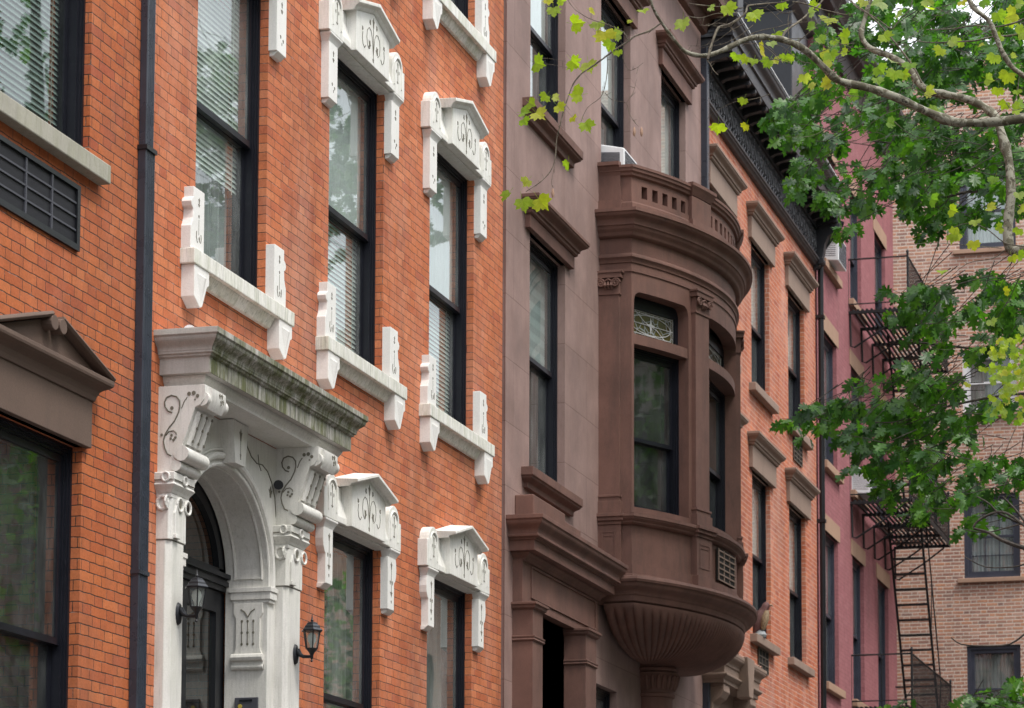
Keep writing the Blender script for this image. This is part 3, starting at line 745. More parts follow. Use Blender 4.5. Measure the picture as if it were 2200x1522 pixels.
# arch wall between the pilasters
ac, az, aa, ab = 17.232, 4.75, .75, .68
before_arch = set(bpy.data.objects)
def ell(a, b, n=28, cx=ac, cz=az): return [(cx+a*math.cos(math.pi*k/n), cz+b*math.sin(math.pi*k/n)) for k in range(n+1)]
E0 = ell(aa, ab); n = len(E0)
m = MB()
X0, X1, ZT, yA = 16.33, 18.13, 5.757, .10
out = []
for k in range(n):                       # spandrel: fan from the arch to the frame
    t = k/(n-1); 
    ang = math.pi*t; dx, dz = math.cos(ang), math.sin(ang)
    sc = min((X1-ac)/abs(dx) if abs(dx) > 1e-6 else 1e9, (ZT-az)/dz if dz > 1e-6 else 1e9)
    out.append((ac+dx*sc if dx > 0 else ac+dx*min(sc, (ZT-az)/dz if dz > 1e-6 else 1e9), az+dz*sc))
vs = [(x, yA, z) for x, z in E0] + [(x, yA, z) for x, z in out]
m.add(vs, [(i, i+n, i+1+n, i+1) for i in range(n-1)])
cr = [(X1, yA, ZT), (X0, yA, ZT)]
m.add([(X1, yA, az), (X1, yA, ZT), (X0, yA, ZT), (X0, yA, az)] , [])
# corner triangles of the fan
for sx in (X1, X0):
    near = min(range(n), key=lambda k: (out[k][0]-sx)**2+(out[k][1]-ZT)**2)
    for a_, b_ in ((near-1, near), (near, near+1)):
        if 0 <= a_ and b_ < n: m.add([(out[a_][0], yA, out[a_][1]), (out[b_][0], yA, out[b_][1]), (sx, yA, ZT)], [(0, 1, 2)])
m.box(ac+aa, X1, yA, .12, .9, az); m.box(X0, ac-aa, yA, .12, .9, az)
# deep soffit and jambs
Ei = [(x, z) for x, z in E0]
m.add([(x, yA, z) for x, z in Ei] + [(x, .43, z) for x, z in Ei], [(i, i+1, i+1+n, i+n) for i in range(n-1)])
for s_ in (-1, 1): m.add([(ac+s_*aa, .121, .9), (ac+s_*aa, .43, .9), (ac+s_*aa, .43, az), (ac+s_*aa, .121, az)], [(0, 1, 2, 3)])
aw = m.build('arch_wall', M.portal, h2, smooth=False)
m = MB()
for (a, b, y_, r) in ((aa+.012, ab+.012, .097, .014), (aa+.065, ab+.075, .092, .026), (aa+.108, ab+.12, .096, .010)):
    pts = ell(a, b, 40); m.tube([(pts[0][0], y_, 4.62)] + [(x, y_, z) for x, z in pts] + [(pts[-1][0], y_, 4.62)], r, 8)
for (y_, r) in ((.145, .010), (.355, .010)):   # panel beads on the soffit
    pts = ell(aa-.004, ab-.004, 40); m.tube([(x, y_, z) for x, z in pts], r, 6)
m.box(ac+aa-.012, ac+aa+.004, .145, .355, az+.005, az+.02)
m.prism_xz([(ac-.085, 5.45), (ac+.085, 5.45), (ac+.14, 5.75), (ac-.14, 5.75)], .0, .1)
m.build('arch_moulding', M.portal, aw, smooth=True)
for s_ in (-1, 1):      # imposts with bracket panels on the jamb
    m = MB(); xa, xb = sorted((ac+s_*aa, ac+s_*(aa+.11))); xi = ac+s_*(aa-.03)
    xl, xh = sorted((xi, ac+s_*(aa+.115)))
    m.box(xl, xh, .06, .40, 4.655, 4.69); m.box(xl+.008, xh-.008, .068, .385, 4.60, 4.655); m.box(xl+.02, xh-.02, .08, .37, 4.575, 4.60)
    xj = ac+s_*(aa-.018); p0, p1 = sorted((xj, ac+s_*(aa+.0)))
    m.prism_yz([(.13, 4.575), (.13, 4.50), (.15, 4.46), (.15, 4.24), (.135, 4.20), (.12, 4.15), (.12, 4.08), (.37, 4.08), (.37, 4.15), (.355, 4.20), (.34, 4.24), (.34, 4.46), (.36, 4.50), (.36, 4.575)], p0, p1)
    m.tube([(ac+s_*(aa-.02), .12, 4.17), (ac+s_*(aa-.02), .37, 4.17)], .03, 8); m.tube([(ac+s_*(aa-.01), .12, 4.10), (ac+s_*(aa-.01), .37, 4.10)], .02, 8)
    m.build('impost', M.portal, aw, bevel=.003)
k = MB(); xj = ac+aa-.0195
for yy in (.20, .245, .29):
    k.tube([(xj, yy, 4.26), (xj, yy, 4.45)], .003, 4)
    for zz in (4.27, 4.355, 4.44): k.add([(xj-.001, yy+.010*math.cos(2*math.pi*q/6), zz+.012*math.sin(2*math.pi*q/6)) for q in range(6)], [tuple(range(6))])
k.tube([(xj, .245, 4.47), (xj, .22, 4.51), (xj, .19, 4.53)], .005, 4); k.tube([(xj, .245, 4.47), (xj, .27, 4.51), (xj, .30, 4.53)], .005, 4)
# incised vines in the spandrel
for s_ in (-1, 1):
    def V(pts, r=.005): k.tube([(ac+s_*x, yA-.001, z) for x, z in pts], r, 5)
    V([(.34, 5.70), (.34, 5.66), (.42, 5.60), (.52, 5.57), (.62, 5.58), (.72, 5.55), (.80, 5.48), (.86, 5.38), (.89, 5.22), (.91, 5.08)])
    V([(.54, 5.64), (.56, 5.57), (.60, 5.53)], .004); blob(k, ac+s_*.78, 5.40, yA-.0005, .035, .05); blob(k, ac+s_*.33, 5.71, yA-.0005, .02, .025); blob(k, ac+s_*.91, 5.05, yA-.0005, .018, .05)
stroke(k, [(ac, 5.52), (ac, 5.64)], -.0005, .003); blob(k, ac, 5.66, -.0005, .025, .05); blob(k, ac, 5.51, -.0005, .012, .03)
k.build('carving', M.groove, aw)
# door with arched fanlight
m = MB(); yd = .44
m.box(ac-aa-.02, ac+aa+.02, yd, yd+.06, 4.79, 4.83); m.box(ac-aa-.02, ac+aa+.02, yd-.05, yd+.06, 4.755, 4.79); m.box(ac-aa-.02, ac+aa+.02, yd-.035, yd+.06, 4.70, 4.735)
m.box(ac-aa-.02, ac+aa+.02, yd-.02, yd+.06, 4.735, 4.755); m.box(ac-aa-.02, ac+aa+.02, yd-.015, yd+.06, 4.66, 4.70)
E1 = ell(aa+.02, ab+.02); E2 = ell(aa-.09, ab-.09); nn = len(E1)
for y_ in (yd,): m.add([(x, y_, z) for x, z in E1]+[(x, y_, z) for x, z in E2], [(i, i+1, i+1+nn, i+nn) for i in range(nn-1)])
m.add([(x, yd, z) for x, z in E2]+[(x, yd+.05, z) for x, z in E2], [(i, i+1, i+1+nn, i+nn) for i in range(nn-1)])
fo = m.build('door_frame', M.blackm, h2)
MB().add([(x, yd+.04, z) for x, z in E2], [tuple(range(nn))]).build('fanlight', M.glassd, fo)
m = MB()
for s_ in (-1, 1):
    a, b = sorted((ac+s_*.02, ac+s_*(aa+.02)))
    m.box(a, a+.11, yd+.01, yd+.06, .92, 4.655); m.box(b-.14, b, yd+.01, yd+.06, .92, 4.655); m.box(a+.11, b-.14, yd+.01, yd+.06, 4.50, 4.655); m.box(a+.11, b-.14, yd+.01, yd+.06, 2.0, 2.2); m.box(a+.11, b-.14, yd+.02, yd+.05, .92, 2.0)
do = m.build('door', M.blackm, h2)
g = MB()
for s_ in (-1, 1):
    a, b = sorted((ac+s_*.02, ac+s_*(aa+.02))); g.add([(a+.11, yd+.04, 2.2), (b-.14, yd+.04, 2.2), (b-.14, yd+.04, 4.5), (a+.11, yd+.04, 4.5)], [(0,1,2,3)])
g.build('glass_pane', M.glassd, do)
for o in set(bpy.data.objects)-before_arch:
    for v in o.data.vertices: v.co.y -= .10
# entry panel on the jamb
t_ = thing('intercom_panel', 'small grey metal intercom panel with a round brass button on the white door jamb', 'intercom', (17.965, .15, 3.75))
MB().box(17.962, 17.984, .06, .24, 3.60, 3.875).build('plate', M.steel, t_, bevel=.003)
mm = MB().tube([(17.955, .195, 3.81), (17.965, .195, 3.81)], .016, 12)
brass = paint_mat('brass', (.45, .35, .06), .35, .5)
mm.build('button', brass, t_)
MB().box(17.957, 17.962, .10, .20, 3.845, 3.86).build('name_strip', M.blackm, t_)
# small black object standing in for a dark patch under the canopy
t_ = thing('dark_object', 'small black flared object under the mossy canopy beside the right white bracket', 'lamp', (18.07, -.09, 5.5))
MB().tube([(18.11, -.03, 5.48), (18.02, -.06, 5.46)], [.025, .036], 14).build('flared_head', M.blackm, t_, smooth=True)
MB().tube([(18.115, .0, 5.50), (18.10, -.03, 5.49)], .015, 8).build('arm', M.blackm, t_, smooth=True)

def lantern(x, zb, label):
    t = thing('wall_lantern', label, 'wall lamp', (x, -.1, zb), 'black wall lanterns by the white doorway')
    yw = -.10; yl = -.235
    m = MB()
    prof = [(0, -.078), (.03, -.05), (.036, -.02), (.042, 0), (.036, .02), (.03, .05), (0, .078)]
    vs = []; n = 12
    for k in range(n): a = 2*math.pi*k/n; vs.append((x+.036*math.cos(a), yw-.001, zb+.078*math.sin(a)))
    for k in range(n): a = 2*math.pi*k/n; vs.append((x+.030*math.cos(a), yw-.020, zb+.068*math.sin(a)))
    vs += [(x, yw-.034, zb)]
    m.add(vs, [(k, (k+1) % n, (k+1) % n+n, k+n) for k in range(n)] + [(k+n, (k+1) % n+n, 2*n) for k in range(n)] + [tuple(range(n))])
    m.build('back_plate', M.blackm, t, smooth=True)
    MB().tube([(x, yw-.02, zb+.03), (x, yw-.045, zb-.005), (x, yw-.07, zb-.018), (x, yl+.02, zb-.02), (x, yl, zb-.018)], [.024, .018, .013, .012, .014], 10).build('arm', M.blackm, t, smooth=True)
    MB().lathe(x, yl, [(.004, zb-.062), (.011, zb-.052), (.005, zb-.042), (.013, zb-.030), (.012, zb-.01), (.020, zb+.008), (.038, zb+.030), (.046, zb+.038)], 12).build('base', M.blackm, t, smooth=True)
    z1, z2, r1, r2 = zb+.038, zb+.175, .044, .066
    P = lambda r, z, k: (x+r*math.cos(R(60*k+30)), yl+r*math.sin(R(60*k+30)), z)
    m = MB()
    for k in range(6): m.tube([P(r1, z1, k), P(r2, z2, k)], .0048, 5)
    ro = [P(r1, z1, k % 6) for k in range(7)]; m.tube(ro, .005, 5); m.tube([P(r2, z2, k % 6) for k in range(7)], .006, 5)
    m.build('cage', M.blackm, t)
    g = MB()
    for k in range(6): g.add([P(r1, z1, k), P(r1, z1, k+1), P(r2, z2, k+1), P(r2, z2, k)], [(0, 1, 2, 3)])
    g.build('glass_pane', M.glass, t)
    MB().lathe(x, yl, [(.014, z1), (.016, z1+.035), (.028, z1+.055), (.033, z1+.08), (.028, z1+.105), (.012, z1+.122)], 12).build('bulb', M.bulb, t, smooth=True)
    m = MB(); cap = [(.082, z2-.008), (.084, z2), (.066, z2+.018), (.062, z2+.030), (.046, z2+.046), (.042, z2+.056), (.024, z2+.064)]
    vs = []; fs = []
    for r, zz in cap: vs += [P(r, zz, k) for k in range(6)]
    for i in range(len(cap)-1):
        for k in range(6): fs.append((i*6+k, i*6+(k+1) % 6, (i+1)*6+(k+1) % 6, (i+1)*6+k))
    fs += [tuple(range(6)), tuple(range((len(cap)-1)*6, len(cap)*6))]
    m.add(vs, fs); m.build('cap', M.blackm, t)
    MB().lathe(x, yl, [(.02, z2+.062), (.008, z2+.07), (.012, z2+.078), (.006, z2+.088), (.003, z2+.115), (.001, z2+.12)], 10).build('finial', M.blackm, t, smooth=True)
lantern(16.235, 4.235, 'black six-sided wall lantern on the left white pilaster of the arched doorway')
lantern(18.27, 4.225, 'black six-sided wall lantern on the right white pilaster beside the lower brick wall')

# ------------------------------------------------------------------ house 3: brownstone with a bowed bay
h3 = thing('brownstone_house', 'brownstone row house with a rounded bay window on a carved bowl', 'house', (27.5, 0, 0), 'row houses along the street')
y3 = -.03
A3, B3, C3 = (24.32, 25.54), (26.90, 28.13), (29.53, 30.74)
BX, BY, BR = 28.80, 2.35, 3.36; PHI = 35.5
holes = [(A3[0], A3[1], 6.82, 9.22), (A3[0], A3[1], 10.50, 12.74), (B3[0], B3[1], 10.50, 12.74), (C3[0], C3[1], 10.50, 12.74),
         (24.05, 25.66, .9, 5.45), (27.05, 30.55, 6.9, 9.3), (26.72, 27.55, 2.4, 5.02), (29.9, 30.75, 2.4, 4.75)]
shell(h3, M.brown3, 23.552, 31.55, 14.0, holes, y=y3, thick=.36)
window(h3, *A3, 6.82, 9.22, 8.05, y=.05, up=M.shades, lo=None, stile=.03, curtain=None)
window(h3, *A3, 10.50, 12.74, 11.45, y=.05, up=M.shade, curtain=[(24.5, 25.3, 10.6, 11.5, M.curtainb)])
window(h3, *B3, 10.50, 12.74, 11.55, y=.05, up=M.shade, curtain=[(27.2, 28.0, 10.6, 11.5, M.curtainb)])
window(h3, *C3, 10.50, 12.74, 11.45, y=.05, up=M.shade, lo=M.shade)
window(h3, 26.72, 27.55, 2.4, 5.02, 3.7, y=.05, curtain=[(27.0, 27.4, 2.5, 4.9, M.curtain)])
window(h3, 29.9, 30.75, 2.4, 4.75, 3.6, y=.05)
def brown_hood(parent, x0, x1, z, mat, d=.0, y=0.0, fr=.20, ear=.13, crown=.13):
    # plain frieze with an architrave drop and a moulded crown
    m = MB(); Y = y-.055
    m.box(x0-ear, x1+ear, Y, y+.05, z, z+fr)
    m.mold([(x0-ear, y+.03), (x0-ear, Y), (x1+ear, Y), (x1+ear, y+.03)],
           [(crown, z+fr+.17), (crown, z+fr+.135)] + ogee((crown-.01, z+fr+.13), (.05, z+fr+.06), 6) + [(.05, z+fr+.045), (.03, z+fr+.04), (.03, z+fr+.015), (.012, z+fr+.002), (-.03, z+fr+.002)])
    return m.build('window_hood', mat, parent, bevel=.004)
def moulded_sill(parent, x0, x1, z, mat, y=0.0):
    m = MB(); m.mold([(x0-.17, y+.05), (x0-.17, y-.03), (x1+.17, y-.03), (x1+.17, y+.05)],
           [(.09, z-.002), (.09, z-.085), (.082, z-.09)] + ogee((.075, z-.095), (.015, z-.16), 5) + [(.012, z-.195), (-.01, z-.20)])
    return m.build('window_sill', mat, parent, bevel=.004)
brown_hood(h3, *A3, 9.22, M.brown3d, y=y3, fr=.13, ear=.16)
moulded_sill(h3, *A3, 6.82, M.brown3d, y3); moulded_sill(h3, *A3, 10.50, M.brown3d, y3)
for a in (A3, B3, C3): brown_hood(h3, *a, 12.74, M.brown3d, y=y3, fr=.20)
m = MB(); m.mold([(23.56, .05), (23.56, -.05), (31.54, -.05)], [(.5, 14.6), (.5, 14.45)]+ogee((.47, 14.42), (.35, 14.25), 6)+[(.35, 14.1), (.10, 14.08), (.06, 13.9), (0, 13.88)])
m.build('roof_cornice', M.brown3d, h3)

# bay window
bay = thing('empty', 'x', 'x', (0, 0, 0)); bpy.data.objects.remove(bay)
def P3(phi, r): return (BX+r*math.sin(R(phi)), BY-r*math.cos(R(phi)))
def arc_path(r, a0=-PHI, a1=PHI, n=36): return [P3(a0+(a1-a0)*k/n, r) for k in range(n+1)]
def bay_path(g=0.0, n=40):           # plan outline: side, arc, side
    a = arc_path(BR, n=n); x0, x1 = a[0][0], a[-1][0]
    return [(x0, .05)] + a + [(x1, .05)]
bp = bay_path()
def arcbox(m, a0, a1, r0, r1, z0, z1, n=None):
    n = n or max(2, int(abs(a1-a0)/2)+1)
    o = arc_path(r1, a0, a1, n); i = arc_path(r0, a0, a1, n)
    m.prism_xy(o + i[::-1], z0, z1)
xs0, xs1 = bp[0][0], bp[-1][0]
m = MB()
# side returns
for sx, s_ in ((xs0, 1), (xs1, -1)):
    m.box(sx, sx+s_*.10, -.383, .05, 6.1, 9.95)
# dado, head and frieze bands
arcbox(m, -PHI, PHI, BR-.16, BR, 6.1, 6.93, 36); arcbox(m, -PHI, PHI, BR-.16, BR, 9.29, 9.95, 36)
for a0, a1 in ((-PHI, -34.9), (-19.6, -12.5), (12.5, 19.6), (34.9, PHI)): arcbox(m, a0, a1, BR-.22, BR, 6.93, 9.29)
for a0, a1 in ((-34.9, -19.6), (-12.5, 12.5), (19.6, 34.9)):
    arcbox(m, a0, a1, BR-.20, BR-.012, 8.715, 8.825)
bayw = m.build('bay', M.brown3d, h3)
# rounded top corners of the transom lights
for a0, a1 in ((-34.9, -19.6), (-12.5, 12.5), (19.6, 34.9)):
    for s_, ac_ in ((1, a0), (-1, a1)):
        m = MB(); n = 6; r = 1.7
        for k in range(n):
            t0, t1 = k/n, (k+1)/n
            z_ = lambda t: 9.29-.10*(1-math.sqrt(max(0, 1-(1-t)**2)))
            ph0, ph1 = ac_+s_*r*t0, ac_+s_*r*t1
            p0, p1, q0, q1 = P3(ph0, BR-.001), P3(ph1, BR-.001), P3(ph0, BR-.15), P3(ph1, BR-.15)
            m.add([(*p0, z_(t0)), (*p1, z_(t1)), (*p1, 9.291), (*p0, 9.291), (*q0, z_(t0)), (*q1, z_(t1))], [(0, 1, 2, 3), (0, 4, 5, 1)])
        m.build('corner_fillet', M.brown3d, bayw)
# base ledge, rim, cornice, balustrade mouldings around the whole outline
zc = 10.15
m = MB().mold(bp, [(.10, 6.845), (.10, 6.81), (.09, 6.80), (.085, 6.79), (.055, 6.765), (.05, 6.75), (.03, 6.735), (0, 6.73), (-.02, 6.73), (-.02, 6.845)][:8], cap=False)
m.mold(bp, [(.0, 6.849), (.10, 6.846)], cap=False)
m.build('ledge', M.brown3d, bayw)
m = MB().mold(bp, [(.03, 6.30), (.03, 6.20), (.045, 6.195), (.05, 6.17), (.0, 6.15)], cap=False); m.mold(bp, [(-.01, 6.305), (.03, 6.30)], cap=False)
m.build('base_moulding', M.brown3d, bayw)
rim = [(-.05, 6.155), (.20, 6.15), (.235, 6.14), (.245, 6.11), (.235, 6.085), (.215, 6.08), (.215, 6.07)] + ogee((.21, 6.065), (.12, 5.98), 6) + [(.115, 5.965), (.10, 5.955), (.09, 5.90), (.06, 5.875), (.03, 5.87)]
m = MB().mold(bp, rim, cap=False)
bowl = m.build('bowl_rim', M.brown3d, bayw, smooth=True)
m = MB().mold(bp, [(.0, 10.155), (.20, 10.15), (.20, 10.115), (.19, 10.11)] + ogee((.185, 10.105), (.12, 10.03), 6) + [(.115, 10.02), (.115, 9.99), (.105, 9.985)] + ogee((.10, 9.98), (.055, 9.90), 5) + [(.045, 9.885), (.02, 9.875), (.0, 9.87)], cap=False)
m.build('bay_cornice', M.brown3d, bayw, smooth=True)
m = MB().mold(bp, [(0, 9.70), (.03, 9.695), (.04, 9.68), (.04, 9.655), (.025, 9.64), (.015, 9.62), (.012, 9.60), (0, 9.598)], cap=False)
m.mold(bp, [(0, 9.53), (.012, 9.53), (.012, 9.50), (.0, 9.495)], cap=False)
m.build('architrave_moulding', M.brown3d, bayw, smooth=True)
# balustrade: base course, pierced band, rail
m = MB()
def ring(z0, z1, g0=-.14, g1=0.0):
    o = MB().offset(bp, g1); i = MB().offset(bp, g0)
    m.prism_xy(o[:1] + o[1:] + i[::-1], z0, z1)
ring(10.15, 10.33, g1=.01); ring(10.47, 10.55)
o_, i_ = MB().offset(bp, 0), MB().offset(bp, -.14)
for sx, s_ in ((xs0, 1), (xs1, -1)): m.box(sx, sx+s_*.14, -.383, .05, 10.33, 10.47)
holes_b = [-32.3+k*2.75 for k in range(5)] + [-10.6+k*2.75 for k in range(9)] + [21.6+k*2.75 for k in range(5)]
edges = [-PHI]
for hph in holes_b: edges += [hph-.72, hph+.72]
edges.append(PHI)
for k in range(0, len(edges), 2): arcbox(m, edges[k], edges[k+1], BR-.14, BR, 10.33, 10.47)
bal = m.build('balustrade', M.brown3d, bayw)
m = MB().mold(bp, [(-.15, 10.668), (.07, 10.665), (.07, 10.635), (.06, 10.63), (.055, 10.60), (.035, 10.585), (.03, 10.56), (0, 10.545)], cap=False)
m.build('balustrade_rail', M.brown3d, bal)
m = MB().mold(bp, [(0, 10.27), (.03, 10.265), (.035, 10.25), (.035, 10.18), (.045, 10.15)], cap=False); m.build('plinth_moulding', M.brown3d, bal)
for a0, a1 in ((-19.6, -12.4), (12.4, 19.6)):
    m = MB(); arcbox(m, a0, a1, BR-.1, BR+.05, 10.155, 10.55)
    pa = arc_path(BR+.05, a0, a1, 6); inn = arc_path(BR-.05, a0, a1, 6)
    pth = [inn[0]] + pa + [inn[-1]]
    m.mold(pth, [(-.02, 10.695), (.05, 10.69), (.05, 10.655), (.03, 10.62), (.0, 10.56)])
    m.mold(pth, [(.0, 10.28), (.03, 10.275), (.035, 10.18), (.05, 10.157)])
    m.build('balustrade_pier', M.brown3d, bal)
m = MB(); m.mold([(xs0, .04), (xs0, -.27)], [(0, 10.71), (.10, 10.70), (.10, 10.66), (.08, 10.65), (.05, 10.60), (.035, 10.56), (.0, 10.55)])
m.box(xs0-.035, xs0+.02, -.27, .04, 10.155, 10.56); m.box(xs0-.06, xs0+.02, -.285, .04, 10.155, 10.285)
m.build('balustrade_pier', M.brown3d, bal)

# pilasters with small ionic caps
def bay_pilaster(frame, wid):
    # frame(u, o, z): u along, o out
    m = MB(); F = frame
    def blk(u0, u1, o0, o1, z0, z1):
        m.add([F(u0,o0,z0),F(u1,o0,z0),F(u1,o1,z0),F(u0,o1,z0),F(u0,o0,z1),F(u1,o0,z1),F(u1,o1,z1),F(u0,o1,z1)], [(3,2,1,0),(4,5,6,7),(0,1,5,4),(1,2,6,5),(2,3,7,6),(3,0,4,7)])
    h = wid/2
    blk(-h, h, -.03, .05, 7.06, 9.24)
    blk(-h-.02, h+.02, -.03, .075, 6.85, 6.985); blk(-h-.015, h+.015, -.03, .07, 7.03, 7.055)
    blk(-h-.005, h+.005, -.03, .06, 6.985, 7.03)
    blk(-h-.012, h+.012, -.03, .062, 9.24, 9.262); blk(-h-.03, h+.03, -.03, .09, 9.42, 9.475); blk(-h-.045, h+.045, -.03, .10, 9.475, 9.50)
    blk(-h, h, -.03, .055, 9.262, 9.42)
    blk(-h, h, .049, .058, 7.02, 7.06)
    # dado pier
    blk(-h-.02, h+.02, -.03, .07, 6.155, 6.73); blk(-h-.035, h+.035, -.03, .095, 6.18, 6.30)
    pf = [(-h-.05, .06)]
    blk(-h-.06, h+.06, -.03, .13, 6.81, 6.848); blk(-h-.05, h+.05, -.03, .11, 6.77, 6.81); blk(-h-.03, h+.03, -.03, .085, 6.73, 6.77)
    p = m.build('bay_pilaster', M.brown3d, bayw, bevel=.003)
    q = MB()
    for s_ in (-1, 1):          # volutes
        for k in range(26):
            a0, a1 = k*.42, (k+1)*.42; r0, r1 = .052*(1-k/30), .052*(1-(k+1)/30)
        pts = [F(s_*(h-.035)+s_*.0+.050*(1-k/34)*math.cos(k*.42)*s_, .085, 9.365+.050*(1-k/34)*math.sin(k*.42)) for k in range(30)]
        q.tube(pts, .010, 6); q.tube([F(s_*(h-.035), .05, 9.365), F(s_*(h-.035), .085, 9.365)], .030, 10)
    q.tube([F(-h+.03, .075, 9.395), F(-h*.4, .08, 9.38), F(0, .085, 9.405), F(h*.4, .08, 9.38), F(h-.03, .075, 9.395)], .012, 6)
    for k in (-1, 0, 1): q.tube([F(k*.035, .06, 9.30), F(k*.035, .09, 9.34), F(k*.03, .075, 9.385)], [.010, .018, .008], 6)
    q.build('capital', M.brown3d, bayw, smooth=True)
    e = MB()
    e.add([F(-h+.05, .0705, 6.40), F(h-.05, .0705, 6.40), F(h-.05, .0705, 6.66), F(-h+.05, .0705, 6.66)], [])
    for (u0, u1, z0, z1) in ((-h+.04, h-.04, 6.645, 6.66), (-h+.04, h-.04, 6.385, 6.40), (-h+.04, -h+.052, 6.40, 6.645), (h-.052, h-.04, 6.40, 6.645), (-h+.07, h-.07, 6.605, 6.615)):
        e.add([F(u0, .0702, z0), F(u1, .0702, z0), F(u1, .0702, z1), F(u0, .0702, z1), F(u0, .076, z0), F(u1, .076, z0), F(u1, .076, z1), F(u0, .076, z1)], [(4,5,6,7),(0,1,5,4),(1,2,6,5),(2,3,7,6),(3,0,4,7)])
    e.build('panel_moulding', M.brown3d, bayw)
def radial(ph):
    cx, cy = P3(ph, BR); n_ = (math.sin(R(ph)), -math.cos(R(ph))); t_ = (math.cos(R(ph)), math.sin(R(ph)))
    return lambda u, o, z: (cx+t_[0]*u+n_[0]*o, cy+t_[1]*u+n_[1]*o, z)
bay_pilaster(radial(-16.0), .30); bay_pilaster(radial(16.0), .30)
bay_pilaster(lambda u, o, z: (xs0-o*.9, -.145-u, z), .235)
bay_pilaster(lambda u, o, z: (xs1+o*.9, -.145+u, z), .235)
# bay windows, sash in flat panels
def bay_window(a0, a1):
    p, q = P3(a0, BR-.14), P3(a1, BR-.14); L = math.hypot(q[0]-p[0], q[1]-p[1]); t_ = ((q[0]-p[0])/L, (q[1]-p[1])/L); n_ = (-t_[1], t_[0])
    rot = Matrix(((t_[0], n_[0], 0, p[0]), (t_[1], n_[1], 0, p[1]), (0, 0, 1, 0), (0, 0, 0, 1)))
    before = set(bpy.data.objects)
    w_ = window(None, 0, L, 6.90, 8.72, 7.72, y=-.01, glass=M.glassb)
    m = MB(); m.box(0, .05, 0, .06, 8.825, 9.29); m.box(L-.05, L, 0, .06, 8.825, 9.29); m.box(.05, L-.05, 0, .06, 8.825, 8.875); m.box(.05, L-.05, 0, .06, 9.16, 9.29)
    f2 = m.build('transom_window', M.black, None)
    MB().add([(.05, .03, 8.875), (L-.05, .03, 8.875), (L-.05, .03, 9.16), (.05, .03, 9.16)], [(0,1,2,3)]).build('stained_glass', M.stained, f2)
    k = MB(); c = L/2; zc_ = 9.017; hh = .135; ww = L/2-.06
    for pts in ([(-ww, -hh), (ww, -hh), (ww, hh), (-ww, hh), (-ww, -hh)], [(-ww+.03, -hh+.02), (ww-.03, -hh+.02), (ww-.03, hh-.02), (-ww+.03, hh-.02), (-ww+.03, -hh+.02)],
                [(-ww*.9*math.cos(t*.35), hh*.8*math.sin(t*.35)) for t in range(19)], [(-ww, 0), (-.05, 0)], [(.05, 0), (ww, 0)],
                [(-ww*.7, hh), (-.1, .03), (0, 0)], [(ww*.7, -hh), (.1, -.03), (0, 0)]):
        k.tube([(c+x, .024, zc_+z) for x, z in pts], .004, 4)
    for dx, dz in ((0, 1), (1, 0), (0, -1), (-1, 0)):
        k.add([(c+dx*.085*1.0, .02, zc_+dz*.10), (c+.02*(dz or 1), .02, zc_+.02*(dx or 1)), (c, .016, zc_), (c-.02*(dz or 1), .02, zc_-.02*(dx or 1))], [(0, 1, 2, 3)])
    k.build('leading', M.whitef, f2)
    for o in set(bpy.data.objects)-before:
        for v in o.data.vertices: v.co = rot @ v.co
        if o.parent is None: par(o, h3)
bay_window(-34.9, -19.6); bay_window(-12.5, 12.5); bay_window(19.6, 34.9)
# roof of the bay and its floor
MB().prism_xy(MB().offset(bp, -.03), 9.90, 9.95).build('bay_roof', M.brown3d, bayw)
MB().prism_xy(MB().offset(bp, -.03), 6.02, 6.12).build('bay_floor', M.brown3d, bayw)
# grille in the bay dado
m = MB(); g2 = MB()
fr_ = radial(-3.5)
def fb(mm, u0, u1, o0, o1, z0, z1):
    F = fr_; mm.add([F(u0,o0,z0),F(u1,o0,z0),F(u1,o1,z0),F(u0,o1,z0),F(u0,o0,z1),F(u1,o0,z1),F(u1,o1,z1),F(u0,o1,z1)], [(3,2,1,0),(4,5,6,7),(0,1,5,4),(1,2,6,5),(2,3,7,6),(3,0,4,7)])
fb(m, -.33, .33, .0, .02, 6.33, 6.70)
for k in range(6): fb(g2, -.33, .33, .02, .03, 6.335+k*.066, 6.350+k*.066)
for k in range(4): fb(g2, -.33+k*.213, -.32+k*.213, .02, .032, 6.335, 6.695)
vg = m.build('bay_vent', M.dark, bayw); g2.build('grille', M.brown4, vg)

# fluted bowl under the bay
m = MB(); NT_ = 120; NZ = 26
outl = MB().offset(bp, .09)
cx0, cy0 = BX, -.06
def ray_hit(a):
    dx, dy = math.cos(a), math.sin(a); best = None
    for i in range(len(outl)-1):
        (x1, y1), (x2, y2) = outl[i], outl[i+1]; ex, ey = x2-x1, y2-y1; den = dx*ey-dy*ex
        if abs(den) < 1e-9: continue
        t = ((x1-cx0)*ey-(y1-cy0)*ex)/den; s_ = ((x1-cx0)*dy-(y1-cy0)*dx)/den
        if t > 0 and -1e-6 <= s_ <= 1+1e-6: best = t if best is None else max(best, t)
    return best or .3
vs = []; a0_, a1_ = math.pi+.02, 2*math.pi-.02
NA = NT_*4
hits = []
for k in range(NA+1):
    a = a0_+(a1_-a0_)*k/NA; hits.append((a, ray_hit(a)))
for j in range(NZ+1):
    t = j/NZ
    zz = 5.875-.43*(math.sin(t*math.pi/2)**1.25)
    s_ = math.cos(t*math.pi/2)**.72
    for k, (a, r) in enumerate(hits):
        rr = .25+(r-.25)*s_
        ph = (k/NA*60) % 1.0
        fl = (1-abs(2*ph-1)**2.4)
        env = min(1, max(0, (t-.10)*9))*min(1, (1-t)*9)
        rr *= 1-.022*env*(1-fl)
        zz2 = zz - .012*env*fl
        vs.append((cx0+rr*math.cos(a), cy0+rr*math.sin(a), zz2))
W_ = NA+1
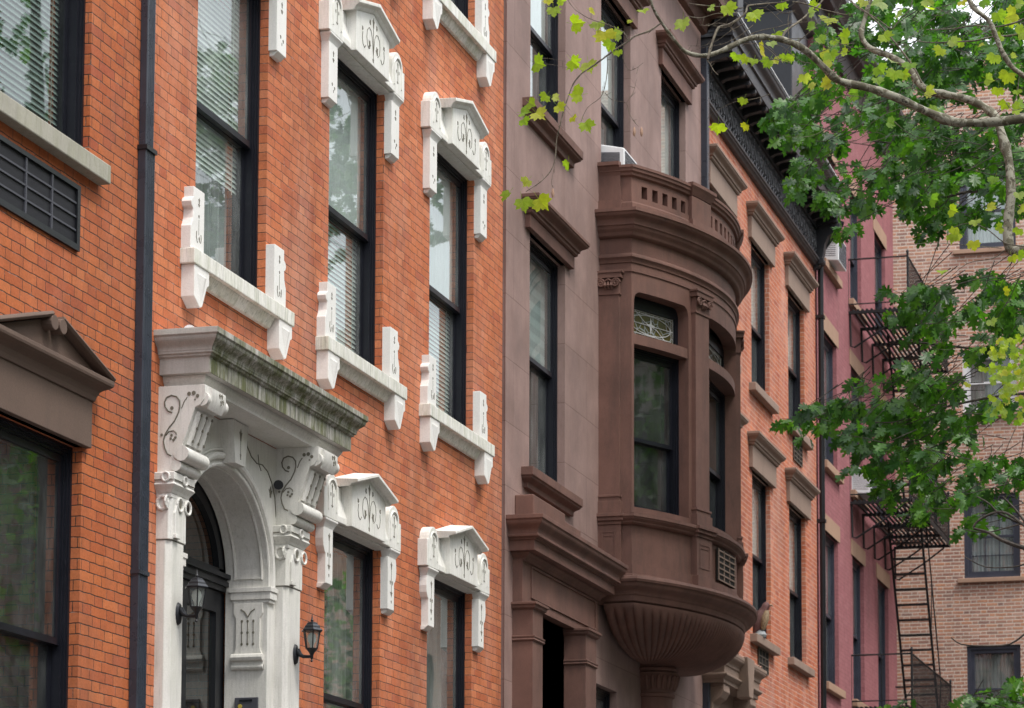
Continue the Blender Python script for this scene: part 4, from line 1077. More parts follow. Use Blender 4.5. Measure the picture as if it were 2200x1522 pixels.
m.add(vs, [(j*W_+k, j*W_+k+1, (j+1)*W_+k+1, (j+1)*W_+k) for j in range(NZ) for k in range(NA)])
m.build('fluted_bowl', M.brown3d, bayw, smooth=True)
# column under the bowl
cp = [(.27, .3), (.25, .5), (.235, 2.0), (.225, 5.08), (.25, 5.09), (.255, 5.12), (.235, 5.14), (.235, 5.16), (.245, 5.20), (.27, 5.30), (.29, 5.36), (.265, 5.37), (.29, 5.385), (.295, 5.41), (.27, 5.43), (.27, 5.47)]
m = MB().lathe(cx0+.0, -.11, cp, 40)
co = m.build('column', M.brown3d, bayw, smooth=True)
m = MB(); random.seed(3)
for k in range(14):
    a = math.pi+math.pi*k/13; bx_, by_ = cx0+.245*math.cos(a), -.11+.245*math.sin(a)
    ca, sa = math.cos(a), math.sin(a)
    m.tube([(bx_, by_, 5.17), (bx_+ca*.02, by_+sa*.02, 5.24), (bx_+ca*.04, by_+sa*.04, 5.31), (bx_+ca*.065, by_+sa*.065, 5.33)], [.012, .026, .022, .010], 6)
    m.tube([(bx_-sa*.02, by_+ca*.02, 5.18), (bx_+ca*.02-sa*.035, by_+sa*.02+ca*.035, 5.27)], [.008, .014], 5)
m.build('leaf_capital', M.brown3d, co, smooth=True)

# door surround of the brownstone
m = MB(); dx0, dx1 = 23.70, 26.55; fy = -.28
pth = [(dx0, .02), (dx0, fy), (dx1, fy), (dx1, .02)]
m.mold(pth, [(.12, 6.255), (.12, 6.215), (.11, 6.21)] + ogee((.105, 6.20), (.045, 6.10), 7) + [(.045, 6.08), (.055, 6.075), (.055, 6.055), (.02, 6.045), (.02, 6.03), (0, 6.028), (0, 5.93)])
ent = m.build('door_entablature', M.brown3d, h3, bevel=.004)
MB().mold([(dx0+.06, .0), (dx0+.06, fy+.07), (dx1-.06, fy+.07), (dx1-.06, .0)], [(0, 5.9285)] + ogee((0, 5.925), (-.05, 5.86), 5) + [(-.06, 5.85)]).build('bed_moulding', M.brown3d, ent)
m = MB(); m.box(23.86, 24.92, -.22, -.03, 6.255, 6.50)
m.build('blocking_stone', M.brown3d, ent, bevel=.01)
m = MB(); m.box(24.922, 25.55, -.20, -.03, 6.255, 6.44); m.build('blocking_stone', M.brown3d, ent, bevel=.01)
m = MB(); m.box(25.552, 26.15, -.18, -.03, 6.255, 6.37); m.build('blocking_stone', M.brown3d, ent, bevel=.01)
m = MB(); Yf = -.13
m.box(23.80, 26.45, Yf, -.03, 5.44, 5.86)
fz = m.build('frieze', M.brown3d, h3)
m = MB()
for (a, b, c, d) in ((24.06, 26.33, 5.82, 5.84), (24.06, 26.33, 5.525, 5.545), (24.06, 24.08, 5.545, 5.82), (26.31, 26.33, 5.545, 5.82)): m.box(a, b, Yf-.014, Yf, c, d)
m.build('panel_moulding', M.brown3d, fz)
for a, b in ((23.80, 24.12), (25.62, 26.0)):
    m = MB(); Y = -.235
    m.box(a, b, Y, -.0, .2, 5.07); m.box(a, b, Y-.001, 0, 5.12, 5.38)
    m.mold([(a, -.0), (a, Y), (b, Y), (b, -.0)], [(.02, 5.125), (.02, 5.11), (.012, 5.10), (.02, 5.085), (0, 5.07), (-.01, 5.07)])
    m.mold([(a, -.0), (a, Y), (b, Y), (b, -.0)], [(.05, 5.445), (.05, 5.42), (.035, 5.415), (.03, 5.39), (.0, 5.375), (-.01, 5.375)])
    m.build('pilaster', M.brown3d, h3, bevel=.004)
m = MB(); m.box(24.05, 25.66, .62, .68, .9, 5.45); dk = m.build('door', M.blackm, h3)
m = MB()
for zz in (1.2, 2.7, 4.1): m.box(24.3, 24.8, .60, .62, zz, zz+1.1); m.box(24.95, 25.45, .60, .62, zz, zz+1.1)
m.build('door_panel', M.black, dk)
m = MB(); m.box(24.02, 24.05, -.03, .66, .9, 5.45); m.box(25.66, 25.69, -.03, .66, .9, 5.45); m.box(24.02, 25.69, -.03, .66, 5.45, 5.47); m.build('door_reveal', M.dark, h3)

def air_conditioner(x0, x1, z0, z1, ydep, label, y0=.05):
    t = thing('air_conditioner', label, 'air conditioner', ((x0+x1)/2, 0, z0), 'window air conditioners')
    h = z1-z0; m = MB()
    m.prism_yz([(y0, z0), (-ydep, z0-.03), (-ydep, z1-.07), (y0, z1)], x0, x1)
    b = m.build('casing', M.whitep, t, bevel=.012)
    g = MB(); sl_ = .03/(ydep+y0)
    for k in range(9):
        zz = z0+.05+k*(h-.16)/9; g.add([(x0-.002, -.01, zz+.01), (x0-.002, -ydep+.05, zz-.005), (x0-.002, -ydep+.05, zz+.004), (x0-.002, -.01, zz+.019)], [(0, 1, 2, 3)])
    g.build('side_louvre', M.steel, b)
    g = MB(); n = 16
    for k in range(n+1):
        xx = x0+.03+(x1-x0-.06)*k/n; g.box(xx-.002, xx+.002, -ydep-.006, -ydep-.001, z0, z1-.10)
    for zz in (z0+.0, z0+(h-.1)*.33, z0+(h-.1)*.66, z1-.10): g.box(x0+.03, x1-.03, -ydep-.004, -ydep-.001, zz-.003, zz+.003)
    g.build('condenser_grille', M.steel, b)
    return t
air_conditioner(26.98, 27.52, 10.72, 10.99, .27, 'white window air conditioner above the brownstone bay balustrade')
# stoops in front of the two doors
for nm, par_, mt, cx_, wd in (('stoop', h2, M.brown1, 17.23, 1.0), ('stoop', h3, M.brown3d, 24.86, .95)):
    m = MB(); n_ = 5
    m.prism_yz([(-.13, 0.001), (-.13, .90)] + [q for k in range(n_) for q in ((-1.0-.28*k, .90-.18*k), (-1.0-.28*k, .90-.18*(k+1)+(.001 if k == n_-1 else 0)))], cx_-wd, cx_+wd)
    m.build(nm, mt, par_, bevel=.01)
# side pipes at the party line
t_ = thing('downspout', 'dark worn downspout between the brownstone and the salmon brick house', 'drainpipe', (31.6, 0, 0), 'downspouts between the row houses')
MB().box(31.555, 31.665, -.115, -.01, .3, 13.75).build('pipe', M.pipe, t_, bevel=.01)
MB().box(31.545, 31.675, -.125, -.005, 11.0, 11.05).build('collar', M.pipe, t_)

# ------------------------------------------------------------------ house 4: salmon brick, black cornice
h4 = thing('brick_house', 'faded salmon brick row house with tan stone lintels and a deep black bracketed cornice', 'house', (35.4, 0, 0), 'row houses along the street')
X4 = [(32.15, 33.34), (34.60, 35.79), (37.10, 38.32)]
holes = []
for a, b in X4: holes += [(a, b, 10.08, 12.10), (a, b, 6.62, 8.90), (a, b, 2.7, 5.2)]
holes = [h for h in holes if not (h[0] < 34 and h[3] < 6)] + [(32.2, 33.3, .5, 5.0)]
shell(h4, M.brick4, 31.68, 39.21, 13.9, holes)
for i, (a, b) in enumerate(X4):
    window(h4, a, b, 10.08, 12.10, 11.05 if i != 1 else 11.02, up=M.shade)
    window(h4, a, b, 6.62, 8.90, 7.80 if i == 1 else 7.70, up=M.shade, loz=None)
    brown_hood(h4, a, b, 12.10, M.brown4, fr=.30, ear=.18, crown=.12); brown_hood(h4, a, b, 8.90, M.brown4, fr=.30, ear=.18, crown=.12)
    for zz in (10.08, 6.62):
        MB().box(a-.17, b+.17, -.10, .06, zz-.115, zz-.002).build('window_sill', M.brown4, h4, bevel=.008)
for a, b in X4[1:]: window(h4, a, b, 2.7, 5.2, 3.9, up=M.shade)
def wall_grille(parent, x0, x1, z0, z1, n=6, label=None):
    m = MB().box(x0, x1, -.012, .02, z0, z1); v = m.build('wall_vent', M.dark, parent, label=label)
    g = MB()
    for k in range(n+1): zz = z0+(z1-z0)*k/n; g.box(x0, x1, -.022, -.012, zz-.008, zz+.008)
    for k in range(4): xx = x0+(x1-x0)*k/3; g.box(xx-.008, xx+.008, -.024, -.012, z0, z1)
    g.build('grille', M.vent, v)
wall_grille(h4, 34.90, 35.52, 6.18, 6.49, 3); wall_grille(h4, 37.40, 38.02, 9.62, 9.95, 5); wall_grille(h4, 32.4, 33.0, 9.62, 9.95, 5)
# cornice
m = MB(); xa, xb = 31.68, 39.21
m.mold([(xa, .03), (xa, -.02), (xb, -.02), (xb, .03)], [(.03, 13.10), (.09, 13.09), (.09, 13.06), (.07, 13.045), (.07, 13.03), (.045, 13.01), (.03, 12.985), (.0, 12.98)])
m.box(xa, xb, -.045, .03, 13.10, 13.56); m.box(xa, xb, -.075, .03, 13.56, 13.70)
cn = m.build('roof_cornice', M.cornice, h4)
m = MB(); m.box(xa, xb+.02, -.41, .03, 13.70, 13.76)
m.mold([(xa, .03), (xa, -.40), (xb+.05, -.40), (xb+.05, .03)], [(.09, 14.16), (.10, 14.12), (.09, 14.11)] + ogee((.085, 14.10), (.02, 13.97), 7) + [(.015, 13.95), (.03, 13.94), (.03, 13.90), (.0, 13.89), (0, 13.762)])
m.build('crown', M.cornice, cn)
m = MB(); m.mold([(xa, .03), (xa, -.44), (xb+.05, -.44), (xb+.05, .03)], [(.065, 14.178), (.065, 14.162), (.05, 14.161)]); m.box(xa, xb, -.49, .9, 14.163, 14.178)
m.build('roof_flashing', M.whitef, cn)  # flashing made white; sky light on the roof edge is in its colour
x = xa+.03
k = 0
while x < xb-.05:
    m = MB(); m.prism_yz([(-.075, 13.699), (-.40, 13.699), (-.40, 13.66), (-.385, 13.635), (-.36, 13.625), (-.33, 13.64), (-.15, 13.605), (-.10, 13.58), (-.075, 13.58)], x, x+.09)
    m.build('modillion', M.cornice, cn); x += .345
def big_bracket(x0):
    m = MB(); m.prism_yz([(0, 13.699), (-.42, 13.699), (-.43, 13.62), (-.40, 13.55), (-.33, 13.50), (-.24, 13.44), (-.19, 13.33), (-.17, 13.2), (-.15, 13.1), (-.11, 13.0), (-.05, 12.95), (0, 12.93)], x0, x0+.14)
    for y_, z_, r_ in ((-.36, 13.60, .075), (-.12, 13.06, .055)): m.tube([(x0-.02, y_, z_), (x0+.16, y_, z_)], r_, 14)
    m.build('end_bracket', M.cornice, cn, bevel=.006)
big_bracket(39.05)
m = MB(); m.box(31.62, 31.95, -.50, -.02, 14.18, 14.75); m.box(31.60, 31.98, -.54, -.02, 14.74, 14.85); m.build('end_block', M.cornice, cn, bevel=.01)
# scrollwork frieze
m = MB(); random.seed(11); x = xa+.25; Yz = -.052
while x < xb-.25:
    for s_ in (-1, 1):
        c_, z_ = x+.14, 13.33
        pts = [(c_+s_*(.02+.11*math.sin(t*.5))*(1-t/22), Yz, z_+s_*.11*math.cos(t*.62)*(1-t/20)-.0) for t in range(14)]
        m.tube(pts, .014, 5)
    m.tube([(x, Yz, 13.14), (x+.08, Yz, 13.22), (x+.17, Yz, 13.17), (x+.27, Yz, 13.24)], .013, 5)
    m.tube([(x, Yz, 13.52), (x+.09, Yz, 13.45), (x+.18, Yz, 13.50), (x+.27, Yz, 13.44)], .013, 5)
    for q in range(5):
        xx, zz = x+rnd(.0, .27), rnd(13.15, 13.52); d_ = rnd(0, 6.3)
        m.tube([(xx, Yz, zz), (xx+.05*math.cos(d_), Yz-.006, zz+.04*math.sin(d_))], [.008, .017], 5)
    x += .285
m.build('scroll_frieze', M.frieze, cn)
# party pipe
t_ = thing('downspout', 'thin black downspout between the salmon brick house and the pink house', 'drainpipe', (39.25, 0, 0), 'downspouts between the row houses')
MB().tube([(39.26, -.42, 13.72), (39.26, -.40, 13.66), (39.26, -.12, 13.3), (39.26, -.08, 13.1), (39.26, -.08, .3)], .045, 10).build('pipe', M.blackm, t_, smooth=True)
for zz in (12.2, 9.0, 5.9): MB().box(39.20, 39.32, -.135, -.0, zz, zz+.05).build('collar', M.blackm, t_)

# stone door hood of house 4
m = MB(); hx0, hx1 = 31.55, 33.55; fy = -.30
m.mold([(hx0, .02), (hx0, fy), (hx1, fy), (hx1, .02)], [(.10, 5.99), (.10, 5.95)] + ogee((.095, 5.94), (.03, 5.84), 6) + [(.03, 5.82), (.015, 5.81), (.015, 5.72), (.05, 5.715), (.05, 5.69), (.02, 5.66), (0, 5.65), (0, 5.60)])
hd = m.build('door_hood', M.brown4, h4, bevel=.006)
m = MB().prism_xz([(32.40, 5.50), (32.62, 5.50), (32.72, 6.01), (32.30, 6.01)], -.44, -.27); m.build('keystone', M.brown4, hd, bevel=.01)
for a, b in ((31.62, 31.95), (33.15, 33.48)):
    m = MB(); m.prism_yz([(.0, 5.599), (-.28, 5.599), (-.29, 5.5), (-.24, 5.42), (-.15, 5.36), (-.13, 5.2), (-.10, 5.1), (0, 5.06)], a, b)
    for zz in (5.55, 5.45, 5.35): m.box(a-.01, b+.01, -.26, -.0, zz-.012, zz+.012) if zz > 5.5 else None
    m.build('console', M.brown4, hd, bevel=.008)
    MB().box(a, b, -.10, 0, .3, 5.06).build('door_pilaster', M.brown4, h4, bevel=.006)
m = MB().box(31.95, 33.15, -.06, 0, 5.05, 5.60); m.build('door_lintel', M.brown4, h4)
m = MB().box(32.2, 33.3, .2, .25, .5, 5.0); m.build('door', M.blackm, h4)
random.seed(5); m = MB()
for k in range(170):
    xx = rnd(hx0, hx1+.05); yy = rnd(-.39, -.02); r_ = rnd(.012, .03)
    m.lathe(xx, yy, [(r_*.6, 5.99), (r_, 5.99+r_*.5), (r_*.5, 5.99+r_)], 6)
t_ = m.build('gravel', M.pebble); tag(t_, 'small pebbles and debris lying on the tan stone door hood', 'pebbles', kind='stuff')
m = MB().box(33.74, 34.12, -.16, .0, 5.78, 5.81); m.build('light_shelf', M.whitep, h4)

# hawk figure on the sill
t_ = thing('hawk_decoy', 'brown painted hawk decoy perched on the tan window sill', 'bird figure', (34.78, -.03, 6.62))
bx, by, bz = 34.86, -.055, 6.62
m = MB(); S = lambda t, y_, z_, r_: ((bx, by+y_, bz+z_), r_)
sk = [(-.00, .05, .03), (.035, .10, .058), (.025, .18, .085), (.0, .27, .088), (-.03, .34, .068), (-.055, .385, .052), (-.075, .42, .055), (-.09, .455, .047), (-.095, .485, .025)]
m.tube([(bx+.015, by+a+.01, bz+b) for a, b, r_ in sk], [r_ for a, b, r_ in sk], 14)
bo = m.build('body', M.hawk, t_, smooth=True)
m = MB(); m.tube([(bx-.028, by-.035, bz+.10), (bx-.032, by-.05, bz+.18), (bx-.036, by-.075, bz+.27), (bx-.03, by-.098, bz+.36)], [.03, .052, .056, .03], 10); m.build('breast', M.hawkb, bo, smooth=True)
m = MB(); m.tube([(bx-.06, by+.0, bz+.36), (bx-.07, by+.035, bz+.24), (bx-.03, by+.075, bz+.10), (bx, by+.10, bz+.02)], [.03, .05, .035, .012], 8); m.build('wing', M.hawk, bo, smooth=True)
m = MB(); m.tube([(bx, by-.13, bz+.44), (bx, by-.165, bz+.435), (bx, by-.175, bz+.41)], [.02, .012, .003], 8); m.build('beak', M.brown5, bo, smooth=True)
MB().lathe(bx, by, [(.07, bz+.0), (.085, bz+.03), (.06, bz+.075), (.03, bz+.10)], 12).build('base', M.curtainb, t_, smooth=True)

# rooftop things over house 4
t_ = thing('roof_bulkhead', 'black sheet-metal stair bulkhead on the roof above the black cornice', 'rooftop structure', (38, 2.2, 14))
MB().box(38.0, 39.28, .10, 3.2, 13.9, 16.7).build('bulkhead_wall', M.blackm, t_, bevel=.02)
MB().mold([(38.0, 3.2), (38.0, .10), (39.28, .10), (39.28, 3.2)], [(.16, 17.0), (.16, 16.92), (.10, 16.78), (.0, 16.7)]).build('bulkhead_cornice', M.cornice, t_)
t_ = thing('condenser_unit', 'white rooftop air conditioning condenser behind the black cornice', 'air conditioner', (36, .9, 14.2))
m = MB().box(35.2, 36.5, .35, .9, 14.15, 15.0); cb = m.build('casing', M.whitep, t_, bevel=.02)
g = MB()
for k in range(9): g.box(35.19, 35.2, .42, .84, 14.3+k*.07, 14.32+k*.07); g.box(35.3, 36.4, .34, .35, 14.3+k*.07, 14.32+k*.07)
g.build('louvre', M.steel, cb)

# ------------------------------------------------------------------ house 5: pink painted brick
h5 = thing('brick_house', 'pink painted brick row house with tan lintels behind the fire escape', 'house', (43, 0, 0), 'row houses along the street')
X5 = [(39.83, 40.99), (42.28, 43.35), (44.72, 45.85)]
holes = []
for a, b in X5: holes += [(a, b, 13.30, 15.2), (a, b, 10.08, 12.19), (a, b, 6.60, 9.0), (a, b, 2.9, 5.3)]
shell(h5, M.brick5, 39.33, 46.75, 17.3, holes)
for a, b in X5:
    for z0, z1 in ((13.30, 15.2), (10.08, 12.19), (6.60, 9.0), (2.9, 5.3)):
        window(h5, a, b, z0, z1, (z0+z1)/2-.05, fr=M.bluegrey, up=M.shade)
        MB().box(a-.14, b+.13, -.012, .04, z1, z1+.26).build('lintel', M.brown5, h5)
        MB().box(a-.13, b+.13, -.085, .05, z0-.125, z0-.002).build('window_sill', M.brown5, h5, bevel=.008)
m = MB(); m.mold([(39.33, .03), (39.33, -.05), (46.75, -.05), (46.75, .03)], [(.35, 17.6), (.35, 17.5), (.22, 17.35), (.2, 17.3), (.05, 17.28), (0, 16.9)]); m.build('roof_cornice', M.cornice, h5)
air_conditioner(39.95, 40.62, 13.34, 13.80, .24, 'white window air conditioner beside the thin black downspout, high on the pink house')
air_conditioner(42.34, 42.98, 10.06, 10.52, .32, 'white window air conditioner on the pink house just above the fire escape landing')

# ------------------------------------------------------------------ fire escape
fe = thing('fire_escape', 'black iron fire escape with slatted landings, railings and a steep ladder on the pink house', 'fire escape', (44.4, 0, 6.4))
def landing(z, x0=42.10, x1=46.55, d=1.0, gap=None, rail=True, long_mesh=True):
    m = MB(); n = 13
    for k in range(n):
        y_ = -.08-(d-.08)*k/(n-1)
        xa_ = x0
        m.box(xa_, x1, y_-.018, y_+.018, z-.012, z+.012)
    for xx in (x0+.0, x0+1.1, x0+2.2, x0+3.3, x1-.05): m.box(xx, xx+.045, -d-.03, -.0, z-.06, z-.013)
    m.box(x0, x1, -d-.03, -d-.018, z-.06, z+.03)
    lo = m.build('landing', M.iron, fe)
    for xx in (x0+.02, x0+1.1, x0+2.2, x0+3.3, x1-.06):
        MB().tube([(xx+.02, -.02, z-.06), (xx+.02, -.03, z-.60), (xx+.02, -.09, z-.62), (xx+.02, -.55, z-.34), (xx+.02, -.92, z-.07)], .017, 6).build('bracket', M.iron, fe)
    if rail:
        m = MB(); h_ = .86
        cor = [(x0, -.0), (x0, -d), (x1, -d), (x1, -.0)]
        for zz, r_ in ((z+h_, .016), (z+.10, .012)): m.tube([(x_, y_, z_) for x_, y_ in cor for z_ in (zz,)], r_, 6)
        for (p, q) in zip(cor[:-1], cor[1:]):
            L_ = math.hypot(q[0]-p[0], q[1]-p[1]); nn_ = max(2, int(L_/(.115 if L_ > 2 else .34)))
            for k in range(nn_):
                t = k/nn_; x_, y_ = p[0]+(q[0]-p[0])*t, p[1]+(q[1]-p[1])*t; m.tube([(x_, y_, z-.03), (x_, y_, z+h_)], .0075, 5)
        for x_, y_ in cor[1:3]: m.tube([(x_, y_, z-.05), (x_, y_, z+h_+.06)], .02, 6); m.lathe(x_, y_, [(.01, z+h_+.05), (.03, z+h_+.07), (.01, z+h_+.11)], 8)
        m.build('railing', M.iron, fe)
landing(13.08); landing(9.88); landing(6.45)
def ladder(xt, zt, xb_, zb, y0, y1, n, rail=True):
    m = MB()
    for yy in (y0, y1): m.tube([(xt, yy, zt), (xb_, yy, zb)], .022, 6)
    st = m.build('ladder', M.iron, fe)
    for k in range(n):
        t = (k+.5)/n; x_, z_ = xt+(xb_-xt)*t, zt+(zb-zt)*t
        MB().box(x_-.07, x_+.07, y0, y1, z_-.012, z_+.012).build('tread', M.iron, st)
    if rail:
        m = MB()
        for yy in (y1-.03,): m.tube([(xt+.0, yy, zt+.8), (xb_, yy, zb+.8)], .012, 6)
        for t in (.05, .5, .95): m.tube([(xt+(xb_-xt)*t, y1-.02, zt+(zb-zt)*t), (xt+(xb_-xt)*t, y1-.03, zt+.8+(zb-zt)*t)], .010, 5)
        m.build('handrail', M.iron, st)
ladder(44.1, 9.9, 46.15, 6.45, -.30, -.86, 14); ladder(43.9, 13.1, 45.9, 9.9, -.36, -.88, 13)

# ------------------------------------------------------------------ house 6: apartment house closing the row
h6 = thing('apartment_building', 'brown brick apartment building with pale mortar facing us behind the fire escape', 'building', (49.5, -4, 0))
x6 = 49.5
wins6 = [(-1.95, -.87, 3.9, 5.6), (-1.93, -.90, 6.75, 8.42), (-1.95, -.87, 9.72, 11.35), (-1.93, -.88, 12.92, 14.15), (-1.95, -.85, 16.15, 17.7)]
w2 = [(a-3.0, b-3.0, c, d) for a, b, c, d in wins6] + [(a-6.0, b-6.0, c, d) for a, b, c, d in wins6]
def shell_x(parent, mat, xw, y0, y1, ztop, holes, depth, thick=.3):
    ys = sorted({y0, y1} | {h[0] for h in holes} | {h[1] for h in holes}); zs = sorted({0.0, ztop} | {h[2] for h in holes} | {h[3] for h in holes}); m = MB()
    for i in range(len(ys)-1):
        for j in range(len(zs)-1):
            cy, cz = (ys[i]+ys[i+1])/2, (zs[j]+zs[j+1])/2
            if any(h[0] < cy < h[1] and h[2] < cz < h[3] for h in holes): continue
            m.add([(xw, ys[i], zs[j]), (xw, ys[i+1], zs[j]), (xw, ys[i+1], zs[j+1]), (xw, ys[i], zs[j+1])], [(0, 3, 2, 1)])
    for a, b, c, d in holes:
        for v in (((a,c),(a,d)), ((b,c),(b,d)), ((a,c),(b,c)), ((a,d),(b,d))):
            (p, q), (r, s_) = v; m.add([(xw, p, q), (xw+thick, p, q), (xw+thick, r, s_), (xw, r, s_)], [(0, 1, 2, 3)])
    m.add([(xw, y0, 0), (xw+depth, y0, 0), (xw+depth, y0, ztop), (xw, y0, ztop)], [(0,1,2,3)]); m.add([(xw, y1, 0), (xw+depth, y1, 0), (xw+depth, y1, ztop), (xw, y1, ztop)], [(0,1,2,3)])
    m.add([(xw+depth, y0, 0), (xw+depth, y1, 0), (xw+depth, y1, ztop), (xw+depth, y0, ztop)], [(0,1,2,3)]); m.add([(xw, y0, ztop), (xw+depth, y0, ztop), (xw+depth, y1, ztop), (xw, y1, ztop)], [(0,1,2,3)])
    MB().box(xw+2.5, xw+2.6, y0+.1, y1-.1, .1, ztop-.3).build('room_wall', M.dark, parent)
    return m.build('wall', mat, parent)
shell_x(h6, M.brick6, x6, -9.0, 6.0, 19.9, wins6+w2, 12)
def window_x(parent, x, y0, y1, z0, z1, fr, kind):
    m = MB(); w_ = .07
    for k, (i0, xx) in enumerate(((0, x+.05), (.07, x+.08))):
        a, b, c, d = y0+i0, y1-i0, z0+i0, z1-i0
        m.box(xx, xx+.12, a, a+w_, c, d); m.box(xx, xx+.12, b-w_, b, c, d); m.box(xx, xx+.12, a+w_, b-w_, d-w_, d); m.box(xx, xx+.12, a+w_, b-w_, c, c+w_)
    zm = (z0+z1)/2
    m.box(x+.09, x+.15, y0+.14, y1-.14, zm-.02, zm+.02)
    o = m.build('window', fr, parent)
    MB().add([(x+.13, y0+.14, z0+.14), (x+.13, y1-.14, z0+.14), (x+.13, y1-.14, z1-.14), (x+.13, y0+.14, z1-.14)], [(0,1,2,3)]).build('glass_pane', M.glass, o)
    n = 50; vs = []
    for k in range(n+1):
        yy = y0+.14+(y1-y0-.28)*k/n; vs += [(x+.24+.018*math.sin(k*1.4), yy, z0+.1), (x+.24+.018*math.sin(k*1.4), yy, z1-.1)]
    MB().add(vs, [(2*i, 2*i+2, 2*i+3, 2*i+1) for i in range(n)]).build('curtain', kind, o)
    if kind is M.curtainb:
        g = MB()
        for t in (.333, .667): yy = y0+.14+(y1-y0-.28)*t; g.box(x+.105, x+.125, yy-.008, yy+.008, z0+.14, z1-.14)
        for zz in (z0+(zm-z0)*.55, zm+(z1-zm)*.5): g.box(x+.105, x+.125, y0+.14, y1-.14, zz-.008, zz+.008)
        g.build('glazing_bar', fr, o)
    return o
for i, (a, b, c, d) in enumerate(wins6):
    window_x(h6, x6, a, b, c, d, M.whitef if i == 3 else M.bluegrey, [M.curtain, M.curtain, M.curtainb, M.curtain, M.shade][i])
    MB().box(x6-.08, x6+.04, a-.12, b+.12, c-.09, c-.003).build('window_sill', M.brown5, h6, bevel=.01)
for i, (a, b, c, d) in enumerate(w2):
    window_x(h6, x6, a, b, c, d, M.bluegrey, M.curtain)
    MB().box(x6-.08, x6+.04, a-.12, b+.12, c-.09, c-.003).build('window_sill', M.brown5, h6)

